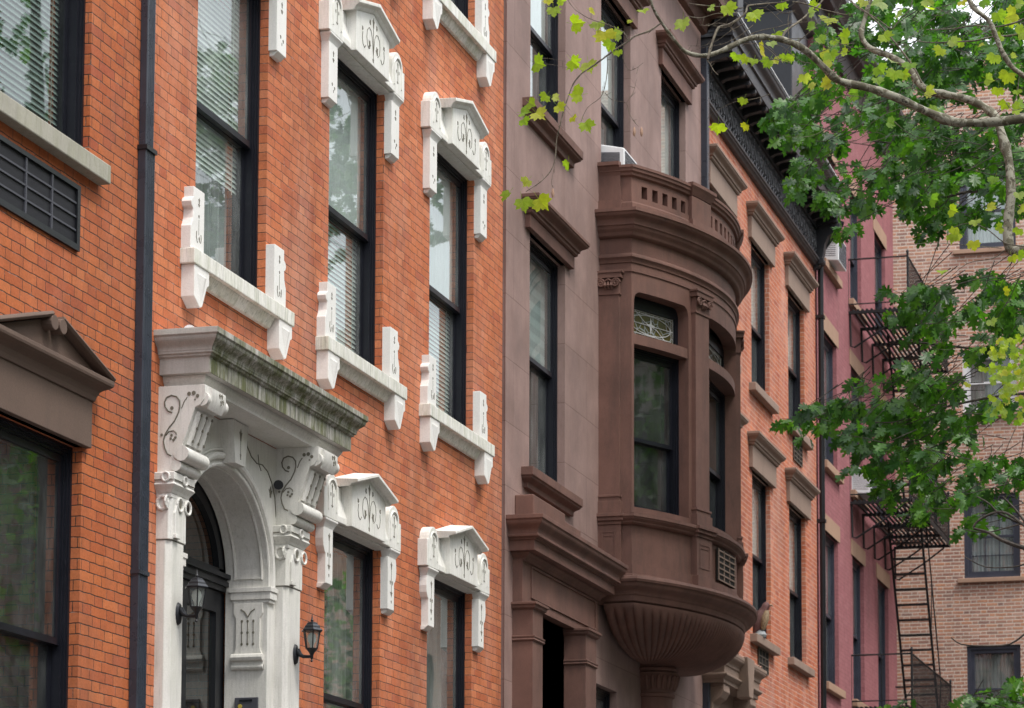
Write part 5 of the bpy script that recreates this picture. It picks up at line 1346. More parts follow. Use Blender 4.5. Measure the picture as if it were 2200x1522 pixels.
# branch and leaf positions in metres
SYC_LIMBS = [[[[18.0,-5.923,7.837],[17.935,-5.636,7.79],[17.87,-5.414,7.755],[17.804,-5.16,7.756],[17.739,-4.974,7.823],[17.674,-4.787,7.909],[17.609,-4.601,7.974],[17.543,-4.432,8.005],[17.478,-4.362,8.031],[17.413,-4.276,8.115],[17.348,-4.175,8.2],[17.283,-4.073,8.241],[17.217,-3.989,8.244],[17.152,-3.904,8.233],[17.087,-3.82,8.197],[17.022,-3.72,8.126],[16.957,-3.621,8.064],[16.891,-3.555,8.036],[16.826,-3.467,8.046],[16.761,-3.409,8.105],[16.696,-3.361,8.169],[16.63,-3.319,8.236],[16.565,-3.298,8.294],[16.5,-3.289,8.382]],0.043,0.01],[[[18.4,-5.869,6.935],[18.442,-5.566,6.984],[18.484,-5.46,7.021],[18.526,-5.445,7.223],[18.568,-5.463,7.441],[18.611,-5.448,7.698],[18.653,-5.401,7.889],[18.695,-5.357,8.04],[18.737,-5.301,8.135],[18.779,-5.166,8.238],[18.821,-4.988,8.312],[18.863,-4.842,8.363],[18.905,-4.749,8.45],[18.947,-4.674,8.578],[18.989,-4.562,8.682],[19.032,-4.431,8.762],[19.074,-4.335,8.832],[19.116,-4.275,8.944],[19.158,-4.298,9.085],[19.2,-4.353,9.316]],0.052,0.022],[[[17.5,-5.279,8.61],[17.5,-5.341,8.455],[17.5,-5.453,8.346],[17.5,-5.5,8.227],[17.5,-5.546,8.108],[17.5,-5.625,7.986],[17.5,-5.783,7.875]],0.018,0.024],[[[18.6,-4.813,8.345],[18.6,-4.745,8.484],[18.6,-4.557,8.747],[18.6,-4.419,8.901],[18.6,-4.297,9.0],[18.6,-4.193,9.098]],0.01,0.006],[[[16.6,-3.353,8.173],[16.575,-3.279,8.116],[16.55,-3.188,8.079],[16.525,-3.131,8.029],[16.5,-3.057,7.975],[16.475,-2.967,7.9],[16.45,-2.893,7.842],[16.425,-2.846,7.799],[16.4,-2.802,7.73],[16.375,-2.777,7.643],[16.35,-2.752,7.541],[16.325,-2.737,7.448],[16.3,-2.716,7.321],[16.275,-2.714,7.187],[16.25,-2.69,7.092],[16.225,-2.625,7.013],[16.2,-2.536,6.949]],0.008,0.003],[[[16.5,-3.154,8.025],[16.5,-3.121,8.091],[16.5,-3.024,8.148],[16.5,-2.895,8.201],[16.5,-2.814,8.253],[16.5,-2.765,8.299],[16.5,-2.716,8.378]],0.004,0.002],[[[16.5,-3.008,7.934],[16.5,-3.008,7.844],[16.5,-2.992,7.733],[16.5,-2.96,7.656],[16.5,-2.87,7.593],[16.5,-2.825,7.5]],0.004,0.0015],[[[16.5,-2.992,7.685],[16.5,-3.041,7.633],[16.5,-3.137,7.603],[16.5,-3.16,7.528],[16.5,-3.201,7.461],[16.5,-3.224,7.437]],0.003,0.0012],[[[16.5,-3.121,8.002],[16.5,-3.115,7.916],[16.5,-3.153,7.832],[16.5,-3.202,7.835],[16.5,-3.256,7.872]],0.003,0.0012],[[[16.5,-3.137,7.603],[16.5,-3.186,7.67],[16.5,-3.211,7.764]],0.0015,0.001],[[[16.3,-2.745,7.439],[16.3,-2.729,7.367],[16.3,-2.697,7.322]],0.002,0.001],[[[16.3,-2.707,7.164],[16.3,-2.682,7.039],[16.3,-2.691,6.991]],0.002,0.001],[[[16.4,-2.746,7.888],[16.4,-2.666,7.907],[16.4,-2.607,7.922]],0.0015,0.001],[[[16.4,-2.779,7.834],[16.4,-2.666,7.869],[16.4,-2.585,7.882]],0.0015,0.001],[[[16.8,-3.627,7.971],[16.838,-3.637,8.061],[16.877,-3.651,8.144],[16.915,-3.668,8.221],[16.954,-3.684,8.254],[16.992,-3.727,8.277],[17.031,-3.789,8.325],[17.069,-3.832,8.381],[17.108,-3.837,8.441],[17.146,-3.88,8.462],[17.185,-3.963,8.479],[17.223,-4.045,8.493],[17.262,-4.102,8.522],[17.3,-4.146,8.559]],0.012,0.005],[[[16.8,-3.624,7.965],[16.8,-3.643,7.938],[16.8,-3.668,7.891],[16.8,-3.7,7.857]],0.005,0.003],[[[17.3,-4.041,8.28],[17.383,-4.05,8.35],[17.467,-4.092,8.423],[17.55,-4.141,8.497],[17.633,-4.171,8.572],[17.717,-4.208,8.64],[17.8,-4.238,8.723]],0.01,0.006],[[[17.4,-4.065,8.256],[17.4,-4.063,8.348],[17.4,-4.06,8.434],[17.4,-4.073,8.499]],0.004,0.002],[[[17.2,-3.816,8.256],[17.2,-3.848,8.279],[17.2,-3.919,8.299],[17.2,-4.017,8.31],[17.2,-4.113,8.328],[17.2,-4.236,8.331],[17.2,-4.371,8.345],[17.2,-4.499,8.341]],0.0035,0.0015],[[[17.4,-4.104,8.246],[17.4,-4.17,8.3],[17.4,-4.235,8.347],[17.4,-4.333,8.384],[17.4,-4.398,8.395]],0.004,0.0015],[[[17.5,-4.126,8.231],[17.5,-4.156,8.248],[17.5,-4.208,8.234],[17.5,-4.267,8.223],[17.5,-4.345,8.249],[17.5,-4.404,8.261],[17.5,-4.524,8.267]],0.0045,0.002],[[[16.7,-3.522,8.332],[16.7,-3.617,8.311],[16.7,-3.731,8.292],[16.7,-3.851,8.272],[16.7,-3.902,8.271]],0.0045,0.003],[[[16.7,-3.521,8.243],[16.7,-3.585,8.225],[16.7,-3.649,8.232],[16.7,-3.712,8.246],[16.7,-3.788,8.239],[16.7,-3.876,8.244],[16.7,-3.914,8.254]],0.004,0.002],[[[16.7,-3.655,8.162],[16.7,-3.712,8.189],[16.7,-3.775,8.228]],0.003,0.001],[[[17.2,-3.901,8.457],[17.2,-3.94,8.457],[17.2,-3.985,8.424],[17.2,-4.03,8.375],[17.2,-4.062,8.339]],0.0025,0.0015],[[[17.3,-3.93,8.224],[17.3,-3.962,8.195],[17.3,-4.001,8.153],[17.3,-4.059,8.109],[17.3,-4.156,8.081]],0.0025,0.0015],[[[17.5,-4.073,8.603],[17.5,-4.151,8.583],[17.5,-4.249,8.541],[17.5,-4.353,8.506],[17.5,-4.444,8.478],[17.5,-4.526,8.478]],0.006,0.003],[[[18.0,-4.398,8.779],[18.0,-4.448,8.712],[18.0,-4.547,8.652],[18.0,-4.621,8.596],[18.0,-4.694,8.539],[18.0,-4.745,8.598],[18.0,-4.819,8.667],[18.0,-4.845,8.74]],0.006,0.004],[[[18.0,-5.637,8.434],[18.0,-5.539,8.417],[18.0,-5.417,8.421],[18.0,-5.283,8.401],[18.0,-5.149,8.406],[18.0,-4.989,8.413],[18.0,-4.866,8.436]],0.01,0.004],[[[18.0,-5.639,8.533],[18.0,-5.552,8.503],[18.0,-5.418,8.49],[18.0,-5.297,8.513],[18.0,-5.113,8.503],[18.0,-4.941,8.512]],0.008,0.004],[[[18.2,-4.807,8.147],[18.2,-4.814,8.209],[18.2,-4.833,8.284],[18.2,-4.759,8.341],[18.2,-4.66,8.387]],0.005,0.002],[[[18.0,-5.544,7.907],[18.0,-5.581,7.978],[18.0,-5.595,8.089],[18.0,-5.608,8.175]],0.005,0.003],[[[18.2,-5.593,6.948],[18.2,-5.459,6.982],[18.2,-5.35,7.076],[18.2,-5.253,7.133],[18.2,-5.154,7.14],[18.2,-5.068,7.108]],0.006,0.002],[[[18.2,-5.434,6.946],[18.2,-5.287,6.969],[18.2,-5.128,6.992],[18.2,-4.944,7.017],[18.2,-4.771,7.016]],0.004,0.0015],[[[18.2,-5.458,6.932],[18.2,-5.372,6.876],[18.2,-5.188,6.851],[18.2,-5.039,6.736]],0.005,0.002],[[[18.0,-4.812,7.964],[18.0,-4.664,7.926],[18.0,-4.54,7.86],[18.0,-4.465,7.778]],0.003,0.0015],[[[17.032,-4.187,8.355],[17.032,-4.125,8.337],[17.032,-4.063,8.362],[17.032,-4.001,8.413],[17.032,-3.939,8.439]],0.0035,0.001],[[[17.443,-4.751,8.242],[17.443,-4.796,8.21],[17.443,-4.841,8.213],[17.443,-4.885,8.2],[17.443,-4.93,8.142]],0.0035,0.001],[[[18.281,-3.796,8.827],[18.281,-3.929,8.899],[18.281,-4.062,8.966],[18.281,-4.194,8.985],[18.281,-4.326,8.98]],0.0035,0.001],[[[17.139,-4.076,8.189],[17.139,-4.189,8.196],[17.139,-4.302,8.163],[17.139,-4.414,8.099],[17.139,-4.526,8.054]],0.0035,0.001],[[[17.448,-4.862,7.895],[17.448,-4.927,7.893],[17.448,-4.991,7.852],[17.448,-5.055,7.821],[17.448,-5.119,7.834]],0.0035,0.001],[[[18.454,-5.428,8.05],[18.454,-5.315,7.96],[18.454,-5.203,7.869],[18.454,-5.091,7.821],[18.454,-4.979,7.803]],0.0035,0.001],[[[17.678,-4.754,7.75],[17.678,-4.84,7.667],[17.678,-4.927,7.622],[17.678,-5.014,7.614],[17.678,-5.1,7.591]],0.0035,0.001],[[[17.13,-4.271,8.009],[17.13,-4.203,8.029],[17.13,-4.135,8.09],[17.13,-4.067,8.148],[17.13,-3.999,8.162]],0.0035,0.001],[[[17.232,-4.603,7.454],[17.232,-4.709,7.47],[17.232,-4.814,7.494],[17.232,-4.919,7.479],[17.232,-5.024,7.431]],0.0035,0.001],[[[17.442,-5.008,8.463],[17.442,-5.1,8.442],[17.442,-5.192,8.388],[17.442,-5.283,8.294],[17.442,-5.374,8.208]],0.0035,0.001],[[[17.162,-4.401,7.749],[17.162,-4.497,7.777],[17.162,-4.592,7.761],[17.162,-4.688,7.742],[17.162,-4.783,7.765]],0.0035,0.001],[[[17.195,-3.793,8.355],[17.195,-3.693,8.308],[17.195,-3.592,8.246],[17.195,-3.492,8.221],[17.195,-3.391,8.233]],0.0035,0.001],[[[18.433,-5.416,8.596],[18.433,-5.346,8.608],[18.433,-5.275,8.65],[18.433,-5.205,8.736],[18.433,-5.135,8.821]],0.0035,0.001],[[[17.515,-5.56,7.76],[17.515,-5.602,7.711],[17.515,-5.644,7.707],[17.515,-5.686,7.712],[17.515,-5.728,7.678]],0.0035,0.001],[[[17.469,-3.921,7.94],[17.469,-3.803,7.913],[17.469,-3.685,7.907],[17.469,-3.567,7.867],[17.469,-3.449,7.787]],0.0035,0.001],[[[17.53,-3.99,8.183],[17.53,-3.914,8.265],[17.53,-3.837,8.323],[17.53,-3.759,8.336],[17.53,-3.682,8.345]],0.0035,0.001],[[[18.595,-3.365,9.094],[18.595,-3.485,9.16],[18.595,-3.605,9.177],[18.595,-3.725,9.176],[18.595,-3.845,9.214]],0.0035,0.001],[[[17.095,-4.851,8.014],[17.095,-4.731,8.056],[17.095,-4.61,8.073],[17.095,-4.489,8.117],[17.095,-4.368,8.203]],0.0035,0.001],[[[17.874,-3.628,8.678],[17.874,-3.564,8.631],[17.874,-3.5,8.601],[17.874,-3.436,8.619],[17.874,-3.371,8.648]],0.0035,0.001],[[[18.238,-4.691,8.528],[18.238,-4.801,8.56],[18.238,-4.911,8.638],[18.238,-5.021,8.738],[18.238,-5.131,8.805]],0.0035,0.001],[[[17.787,-4.394,7.664],[17.787,-4.466,7.668],[17.787,-4.538,7.704],[17.787,-4.61,7.717],[17.787,-4.682,7.685]],0.0035,0.001],[[[17.798,-3.994,8.273],[17.798,-3.905,8.302],[17.798,-3.815,8.318],[17.798,-3.726,8.288],[17.798,-3.636,8.241]],0.0035,0.001],[[[17.667,-3.624,8.485],[17.667,-3.557,8.545],[17.667,-3.49,8.559],[17.667,-3.423,8.547],[17.667,-3.355,8.561]],0.0035,0.001],[[[18.585,-3.929,8.751],[18.585,-3.855,8.717],[18.585,-3.78,8.645],[18.585,-3.705,8.59],[18.585,-3.63,8.584]],0.0035,0.001],[[[17.791,-4.381,7.818],[17.791,-4.26,7.77],[17.791,-4.138,7.727],[17.791,-4.017,7.73],[17.791,-3.895,7.756]],0.0035,0.001],[[[17.539,-3.782,8.474],[17.539,-3.662,8.391],[17.539,-3.541,8.35],[17.539,-3.42,8.34],[17.539,-3.299,8.31]],0.0035,0.001]]
SYC_LEAVES = [[16.528,-2.58,8.369,0.057],[16.6,-2.6,8.34,0.079],[16.521,-2.696,8.35,0.068],[16.607,-2.737,8.224,0.108],[16.464,-2.898,8.245,0.062],[16.527,-2.934,8.183,0.085],[16.543,-2.977,8.12,0.124],[16.334,-3.083,7.963,0.089],[16.661,-3.022,8.136,0.085],[16.678,-3.036,8.034,0.057],[16.237,-3.244,8.06,0.042],[16.686,-3.201,8.309,0.068],[16.681,-3.486,8.211,0.103],[16.534,-3.818,8.227,0.102],[16.222,-4.073,8.04,0.094],[16.649,-3.68,8.271,0.051],[16.264,-2.578,7.839,0.106],[16.684,-2.703,7.998,0.097],[16.534,-2.867,7.912,0.102],[16.23,-2.548,7.562,0.072],[16.284,-2.478,7.515,0.089],[16.518,-2.417,7.552,0.068],[16.485,-2.517,7.58,0.107],[16.573,-2.562,7.726,0.068],[16.664,-2.582,7.743,0.063],[16.309,-2.719,7.552,0.072],[16.202,-2.91,7.575,0.105],[16.661,-2.722,7.594,0.057],[16.207,-2.938,7.384,0.094],[16.638,-2.693,7.274,0.085],[16.258,-2.535,7.042,0.072],[16.605,-2.288,7.079,0.097],[16.591,-2.389,7.021,0.108],[16.639,-2.489,7.034,0.119],[17.771,-3.719,8.65,0.097],[18.23,-4.584,8.838,0.15],[17.282,-5.061,8.386,0.106],[17.94,-4.246,8.631,0.123],[17.463,-4.721,8.294,0.107],[18.248,-3.677,8.563,0.112],[18.083,-3.611,8.451,0.087],[17.66,-3.76,8.267,0.072],[17.737,-4.819,8.096,0.073],[17.037,-4.742,7.831,0.082],[17.048,-4.424,8.04,0.105],[17.832,-4.227,8.291,0.122],[17.684,-4.119,8.134,0.097],[18.211,-5.402,8.361,0.1],[17.851,-5.54,8.09,0.122],[17.194,-5.546,7.75,0.082],[17.508,-5.638,7.84,0.06],[18.075,-5.493,7.961,0.087],[17.732,-5.587,7.787,0.097],[17.015,-5.71,8.051,0.105],[18.173,-5.558,8.643,0.112],[18.159,-5.573,8.712,0.087],[17.119,-5.432,8.03,0.059],[17.761,-5.157,8.33,0.061],[17.534,-5.473,7.246,0.084],[18.102,-4.949,7.306,0.099],[17.436,-5.177,7.015,0.083],[17.327,-5.366,6.891,0.083],[17.681,-5.2,6.917,0.115],[18.353,-5.321,7.293,0.1],[17.133,-5.564,6.773,0.07],[17.16,-5.679,7.008,0.082],[17.869,-5.609,7.121,0.073],[18.239,-5.553,7.087,0.075],[17.717,-5.562,6.74,0.073],[17.608,-3.927,8.421,0.084],[18.201,-3.878,8.478,0.075],[18.087,-3.978,8.53,0.074],[17.094,-3.999,8.165,0.07],[18.234,-4.103,8.869,0.087],[17.274,-4.24,8.417,0.071],[17.423,-4.598,8.528,0.083],[18.171,-5.178,8.764,0.075],[17.591,-5.596,8.115,0.06],[18.118,-4.249,8.531,0.062],[17.651,-5.082,6.651,0.072],[18.287,-5.443,6.654,0.063],[17.659,-5.167,6.896,0.085],[17.634,-5.313,6.836,0.096],[17.945,-5.584,6.816,0.074],[20.856,-5.067,6.468,0.075],[20.317,-5.316,6.554,0.067],[19.614,-5.272,6.59,0.059],[20.65,-5.241,6.783,0.085],[20.414,-5.08,6.752,0.061],[20.867,-5.266,6.801,0.061],[20.419,-5.345,6.817,0.065],[20.043,-5.37,6.257,0.073],[19.716,-5.316,6.363,0.078],[20.058,-5.35,6.154,0.07],[19.64,-5.198,6.174,0.064],[20.481,-5.264,6.646,0.061],[19.53,-5.299,6.338,0.083],[20.711,-5.275,6.944,0.083],[20.243,-5.305,6.344,0.07],[20.953,-5.33,6.829,0.054],[20.618,-5.077,6.83,0.072],[20.892,-5.198,6.84,0.064],[20.555,-4.982,6.823,0.061],[20.44,-5.21,6.436,0.085],[20.101,-5.336,6.614,0.079],[19.52,-5.282,6.199,0.056],[20.422,-5.026,6.633,0.063],[19.734,-5.436,6.488,0.052],[20.88,-5.502,6.772,0.071],[19.887,-5.245,6.39,0.058],[20.667,-5.403,6.806,0.055],[20.922,-5.148,6.558,0.056],[20.321,-5.262,6.826,0.084],[19.736,-5.269,6.213,0.053],[19.683,-5.386,6.375,0.052],[20.835,-5.253,6.694,0.075],[20.929,-5.125,6.984,0.081],[20.541,-5.162,6.85,0.075],[19.731,-5.156,6.46,0.08],[19.752,-5.238,6.423,0.081],[20.523,-5.183,6.436,0.08],[20.135,-5.179,6.369,0.051],[20.94,-5.158,6.742,0.055],[20.735,-5.29,6.365,0.058],[20.578,-5.055,6.667,0.056],[20.56,-5.376,7.157,0.082],[20.771,-5.27,6.739,0.079],[20.429,-5.153,6.64,0.082],[20.846,-5.089,6.41,0.071],[19.884,-5.423,6.393,0.08],[20.843,-5.099,6.831,0.072],[20.837,-5.026,6.366,0.081],[20.548,-5.319,6.792,0.071],[20.03,-4.909,6.566,0.053],[20.318,-5.185,6.773,0.071],[19.607,-5.297,6.276,0.077],[19.675,-5.44,6.546,0.084],[19.501,-5.376,6.545,0.08],[19.527,-5.197,6.511,0.076],[19.717,-5.412,6.369,0.063],[20.724,-5.322,6.849,0.06],[19.551,-5.184,6.197,0.064],[20.794,-5.357,6.719,0.06],[20.557,-5.113,6.889,0.065],[20.831,-5.163,6.659,0.083],[20.111,-5.203,6.223,0.072],[20.43,-5.26,6.723,0.059],[19.895,-5.236,6.467,0.06],[20.637,-5.232,6.69,0.053],[19.638,-5.363,6.405,0.057],[20.836,-5.318,6.794,0.067],[20.183,-5.309,6.422,0.085],[20.765,-5.205,6.554,0.054],[20.351,-5.308,6.595,0.073],[20.77,-5.201,6.714,0.056],[20.65,-5.17,6.689,0.056],[19.987,-5.261,6.439,0.061],[20.046,-5.404,6.516,0.085],[20.934,-5.179,6.601,0.083],[19.586,-5.179,6.798,0.082],[20.765,-5.114,6.939,0.054],[20.218,-5.245,6.448,0.069],[20.616,-5.069,6.65,0.079],[19.729,-5.286,6.47,0.058],[19.792,-5.284,6.209,0.072],[20.562,-5.12,6.448,0.083],[20.972,-5.175,6.564,0.057],[20.738,-5.241,6.644,0.076],[19.562,-5.428,6.45,0.061],[19.709,-5.267,6.589,0.063],[20.17,-5.124,6.461,0.055],[20.598,-5.385,6.564,0.065],[20.337,-5.284,6.467,0.081],[20.29,-4.9,6.484,0.056],[20.399,-5.086,6.716,0.075],[20.7,-5.296,6.624,0.055],[19.928,-5.331,6.437,0.065],[19.755,-5.213,6.168,0.062],[20.938,-5.074,6.89,0.083],[20.306,-5.208,6.402,0.069],[19.795,-5.12,6.15,0.066],[20.394,-5.38,6.321,0.085],[20.395,-5.318,6.356,0.052],[19.621,-5.4,6.709,0.083],[20.316,-5.253,6.802,0.059],[20.799,-5.284,6.603,0.057],[20.536,-5.092,6.561,0.084],[20.125,-5.312,6.609,0.05],[20.767,-4.929,6.716,0.053],[20.137,-5.192,6.494,0.082],[20.933,-5.088,6.37,0.079],[20.884,-5.222,6.307,0.085],[19.937,-5.269,6.471,0.068],[20.461,-5.15,6.567,0.073],[17.879,-4.844,8.226,0.104],[17.217,-3.733,8.146,0.075],[17.543,-5.18,8.245,0.084],[18.026,-4.729,8.651,0.074],[18.228,-5.515,8.623,0.097],[17.575,-4.447,8.336,0.108],[17.396,-4.692,8.042,0.101],[18.042,-3.788,8.397,0.097],[17.31,-4.826,7.971,0.118],[18.528,-4.862,8.253,0.093],[17.506,-4.258,8.327,0.085],[17.774,-4.171,8.52,0.085],[17.504,-4.334,7.996,0.113],[18.335,-5.149,8.534,0.079],[17.053,-3.836,7.585,0.07],[18.048,-5.345,8.712,0.098],[18.547,-3.804,8.805,0.09],[18.171,-3.923,8.471,0.085],[17.154,-3.799,7.803,0.073],[17.695,-3.49,7.828,0.107],[17.549,-4.734,7.7,0.087],[17.582,-5.006,8.565,0.108],[18.499,-4.617,8.486,0.092],[17.138,-5.171,8.037,0.089],[17.458,-4.003,8.581,0.076],[18.213,-4.4,8.169,0.114],[18.423,-4.046,8.335,0.09],[18.473,-5.394,8.776,0.114],[18.137,-5.571,7.964,0.092],[17.921,-5.024,7.89,0.101],[17.536,-5.528,8.248,0.072],[18.076,-5.357,8.145,0.082],[18.403,-3.744,8.534,0.088],[18.351,-4.299,8.527,0.076]]
OAK_LIMBS = [[[[26.5,-3.353,8.476],[26.583,-3.591,8.456],[26.667,-3.83,8.435],[26.75,-4.124,8.402],[26.833,-4.382,8.38],[26.917,-4.622,8.314],[27.0,-4.898,8.273]],0.008,0.02],[[[27.5,-2.912,10.963],[27.571,-3.202,10.936],[27.643,-3.454,10.921],[27.714,-3.707,10.906],[27.786,-3.922,10.875],[27.857,-4.137,10.786],[27.929,-4.277,10.693],[28.0,-4.642,10.622]],0.008,0.025],[[[27.0,-2.733,10.296],[27.071,-3.017,10.242],[27.143,-3.265,10.199],[27.214,-3.512,10.171],[27.286,-3.761,10.217],[27.357,-3.992,10.279],[27.429,-4.242,10.302],[27.5,-4.694,10.348]],0.007,0.02],[[[26.0,-3.072,7.523],[26.071,-3.343,7.515],[26.143,-3.473,7.568],[26.214,-3.71,7.652],[26.286,-4.001,7.723],[26.357,-4.345,7.792],[26.429,-4.655,7.827],[26.5,-4.944,7.81]],0.007,0.016],[[[22.0,-4.703,5.648],[22.0,-4.748,5.705],[22.0,-4.881,5.766],[22.0,-4.998,5.753],[22.0,-5.157,5.628]],0.01,0.012],[[[22.0,-4.703,5.64],[22.0,-4.835,5.598],[22.0,-4.951,5.526],[22.0,-5.155,5.448],[22.0,-5.387,5.412]],0.01,0.024],[[[22.0,-4.736,5.913],[22.0,-4.838,5.849],[22.0,-4.91,5.765]],0.006,0.01],[[[22.0,-4.956,5.903],[22.0,-5.057,5.795],[22.0,-5.158,5.658]],0.006,0.012],[[[27.0,-4.076,11.608],[27.0,-4.221,11.512],[27.0,-4.366,11.425],[27.0,-4.509,11.302],[27.0,-4.761,11.151]],0.012,0.02],[[[27.5,-3.515,11.041],[27.5,-3.739,10.948],[27.5,-3.96,10.779]],0.008,0.012],[[[26.0,-4.303,7.783],[26.0,-3.92,7.831],[26.0,-4.481,8.091],[26.0,-4.727,8.288]],0.004,0.006],[[[22.0,-4.5,4.71],[22.0,-4.588,4.648],[22.0,-4.793,4.626],[22.0,-4.998,4.634],[22.0,-5.145,4.731]],0.005,0.009],[[[22.0,-4.614,5.637],[22.0,-4.805,5.599],[22.0,-4.997,5.635],[22.0,-5.158,5.672]],0.004,0.008],[[[22.0,-4.626,5.399],[22.0,-4.802,5.303],[22.0,-5.036,5.294],[22.0,-5.153,5.319]],0.004,0.008]]
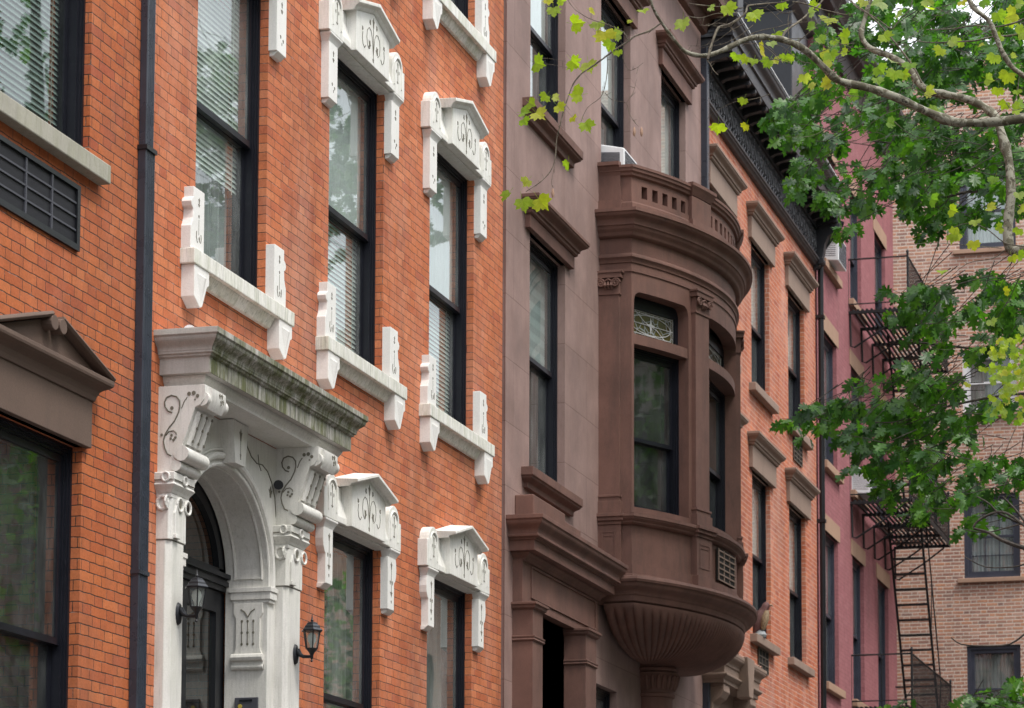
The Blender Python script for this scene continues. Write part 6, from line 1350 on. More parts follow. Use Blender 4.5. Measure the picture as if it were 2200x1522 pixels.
OAK_CLUSTERS = [[28.35,-4.26,12.88],[25.28,-4.29,10.98],[28.13,-3.83,11.22],[28.66,-2.64,11.66],[25.9,-4.2,10.17],[28.06,-3.57,12.32],[26.01,-4.45,10.44],[28.01,-3.03,10.79],[24.85,-2.97,9.59],[24.53,-4.06,11.0],[25.71,-2.72,9.88],[26.42,-2.08,11.02],[28.39,-3.37,11.31],[27.99,-4.44,11.78],[25.03,-2.66,11.11],[28.41,-4.23,11.95],[27.19,-2.49,11.91],[29.18,-2.69,13.16],[29.15,-3.44,10.66],[29.25,-1.98,12.07],[26.52,-3.51,9.91],[28.02,-3.41,12.14],[29.6,-4.15,12.53],[26.65,-4.71,10.31],[27.87,-3.35,10.92],[26.18,-3.62,11.94],[25.02,-2.56,10.56],[29.05,-3.14,12.44],[28.96,-3.89,12.62],[29.51,-3.23,12.63],[27.2,-3.63,12.07],[28.4,-4.3,11.92],[28.71,-4.51,12.54],[27.06,-2.52,10.5],[25.44,-3.7,11.5],[29.01,-2.63,11.76],[29.52,-2.81,12.49],[28.93,-3.63,10.93],[25.12,-3.63,11.03],[29.46,-3.46,11.13],[27.19,-4.53,11.03],[26.56,-4.75,11.94],[27.86,-3.36,11.06],[25.47,-2.68,10.58],[26.16,-3.41,10.31],[28.33,-2.47,11.77],[25.91,-2.25,10.8],[26.55,-4.08,11.08],[27.67,-2.82,11.72],[29.6,-3.78,11.24],[28.86,-2.91,12.14],[25.31,-2.55,9.85],[28.75,-3.47,11.6],[28.59,-3.68,12.23],[26.74,-4.77,12.24],[28.92,-1.94,12.1],[29.33,-4.28,10.81],[28.54,-3.54,12.28],[25.44,-4.18,9.35],[24.83,-3.07,10.65],[25.96,-3.84,10.87],[25.05,-2.61,10.27],[29.44,-4.11,12.51],[26.42,-3.5,11.45],[28.07,-3.02,11.4],[26.62,-3.95,9.77],[26.34,-3.55,10.13],[26.41,-3.1,9.93],[27.79,-2.41,11.09],[28.08,-2.96,11.61],[26.71,-3.42,10.72],[29.38,-3.88,11.07],[25.61,-2.91,9.45],[25.37,-2.54,10.59],[25.32,-2.97,10.25],[29.69,-2.62,12.44],[27.07,-2.13,11.16],[26.5,-2.49,11.39],[26.92,-3.54,11.12],[25.19,-3.94,10.45],[29.19,-3.51,12.07],[26.15,-2.47,10.72],[28.07,-3.58,10.49],[25.74,-3.75,9.46],[27.98,-4.67,11.47],[25.82,-2.61,10.61],[28.15,-4.07,12.4],[29.58,-4.19,11.28],[26.15,-2.21,10.84],[28.52,-2.93,10.93],[24.88,-2.92,11.24],[29.32,-1.66,11.75],[29.43,-2.89,13.0],[28.1,-3.46,10.09],[28.06,-2.78,10.87],[29.61,-1.56,11.97],[24.87,-3.84,9.57],[27.55,-3.03,11.26],[27.61,-4.27,11.23],[27.69,-3.31,10.8],[29.25,-2.69,12.53],[25.99,-3.12,10.17],[26.81,-4.78,11.67],[25.84,-4.19,11.24],[28.93,-3.73,11.21],[25.3,-2.49,10.61],[25.77,-3.76,11.34],[28.87,-3.27,12.71],[28.65,-2.09,12.42],[26.66,-4.73,11.98],[29.27,-2.87,12.52],[27.96,-1.93,11.66],[26.46,-4.57,11.34],[27.17,-2.45,12.08],[27.18,-4.01,11.94],[25.79,-3.53,9.82],[25.33,-4.7,11.64],[27.4,-3.69,11.09],[28.14,-3.56,11.88],[28.69,-3.76,12.17],[25.19,-3.57,9.71],[25.65,-4.83,9.82],[26.0,-4.12,10.47],[25.57,-3.29,9.99],[25.91,-3.04,11.9],[27.8,-3.96,10.89],[26.05,-4.62,11.91],[29.87,-3.34,12.47],[29.68,-3.66,11.4],[26.9,-3.2,11.5],[28.16,-3.56,10.59],[26.3,-4.39,10.66],[25.71,-2.55,10.4],[24.92,-2.93,11.09],[25.84,-3.13,9.81],[27.84,-2.55,12.48],[29.01,-3.8,12.65],[25.05,-2.9,10.97],[27.6,-4.51,10.63],[27.69,-3.14,11.13],[25.48,-4.87,11.17],[24.57,-4.09,10.26],[25.99,-2.75,9.95],[25.45,-3.89,10.53],[27.31,-3.94,11.87],[25.38,-3.82,9.8],[28.16,-2.96,10.74],[28.83,-3.0,11.29],[25.06,-4.66,10.23],[28.24,-2.05,11.1],[25.7,-3.42,10.09],[28.62,-2.79,12.01],[25.05,-4.91,10.86],[26.35,-4.85,11.93],[29.85,-3.14,12.27],[28.95,-3.76,10.51],[28.79,-4.53,11.04],[29.66,-2.95,11.45],[29.74,-2.68,12.38],[28.17,-3.67,10.57],[26.42,-2.33,11.09],[26.51,-4.74,10.28],[26.49,-3.52,10.31],[25.59,-3.38,9.88],[29.97,-3.44,11.01],[29.97,-2.99,11.74],[29.05,-3.13,12.89],[26.1,-2.37,10.26],[27.31,-4.2,10.71],[30.0,-2.84,12.75],[29.92,-1.87,12.73],[29.21,-1.86,11.86],[25.69,-3.79,10.42],[28.32,-3.34,11.51],[27.71,-4.01,11.7],[27.01,-4.66,11.0],[29.16,-4.0,11.72],[28.78,-4.03,12.41],[26.1,-4.27,10.09],[28.8,-4.28,11.33],[29.68,-2.91,12.21],[26.28,-3.89,9.72],[28.21,-2.63,10.69],[26.71,-4.15,10.31],[29.29,-1.8,11.12],[29.15,-3.13,12.36],[27.67,-2.35,12.26],[24.58,-3.69,9.56],[27.24,-4.57,11.67],[29.34,-2.99,11.84],[26.88,-3.28,11.17],[27.05,-2.99,12.34],[29.12,-2.47,12.83],[26.12,-4.68,11.33],[27.28,-3.53,12.33],[28.57,-3.35,11.8],[28.99,-3.56,11.48],[29.44,-2.31,12.97],[29.64,-2.6,10.94],[26.3,-4.01,12.11],[27.6,-2.56,11.24],[29.87,-4.23,12.71],[27.68,-3.62,12.57],[25.01,-4.11,10.96],[25.47,-3.9,11.14],[27.08,-2.61,10.95],[26.7,-2.61,10.7],[29.84,-3.07,12.53],[27.13,-3.46,12.08],[28.79,-2.36,10.71],[25.26,-3.13,10.53],[29.64,-2.85,11.79],[24.71,-4.02,10.04],[28.15,-3.2,11.28],[29.88,-3.57,11.34],[29.44,-4.41,12.93],[24.62,-3.82,9.96],[27.74,-4.55,11.11],[28.96,-3.35,11.61],[26.79,-4.77,11.34],[25.37,-3.34,11.63],[25.49,-2.73,9.95],[25.29,-2.97,10.9],[28.76,-2.03,12.04],[24.86,-4.12,10.99],[25.08,-3.81,11.68],[24.74,-4.16,10.92],[25.49,-3.76,10.99],[26.36,-4.24,11.34],[27.69,-4.55,11.31],[26.9,-2.96,11.45],[29.08,-2.55,12.84],[27.96,-3.31,11.75],[29.25,-2.57,11.94],[27.81,-3.08,11.63],[28.23,-3.99,11.96],[26.98,-3.54,10.38],[25.54,-4.22,11.02],[25.7,-4.45,10.39],[26.01,-3.63,11.73],[28.75,-2.23,11.5],[27.24,-2.58,10.95],[25.26,-3.72,9.53],[25.76,-3.9,9.54],[28.73,-1.79,11.94],[26.66,-4.5,11.99],[27.22,-3.68,12.06],[27.22,-3.1,11.15],[25.2,-3.97,10.87],[29.54,-3.24,13.41],[29.65,-3.18,12.7],[28.48,-3.39,13.0],[29.75,-3.15,11.52],[27.52,-4.22,12.09],[26.85,-2.25,10.53],[27.22,-3.79,12.33],[28.13,-3.01,12.82],[28.02,-4.59,12.48],[28.91,-3.32,11.86],[27.99,-2.96,12.63],[29.87,-3.33,13.13],[28.04,-4.63,12.72],[24.94,-4.81,10.22],[25.72,-3.15,11.84],[26.59,-3.52,10.52],[24.61,-4.41,9.61],[27.28,-3.74,12.47],[25.45,-3.07,9.42],[29.43,-1.94,12.11],[28.95,-1.97,12.5],[24.96,-2.65,10.32],[25.17,-4.46,9.99],[28.04,-4.32,10.9],[24.92,-4.22,10.59],[28.84,-3.91,12.48],[26.97,-3.62,11.39],[26.63,-4.5,10.68],[29.39,-2.0,11.79],[25.52,-3.75,11.23],[24.93,-4.23,10.11],[26.12,-3.65,10.91],[28.83,-2.29,11.49],[28.34,-2.78,11.68],[24.51,-3.4,9.52],[28.08,-3.54,11.24],[29.49,-4.06,12.39],[24.82,-4.45,11.03],[28.19,-3.84,10.86],[25.84,-2.47,10.16],[26.43,-3.44,10.38],[28.1,-2.76,10.51],[26.28,-4.26,11.6],[28.02,-3.64,10.55],[27.82,-3.25,11.24],[26.87,-2.57,11.45],[26.37,-4.01,12.15],[25.67,-4.7,10.16],[27.52,-3.2,12.27],[26.42,-2.44,10.45],[28.54,-2.07,11.0],[24.83,-3.09,9.51],[28.93,-2.5,11.21],[28.52,-4.46,11.32],[28.74,-2.56,11.89],[29.5,-3.05,13.22],[24.5,-4.84,11.02],[27.93,-4.57,11.84],[28.74,-2.58,10.74],[27.9,-3.12,11.79],[26.3,-2.58,10.66],[25.02,-3.45,11.58],[24.8,-3.76,10.54],[29.57,-3.38,12.78],[27.88,-2.39,11.2],[27.13,-2.18,10.54],[28.79,-3.68,11.52],[26.71,-3.93,12.05],[26.71,-4.02,11.92],[26.2,-4.05,11.54],[27.36,-3.34,10.19],[27.61,-3.1,12.35],[26.17,-3.34,12.14],[29.09,-2.07,12.44],[27.66,-4.43,11.13],[27.4,-1.9,11.3],[25.09,-3.93,11.38],[26.62,-3.7,12.25],[26.37,-4.83,10.82],[26.81,-2.22,11.23],[29.29,-3.67,11.56],[25.08,-3.6,10.6],[27.05,-4.06,11.52],[25.51,-4.03,10.39],[26.45,-4.8,10.82],[25.73,-3.74,9.9],[26.58,-3.82,11.33],[28.52,-3.21,10.51],[28.7,-2.15,12.4],[28.74,-4.27,12.88],[28.66,-2.3,10.66],[29.43,-3.98,12.56],[26.69,-3.75,12.14],[29.72,-3.34,12.21],[29.46,-2.82,11.73],[29.11,-4.26,11.24],[28.31,-4.18,10.97],[27.85,-2.86,10.43],[28.15,-2.2,11.86],[25.64,-3.99,11.29],[25.62,-3.63,9.83],[28.6,-4.07,10.92],[24.79,-4.24,9.65],[28.81,-2.09,11.62],[28.47,-4.37,12.83],[27.61,-3.89,11.81],[29.46,-1.97,12.23],[26.3,-3.25,10.86],[27.94,-2.88,11.33],[25.53,-4.76,10.98],[25.5,-3.7,11.54],[26.63,-3.3,12.31],[27.73,-4.41,11.86],[29.8,-3.47,11.39],[28.53,-3.17,12.49],[24.8,-2.76,10.55],[27.82,-2.39,12.06],[29.74,-4.17,13.24],[25.98,-4.58,10.31],[28.6,-2.77,12.92],[28.14,-3.58,10.88],[26.52,-3.36,10.9],[29.54,-3.26,11.73],[27.24,-2.09,11.29],[27.59,-3.52,10.19],[29.87,-3.44,10.95],[28.93,-2.73,11.12],[29.03,-4.24,11.58],[27.59,-2.18,11.27],[27.65,-2.24,10.82],[28.83,-3.8,11.22],[27.2,-3.06,11.41],[26.09,-3.81,11.16],[28.3,-2.26,10.71],[28.13,-2.96,11.19],[26.04,-3.71,10.87],[28.15,-4.3,12.03],[25.64,-2.59,10.38],[29.81,-3.45,12.89],[26.75,-2.83,11.05],[27.6,-3.56,12.4],[25.71,-3.7,11.6],[25.82,-2.3,10.79],[27.73,-3.3,11.01],[28.09,-2.4,11.29],[24.53,-3.92,11.43],[29.37,-2.28,11.19],[29.47,-3.28,10.88],[25.83,-2.34,10.55],[29.32,-3.05,12.17],[24.72,-4.07,9.63],[25.25,-4.59,9.68],[27.98,-3.43,10.95],[25.77,-3.94,9.87],[25.05,-4.21,9.73],[25.53,-3.64,9.84],[26.94,-4.11,10.58],[26.92,-4.61,10.13],[26.47,-4.8,10.11],[25.22,-4.09,9.95],[27.96,-4.31,10.5],[25.84,-3.85,10.25],[26.96,-3.8,10.71],[26.01,-4.02,10.49],[26.88,-4.15,10.77],[27.24,-4.6,10.27],[27.28,-3.38,10.97],[25.7,-4.63,10.23],[25.73,-3.88,9.77],[25.93,-4.71,9.66],[25.75,-4.29,9.57],[27.99,-3.48,10.57],[25.05,-3.87,9.76],[27.82,-3.48,10.26],[25.3,-3.97,10.02],[27.36,-4.21,10.53],[27.37,-3.72,10.48],[27.5,-3.39,10.82],[25.78,-4.75,10.22],[26.72,-3.83,10.69],[27.23,-3.82,10.87],[26.32,-3.81,10.27],[27.83,-4.19,10.16],[27.34,-3.84,10.07],[25.08,-4.44,9.78],[27.47,-3.67,9.96],[26.75,-4.1,9.85],[25.23,-4.65,10.17],[26.1,-4.51,10.41],[26.1,-4.8,9.98],[25.96,-3.89,10.05],[27.78,-4.29,10.84],[25.94,-4.24,10.39],[27.15,-3.57,10.3],[25.41,-4.04,9.51],[25.9,-4.33,10.44],[26.37,-4.31,9.92],[26.75,-4.48,10.32],[26.15,-3.63,9.87],[25.66,-4.34,9.9],[26.39,-4.58,9.99],[27.36,-3.32,10.97],[27.46,-3.92,10.77],[25.62,-3.63,10.06],[27.1,-4.7,10.43],[25.24,-3.73,9.85],[26.92,-4.17,9.95],[26.76,-4.12,9.95],[27.27,-3.37,10.29],[27.94,-4.11,10.56],[26.57,-3.86,9.87],[25.24,-4.24,9.87],[27.32,-4.28,10.34],[25.27,-4.22,9.98],[27.26,-4.36,10.27],[25.48,-4.88,10.05],[27.68,-3.4,10.99],[26.66,-3.67,10.45],[27.76,-3.38,10.59],[25.34,-4.24,10.15],[25.14,-3.83,10.07],[26.77,-4.33,11.49],[26.17,-3.17,11.47],[26.18,-3.69,11.42],[27.1,-4.77,11.38],[25.97,-4.65,11.27],[25.43,-4.2,11.37],[25.75,-4.03,11.22],[26.4,-3.47,12.2],[26.83,-4.71,11.29],[27.15,-4.5,11.92],[25.46,-4.26,11.29],[27.45,-3.88,12.3],[26.14,-4.56,11.25],[25.5,-3.48,11.91],[25.0,-3.58,11.26],[27.31,-3.77,11.82],[26.49,-4.65,12.18],[25.29,-4.1,11.24],[26.52,-4.1,11.97],[25.57,-4.66,11.27],[26.62,-4.62,11.56],[26.55,-3.4,11.45],[26.26,-4.55,11.71],[26.7,-3.37,11.68],[27.78,-3.8,12.55],[25.27,-3.59,11.5],[27.31,-3.84,12.52],[27.55,-3.97,12.14],[26.24,-4.67,11.88],[27.68,-3.0,12.7],[27.7,-4.37,12.33],[27.67,-3.88,11.99],[27.13,-4.58,12.46],[25.45,-3.17,11.61],[27.8,-4.45,12.6],[26.17,-4.51,11.68],[25.98,-3.93,11.08],[26.41,-4.51,11.46],[26.82,-4.55,11.35],[26.95,-3.97,11.42],[26.58,-4.3,11.34],[25.11,-3.97,10.8],[26.75,-4.83,11.93],[26.98,-3.23,12.5],[25.41,-4.17,11.25],[25.21,-3.28,11.31],[27.03,-3.85,11.53],[27.99,-3.7,12.74],[26.22,-4.57,11.16],[27.27,-4.64,12.45],[27.0,-3.78,11.52],[25.58,-4.66,11.19],[27.47,-4.75,12.36],[26.4,-3.84,11.21],[27.29,-3.91,11.58],[27.08,-4.39,11.84],[25.45,-3.58,11.41],[26.2,-3.35,12.16],[25.15,-3.37,11.29],[25.71,-4.78,11.86],[26.35,-3.09,11.59],[26.13,-4.61,12.01],[26.26,-3.87,11.6],[27.52,-4.67,11.67],[27.02,-2.99,12.34],[25.93,-3.58,11.24],[25.12,-4.08,11.21],[25.37,-3.92,11.09],[27.12,-4.82,12.27],[26.02,-4.33,11.58],[26.78,-3.13,12.24],[27.22,-3.66,12.29],[25.16,-3.22,11.39],[26.58,-3.23,12.34],[27.2,-4.11,12.1],[25.96,-4.66,11.43],[27.87,-4.34,12.67],[25.84,-4.55,11.31],[26.27,-4.26,11.44],[26.79,-4.39,11.64],[25.98,-4.12,11.24],[27.76,-2.83,12.55],[26.39,-4.72,11.71],[27.44,-3.11,12.58],[27.22,-4.37,11.51],[26.41,-3.61,9.02],[25.29,-4.58,8.41],[25.55,-4.31,8.13],[27.17,-3.39,8.96],[26.67,-3.46,8.82],[25.84,-4.67,8.82],[26.85,-4.38,9.09],[25.61,-4.02,8.7],[27.73,-4.25,9.25],[26.79,-3.59,8.99],[25.09,-3.95,8.0],[26.6,-4.49,8.88],[26.61,-4.72,8.37],[27.7,-4.53,9.24],[26.41,-4.29,8.95],[26.32,-3.87,8.42],[28.0,-3.46,9.31],[25.43,-4.54,8.42],[26.8,-3.92,8.5],[26.0,-4.64,8.56],[26.88,-3.68,8.62],[27.71,-4.42,9.3],[27.72,-4.31,8.78],[27.45,-3.74,9.3],[27.83,-4.32,9.43],[25.91,-4.84,8.72],[27.22,-4.63,8.83],[25.91,-3.65,8.46],[26.3,-3.61,8.78],[27.49,-3.73,9.03],[25.33,-3.86,8.7],[27.75,-4.42,8.84],[27.53,-4.15,8.96],[26.78,-4.57,8.85],[26.53,-4.25,8.54],[26.69,-3.96,8.82],[27.4,-3.68,8.86],[25.96,-3.68,8.84],[27.62,-3.74,8.9],[27.97,-4.02,8.72],[26.15,-3.94,8.84],[25.08,-4.81,8.25],[25.88,-4.52,8.85],[25.62,-4.53,8.53],[25.28,-3.98,8.31],[27.0,-4.17,8.45],[27.02,-4.19,9.3],[27.13,-3.66,9.02],[26.23,-4.2,8.66],[25.06,-3.98,8.63],[26.02,-3.85,8.52],[27.18,-4.5,8.81],[27.22,-4.11,8.98],[25.98,-3.71,8.86],[25.39,-4.39,8.74],[25.79,-4.47,8.53],[27.34,-3.19,9.03],[26.0,-4.54,8.92],[26.05,-4.68,8.77],[27.04,-3.5,9.05],[25.7,-4.55,8.45],[26.74,-4.74,8.98],[26.27,-4.61,8.58],[25.23,-4.56,8.07],[27.9,-3.26,9.25],[27.4,-3.36,9.11],[25.24,-4.37,8.77],[25.29,-4.68,8.66],[27.74,-4.23,9.42],[25.9,-4.27,8.24],[26.73,-4.74,8.49],[26.84,-4.44,8.66],[26.78,-3.61,9.13],[27.23,-3.37,9.25],[25.29,-4.71,8.47],[27.83,-4.09,9.28],[26.12,-3.76,8.89],[25.11,-4.34,8.45],[25.93,-3.44,8.83],[26.98,-4.61,8.65],[27.54,-3.02,8.03],[26.89,-2.34,7.7],[27.22,-2.74,7.96],[25.79,-3.94,7.58],[27.22,-2.57,8.06],[25.57,-3.52,7.36],[25.51,-3.79,7.75],[25.6,-3.35,7.39],[26.73,-2.74,7.59],[26.61,-2.87,7.51],[25.81,-3.7,7.85],[27.34,-2.79,7.62],[25.97,-3.87,7.9],[25.47,-2.75,7.44],[26.43,-3.86,7.93],[27.9,-2.58,7.92],[27.88,-2.63,7.86],[25.26,-4.12,7.37],[25.61,-2.39,7.5],[27.01,-3.36,7.97],[27.32,-2.63,8.09],[26.67,-2.97,7.83],[26.47,-2.48,7.89],[26.07,-3.4,7.76],[25.9,-3.65,7.25],[27.24,-2.81,7.63],[27.48,-3.65,8.33],[27.79,-2.0,7.98],[25.11,-3.02,7.48],[25.77,-3.02,7.43],[25.77,-4.05,7.77],[25.39,-3.61,7.96],[27.25,-3.36,8.08],[26.99,-3.25,7.97],[27.41,-3.51,8.41],[26.04,-3.83,7.51],[25.57,-3.64,7.64],[26.45,-2.92,7.87],[27.75,-2.23,8.09],[27.82,-2.46,8.11],[25.03,-2.9,7.54],[27.65,-2.89,7.71],[27.98,-2.59,7.87],[26.69,-3.57,8.08],[25.47,-2.6,7.6],[26.58,-3.84,8.1],[27.92,-3.32,7.94],[27.81,-3.53,8.2],[25.75,-3.74,7.95],[25.46,-3.0,7.27],[27.88,-3.45,8.43],[26.63,-2.97,7.81],[26.37,-2.51,7.83],[25.9,-3.81,7.61],[26.06,-3.42,7.63],[27.07,-3.58,7.68],[26.65,-3.77,7.75],[27.6,-3.18,7.9],[25.64,-3.1,7.46],[26.87,-3.23,7.78],[27.42,-2.94,8.07],[25.31,-3.73,7.71],[27.98,-3.0,7.92],[26.47,-3.43,7.71],[27.19,-3.82,7.65],[25.81,-3.39,7.69],[28.0,-2.53,8.19],[27.33,-3.01,7.7],[26.04,-3.58,7.66],[25.79,-3.88,7.57],[27.16,-2.44,7.79],[27.72,-3.12,8.45],[27.42,-3.65,8.25],[26.89,-3.56,8.12],[25.72,-3.61,7.54],[26.51,-3.12,7.69],[26.03,-2.7,7.62],[26.77,-3.15,7.68],[26.16,-3.57,7.5],[27.74,-3.05,8.01],[27.99,-2.7,8.2],[26.08,-3.63,8.08],[27.7,-2.66,8.33],[25.51,-3.96,7.81],[26.51,-3.32,7.66],[25.96,-3.7,7.79],[26.47,-3.01,8.08],[27.5,-2.93,8.07],[27.19,-3.34,8.23],[26.64,-3.5,7.69],[26.76,-3.36,8.25],[27.35,-3.49,8.37],[27.98,-2.61,8.23],[25.43,-3.83,7.71],[27.95,-3.54,7.76],[26.93,-4.28,6.95],[27.83,-3.55,7.06],[26.11,-4.58,6.87],[27.68,-4.15,7.41],[25.87,-4.14,6.83],[25.93,-4.1,6.73],[26.5,-3.2,6.95],[26.26,-3.68,7.09],[27.57,-3.65,7.39],[26.22,-4.2,6.9],[26.44,-3.29,6.89],[26.56,-3.18,7.01],[26.6,-3.64,6.98],[26.81,-3.78,7.04],[25.75,-4.38,7.01],[25.14,-3.81,7.04],[27.62,-3.57,7.6],[27.07,-3.67,7.32],[25.3,-4.8,6.85],[27.63,-3.1,7.67],[26.41,-4.72,7.08],[27.09,-3.21,7.15],[27.27,-3.58,6.94],[26.54,-3.62,7.08],[25.05,-4.29,6.55],[25.93,-2.98,7.05],[26.41,-3.1,7.24],[26.44,-3.54,7.4],[26.06,-4.13,7.17],[25.8,-3.73,7.16],[27.78,-3.42,7.27],[25.57,-4.31,6.95],[25.94,-4.69,7.01],[26.51,-4.58,7.16],[25.21,-4.46,6.85],[27.76,-4.1,7.39],[25.16,-3.76,6.76],[27.45,-3.94,7.12],[26.94,-4.01,7.13],[27.74,-3.9,7.54],[26.57,-4.25,7.17],[25.96,-3.45,7.21],[25.29,-3.36,7.11],[25.75,-4.48,6.77],[27.71,-2.89,7.39],[25.28,-3.74,6.73],[26.08,-3.23,7.12],[26.38,-4.49,6.78],[26.02,-3.36,7.32],[26.25,-4.78,6.92],[25.31,-4.53,6.56],[27.25,-3.81,6.98],[26.23,-4.47,7.16],[26.26,-3.12,7.11],[27.13,-3.56,7.11],[26.41,-4.67,7.0],[25.37,-3.59,6.96],[25.22,-4.07,6.56],[27.16,-3.38,7.4],[27.12,-3.48,6.76],[27.23,-2.91,7.54],[26.88,-3.43,7.47],[27.83,-4.43,7.35],[26.07,-3.91,7.18],[27.84,-3.45,7.41],[25.77,-4.6,6.85],[25.61,-3.69,6.65],[27.4,-3.4,6.94],[26.63,-3.43,7.29],[25.55,-3.72,6.92],[26.93,-3.66,7.33],[27.82,-3.34,6.98],[26.38,-3.14,7.3],[26.14,-4.63,7.11],[25.13,-3.9,6.43],[27.19,-4.18,7.9],[25.87,-4.61,7.65],[26.92,-4.34,7.9],[26.59,-4.15,7.75],[25.3,-4.29,7.18],[26.6,-4.55,7.77],[26.26,-4.05,7.48],[27.4,-3.99,7.92],[27.79,-3.87,7.98],[27.05,-4.28,7.88],[26.65,-4.15,7.48],[25.05,-4.6,7.4],[26.55,-4.62,4.77],[27.12,-4.37,4.87],[27.84,-4.15,4.94],[26.02,-4.76,4.51],[26.99,-4.56,4.84],[26.67,-4.31,4.75],[26.34,-4.47,4.66],[25.96,-4.24,4.66],[26.51,-4.5,4.66],[27.77,-3.74,4.68],[27.02,-4.53,4.82],[25.05,-4.27,4.53],[25.66,-4.69,4.82],[26.64,-4.21,4.55],[26.2,-4.17,4.48],[27.58,-4.11,4.64],[26.86,-4.59,4.95],[26.08,-4.66,4.56],[25.95,-4.66,4.36],[27.24,-4.56,4.59],[27.06,-4.19,4.5],[26.02,-4.27,4.5],[27.76,-3.85,4.91],[25.73,-4.57,4.59],[25.13,-4.67,4.42],[26.57,-4.37,4.46],[25.57,-3.44,4.52],[26.55,-3.39,4.71],[27.91,-3.12,4.82],[25.16,-3.51,4.43],[25.86,-4.32,6.5],[27.97,-4.0,6.76],[27.42,-4.04,6.68],[27.8,-3.95,6.87],[27.35,-4.0,6.68]]

# ------------------------------------------------------------------ trees
def leaf_shape(kind):
    if kind == 'syc':
        tips = [(0, 1.0), (.13, .74), (.30, .72), (.32, .50), (.48, .58), (.80, .56), (.70, .36), (.92, .12), (.68, .02), (.60, -.26), (.30, -.30), (0, -.14)]
        base = (0, -.12)
    else:
        tips = [(0, 1.0), (.09, .86), (.22, .88), (.12, .66), (.16, .56), (.48, .66), (.42, .50), (.56, .40), (.20, .26), (.16, .14), (.46, .10), (.50, -.10), (.34, -.12), (.14, -.14), (.28, -.36), (.06, -.34), (0, -.45)]
        base = (0, -.45)
    right = tips[:-1] if tips[-1][0] == 0 else tips
    pts = tips + [(-x, y) for x, y in reversed(tips[1:-1])]
    return pts
SH = {k: leaf_shape(k) for k in ('syc', 'oak')}
def add_leaf(m, kind, c, s, d, nrm, curl=.25):
    d = Vector(d).normalized(); nrm = Vector(nrm); nrm = (nrm - d*nrm.dot(d))
    if nrm.length < 1e-4: nrm = d.orthogonal()
    nrm.normalize(); t = d.cross(nrm); pts = SH[kind]; h = len(pts)//2
    vs = []
    for x, y in pts:
        j = rnd(.9, 1.1)
        vs.append(Vector(c) + t*x*s*.5*j + d*(y+.1)*s*.5*j + nrm*s*curl*(.35*abs(x)-.3*y*y)*.6)
    c0 = Vector(c) + d*.05*s; o = len(m.v); n = len(vs)
    # two halves folded on the midrib; fan from a mid point
    m.v += [tuple(v) for v in vs] + [tuple(c0)]
    m.f += [(o+i, o+(i+1) % n, o+n) for i in range(n)]
random.seed(21)
syc = thing('sycamore_tree', 'sycamore street tree with mottled pale limbs and sparse yellow-green lobed leaves', 'tree', (17.5, -6.6, 0))
m = MB()
m.tube([(17.5, -6.6, -.1), (17.45, -6.6, 1.0), (17.6, -6.55, 3.0), (17.8, -6.6, 4.6), (18.1, -6.3, 5.6), (18.3, -5.9, 6.3)], [.24, .19, .17, .15, .12, .10], 14)
m.tube([(17.8, -6.6, 4.6), (17.6, -7.2, 6.4), (17.2, -7.8, 8.5), (17.0, -8.2, 11)], [.12, .10, .07, .04], 10)
m.tube([(18.3, -5.9, 6.3), (18.4, -5.7, 6.6), tuple(SYC_LIMBS[1][0][0])], [.09, .075, .056], 10)
m.tube([(18.1, -6.3, 5.6), (18.0, -6.2, 7.0), tuple(SYC_LIMBS[0][0][0])], [.09, .07, .046], 10)
m.build('trunk', M.bark, syc, smooth=True)
def smooth_pts(p, n=3):
    P_ = [Vector(q) for q in p]; out = []
    for i in range(len(P_)-1):
        a = P_[max(0, i-1)]; b = P_[i]; c = P_[i+1]; d = P_[min(len(P_)-1, i+2)]
        for k in range(n):
            t = k/n; out.append(.5*((2*b)+(c-a)*t+(2*a-5*b+4*c-d)*t*t+(3*b-a-3*c+d)*t**3))
    out.append(P_[-1]); return out
lim = None
for i, (pts, r0, r1) in enumerate(SYC_LIMBS):
    pp = smooth_pts(pts, 3); n = len(pp)
    k = rnd(0, 6)
    rad = [.78*(r0+(r1-r0)*j/(n-1))*(1+.10*math.sin(j*1.3+k)+(.22 if j % 7 == 3 else 0)) for j in range(n)]
    if r0 > .015 or r1 > .015:
        m = MB(); m.tube([tuple(q) for q in pp], rad, 10); m.build('limb', M.bark, syc, smooth=True)
    else:
        if lim is None: lim = MB()
        lim.tube([tuple(q) for q in pp], rad, 6)
        for j in range(1, n-1):
            if random.random() < .35:       # short spurs
                q = pp[j]; dd = Vector((rnd(-.3, .3), rnd(-1, 1), rnd(-1, 1))).normalized()*rnd(.01, .06); lim.tube([tuple(q), tuple(q+dd)], [.0022, .0009], 4)
tw = lim.build('twigs', M.twig, syc, smooth=True); tw['kind'] = 'stuff'
m = MB(); st = MB()
for x, y, z, s in SYC_LEAVES:
    d = (rnd(-.4, .3), rnd(-.9, .9), rnd(-1.1, .15)); nr = (-1+rnd(-.3, .3), rnd(-.5, .4), rnd(-.5, .8))
    add_leaf(m, 'syc', (x, y, z), s*(1.5 if x < 16.9 else 1.35), d, nr, .5)
    dv = Vector(d).normalized(); st.tube([(x, y, z), tuple(Vector((x, y, z))-dv*s*.45+Vector((0, 0, s*.12)))], [.0014, .0012], 4)
for k in range(900):                         # leaves on the unseen street side of the crown
    a = rnd(0, 6.28); x, y, z = 16+5*math.cos(a)*rnd(.2, 1), -9.2+2.6*math.sin(a)*rnd(0, 1), rnd(8, 13)
    add_leaf(m, 'syc', (x, y, z), rnd(.14, .22), (rnd(-1, 1), rnd(-1, 1), -1), (rnd(-1, 1), rnd(-1, 1), 1), .4)
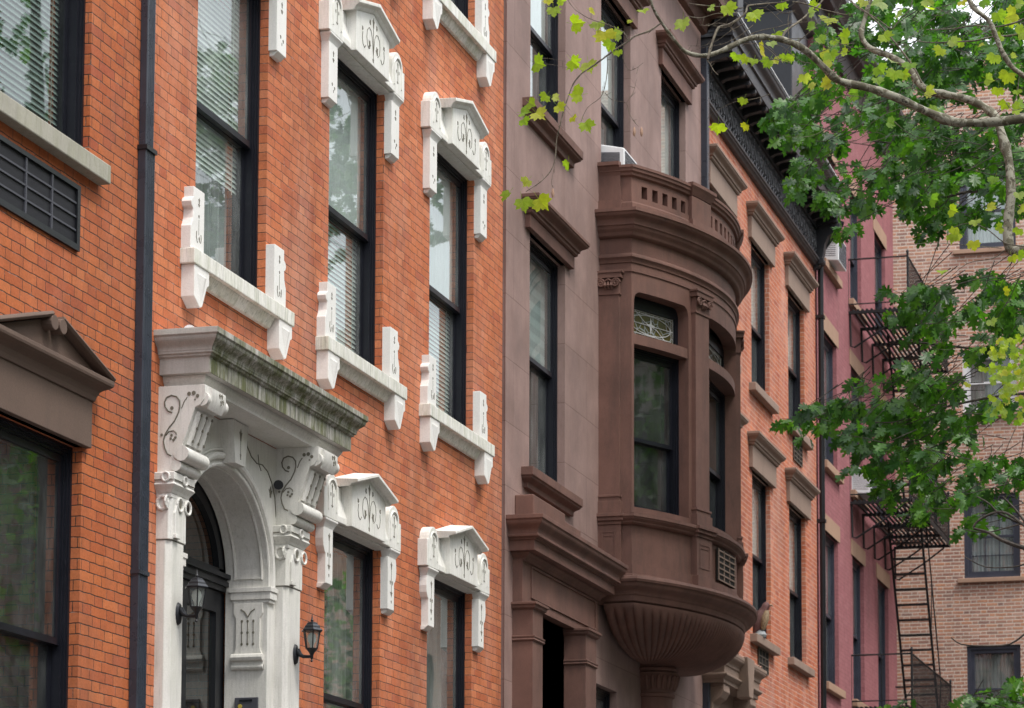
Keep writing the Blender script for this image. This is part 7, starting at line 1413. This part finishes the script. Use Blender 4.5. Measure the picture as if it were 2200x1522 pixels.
cr = m.build('crown', M.syc, syc); st.build('leaf_stalks', M.syc, syc)['kind'] = 'stuff'; cr['kind'] = 'stuff'
m = MB()
for (x, y, z, s) in ((16.5, *[0, 0], 0),): pass
# dry seed pods hanging from the twigs
POD = [(16.5, SYC_LIMBS[7][0][-1][1]-.02, SYC_LIMBS[7][0][-1][2]-.04), (16.5, SYC_LIMBS[7][0][-1][1]+.03, SYC_LIMBS[7][0][-1][2]-.035), (16.3, SYC_LIMBS[11][0][-1][1], SYC_LIMBS[11][0][-1][2]-.035)]
for x, y, z in POD: m.lathe(x, y, [(.001, z+.035), (.006, z+.025), (.011, z), (.008, z-.02), (.001, z-.033)], 8)
m.build('seed_pods', M.brown5, syc, smooth=True)

oak = thing('oak_tree', 'dark green oak tree whose leafy branches hang in front of the fire escape', 'tree', (28.5, -6.9, 0))
m = MB(); m.tube([(28.5, -6.9, -.1), (28.5, -6.9, 2), (28.6, -6.8, 4), (28.4, -6.9, 7), (28.6, -7.1, 10), (28.3, -7.2, 14)], [.30, .24, .22, .18, .13, .06], 14)
m.build('trunk', M.barkd, oak, smooth=True)
for pts, r0, r1 in OAK_LIMBS:
    m = MB(); pp = smooth_pts(pts, 3); n = len(pp); m.tube([tuple(q) for q in pp], [r0+(r1-r0)*j/(n-1) for j in range(n)], 7)
    e = Vector(pts[-1]); tz = e.z-.6 if e.z > 3 else e.z
    m.tube([tuple(e), tuple((e+Vector((28.5, -6.9, tz)))/2+Vector((0, 0, .2))), (28.5, -6.9, tz)], [r1, r1*1.8, r1*2.6], 7)
    m.build('branch', M.barkd, oak, smooth=True)
m = MB(); tw = MB()
for cx, cy, cz in OAK_CLUSTERS:
    # a twig with a fan of leaves hanging off it
    td = Vector((rnd(-.4, .2), rnd(.2, 1.0), rnd(-.7, .25))).normalized(); L_ = rnd(.12, .30); a = Vector((cx, cy, cz)) - td*L_*.6
    b = a + td*L_; tw.tube([tuple(a-td*rnd(.05, .3)+Vector((rnd(-.1, .1), rnd(-.15, .05), rnd(-.05, .12)))), tuple(a), tuple(b)], [.005, .004, .002], 5)
    for k in range(random.randint(4, 7)):
        t = rnd(.1, 1.1); p = a+td*L_*t; side = Vector((rnd(-1, 1), rnd(-.9, .9), rnd(-1.0, .25))).normalized()
        d = (td*.5+side*.9+Vector((0, 0, -.45))).normalized(); s = rnd(.17, .27)
        nr = Vector((rnd(-.9, .4), rnd(-.7, .5), rnd(.15, 1.2)))
        if random.random() < .35: nr = Vector((-1, rnd(-.5, .5), rnd(-.2, .6)))
        add_leaf(m, 'oak', p+d*s*.35, s, d, nr, .35)
cl_ = m.build('crown', M.oak, oak); tw.build('twigs', M.barkd, oak)['kind'] = 'stuff'; cl_['kind'] = 'stuff'
m = MB()
for k in range(1500):                        # rest of the crown, towards the street and above
    a, b = rnd(0, 6.28), rnd(-1, 1); r_ = rnd(.55, 1); q = math.sqrt(1-b*b)
    x, y, z = 28.5+5.0*q*math.cos(a)*r_, -9.6+3.0*q*math.sin(a)*r_, 11.4+4.2*b*r_
    add_leaf(m, 'oak', (x, y, z), rnd(.28, .42), (rnd(-1, 1), rnd(-1, 1), -1), (rnd(-1, 1), rnd(-1, 1), .8), .3)
m.build('upper_crown', M.oak, oak)['kind'] = 'stuff'

# ------------------------------------------------------------------ across the street (seen only mirrored in the glass)
for i, (x0, x1, zt, mt, lb) in enumerate(((-6, 16, 16.5, M.cream, 'cream stone row houses across the street, nearest the camera'), (16, 40, 17.5, M.cream, 'cornice-topped cream row houses across the street, opposite the bay window'), (40, 62, 16, M.brown3d, 'brownstone row houses across the street, farthest from the camera'), (74, 110, 16, M.brick6, 'brown brick block across the avenue'))):
    t_ = thing('row_building', lb, 'building', ((x0+x1)/2, -22, 0))
    m = MB(); hs = []
    nx = int((x1-x0)/2.5)
    for a in range(nx):
        for zz in (1.2, 4.6, 8.0, 11.0): hs.append((x0+.7+a*2.5, x0+1.8+a*2.5, zz, zz+2.0))
    xs = sorted({x0, x1} | {h[0] for h in hs} | {h[1] for h in hs}); zs = sorted({0, zt} | {h[2] for h in hs} | {h[3] for h in hs})
    for p in range(len(xs)-1):
        for q in range(len(zs)-1):
            ccx, ccz = (xs[p]+xs[p+1])/2, (zs[q]+zs[q+1])/2
            if not any(h[0] < ccx < h[1] and h[2] < ccz < h[3] for h in hs): m.add([(xs[p], -20.6, zs[q]), (xs[p+1], -20.6, zs[q]), (xs[p+1], -20.6, zs[q+1]), (xs[p], -20.6, zs[q+1])], [(0, 1, 2, 3)])
    m.add([(x0, -20.6, zt), (x1, -20.6, zt), (x1, -32, zt), (x0, -32, zt)], [(0, 1, 2, 3)]); m.add([(x0, -20.6, 0), (x0, -32, 0), (x0, -32, zt), (x0, -20.6, zt)], [(0, 1, 2, 3)]); m.add([(x1, -20.6, 0), (x1, -32, 0), (x1, -32, zt), (x1, -20.6, zt)], [(0, 1, 2, 3)])
    m.build('wall', mt, t_)
    MB().box(x0+.1, x1-.1, -20.95, -20.85, 0, zt-.3).build('window_glass', M.black, t_)
    m = MB(); m.box(x0, x1, -20.6, -20.1, zt-.3, zt+.4); m.build('cornice', M.brown4, t_)
random.seed(9)
m = MB()
for k in range(3200):
    a, b = rnd(0, 6.28), rnd(-1, 1); r_ = rnd(.5, 1)**.6; q = math.sqrt(1-b*b)
    x, y, z = 4.0*q*math.cos(a)*r_, 3.2*q*math.sin(a)*r_, 9.0+3.6*b*r_
    s = rnd(.22, .36); d = Vector((rnd(-1, 1), rnd(-1, 1), rnd(-1, .3))).normalized(); n_ = Vector((rnd(-1, 1), rnd(-1, 1), 1)); t2 = d.cross(n_).normalized()
    c_ = Vector((x, y, z)); m.add([c_-d*s*.5, c_+t2*s*.35, c_+d*s*.5, c_-t2*s*.35], [(0, 1, 2, 3)])
first = None
for i, (x, lb) in enumerate(((12, 'street tree across the road, nearest the camera'), (24, 'street tree across the road, second from the camera'), (35, 'street tree across the road, third from the camera'), (47, 'street tree across the road, fourth from the camera'), (58, 'street tree across the road, farthest from the camera'))):
    t_ = thing('street_tree', lb, 'tree', (x, -16.6, 0), 'street trees across the road')
    if first is None:
        tk = MB().tube([(0, 0, 0), (.1, 0, 3), (0, .1, 6), (.2, 0, 10)], [.25, .2, .16, .06], 10); tr = tk.build('trunk', M.barkd); crn = m.build('crown', M.oak); first = (tr, crn)
        for o in first: o.parent = t_
    else:
        for o in first:
            c_ = o.copy(); scn.collection.objects.link(c_); c_.parent = t_
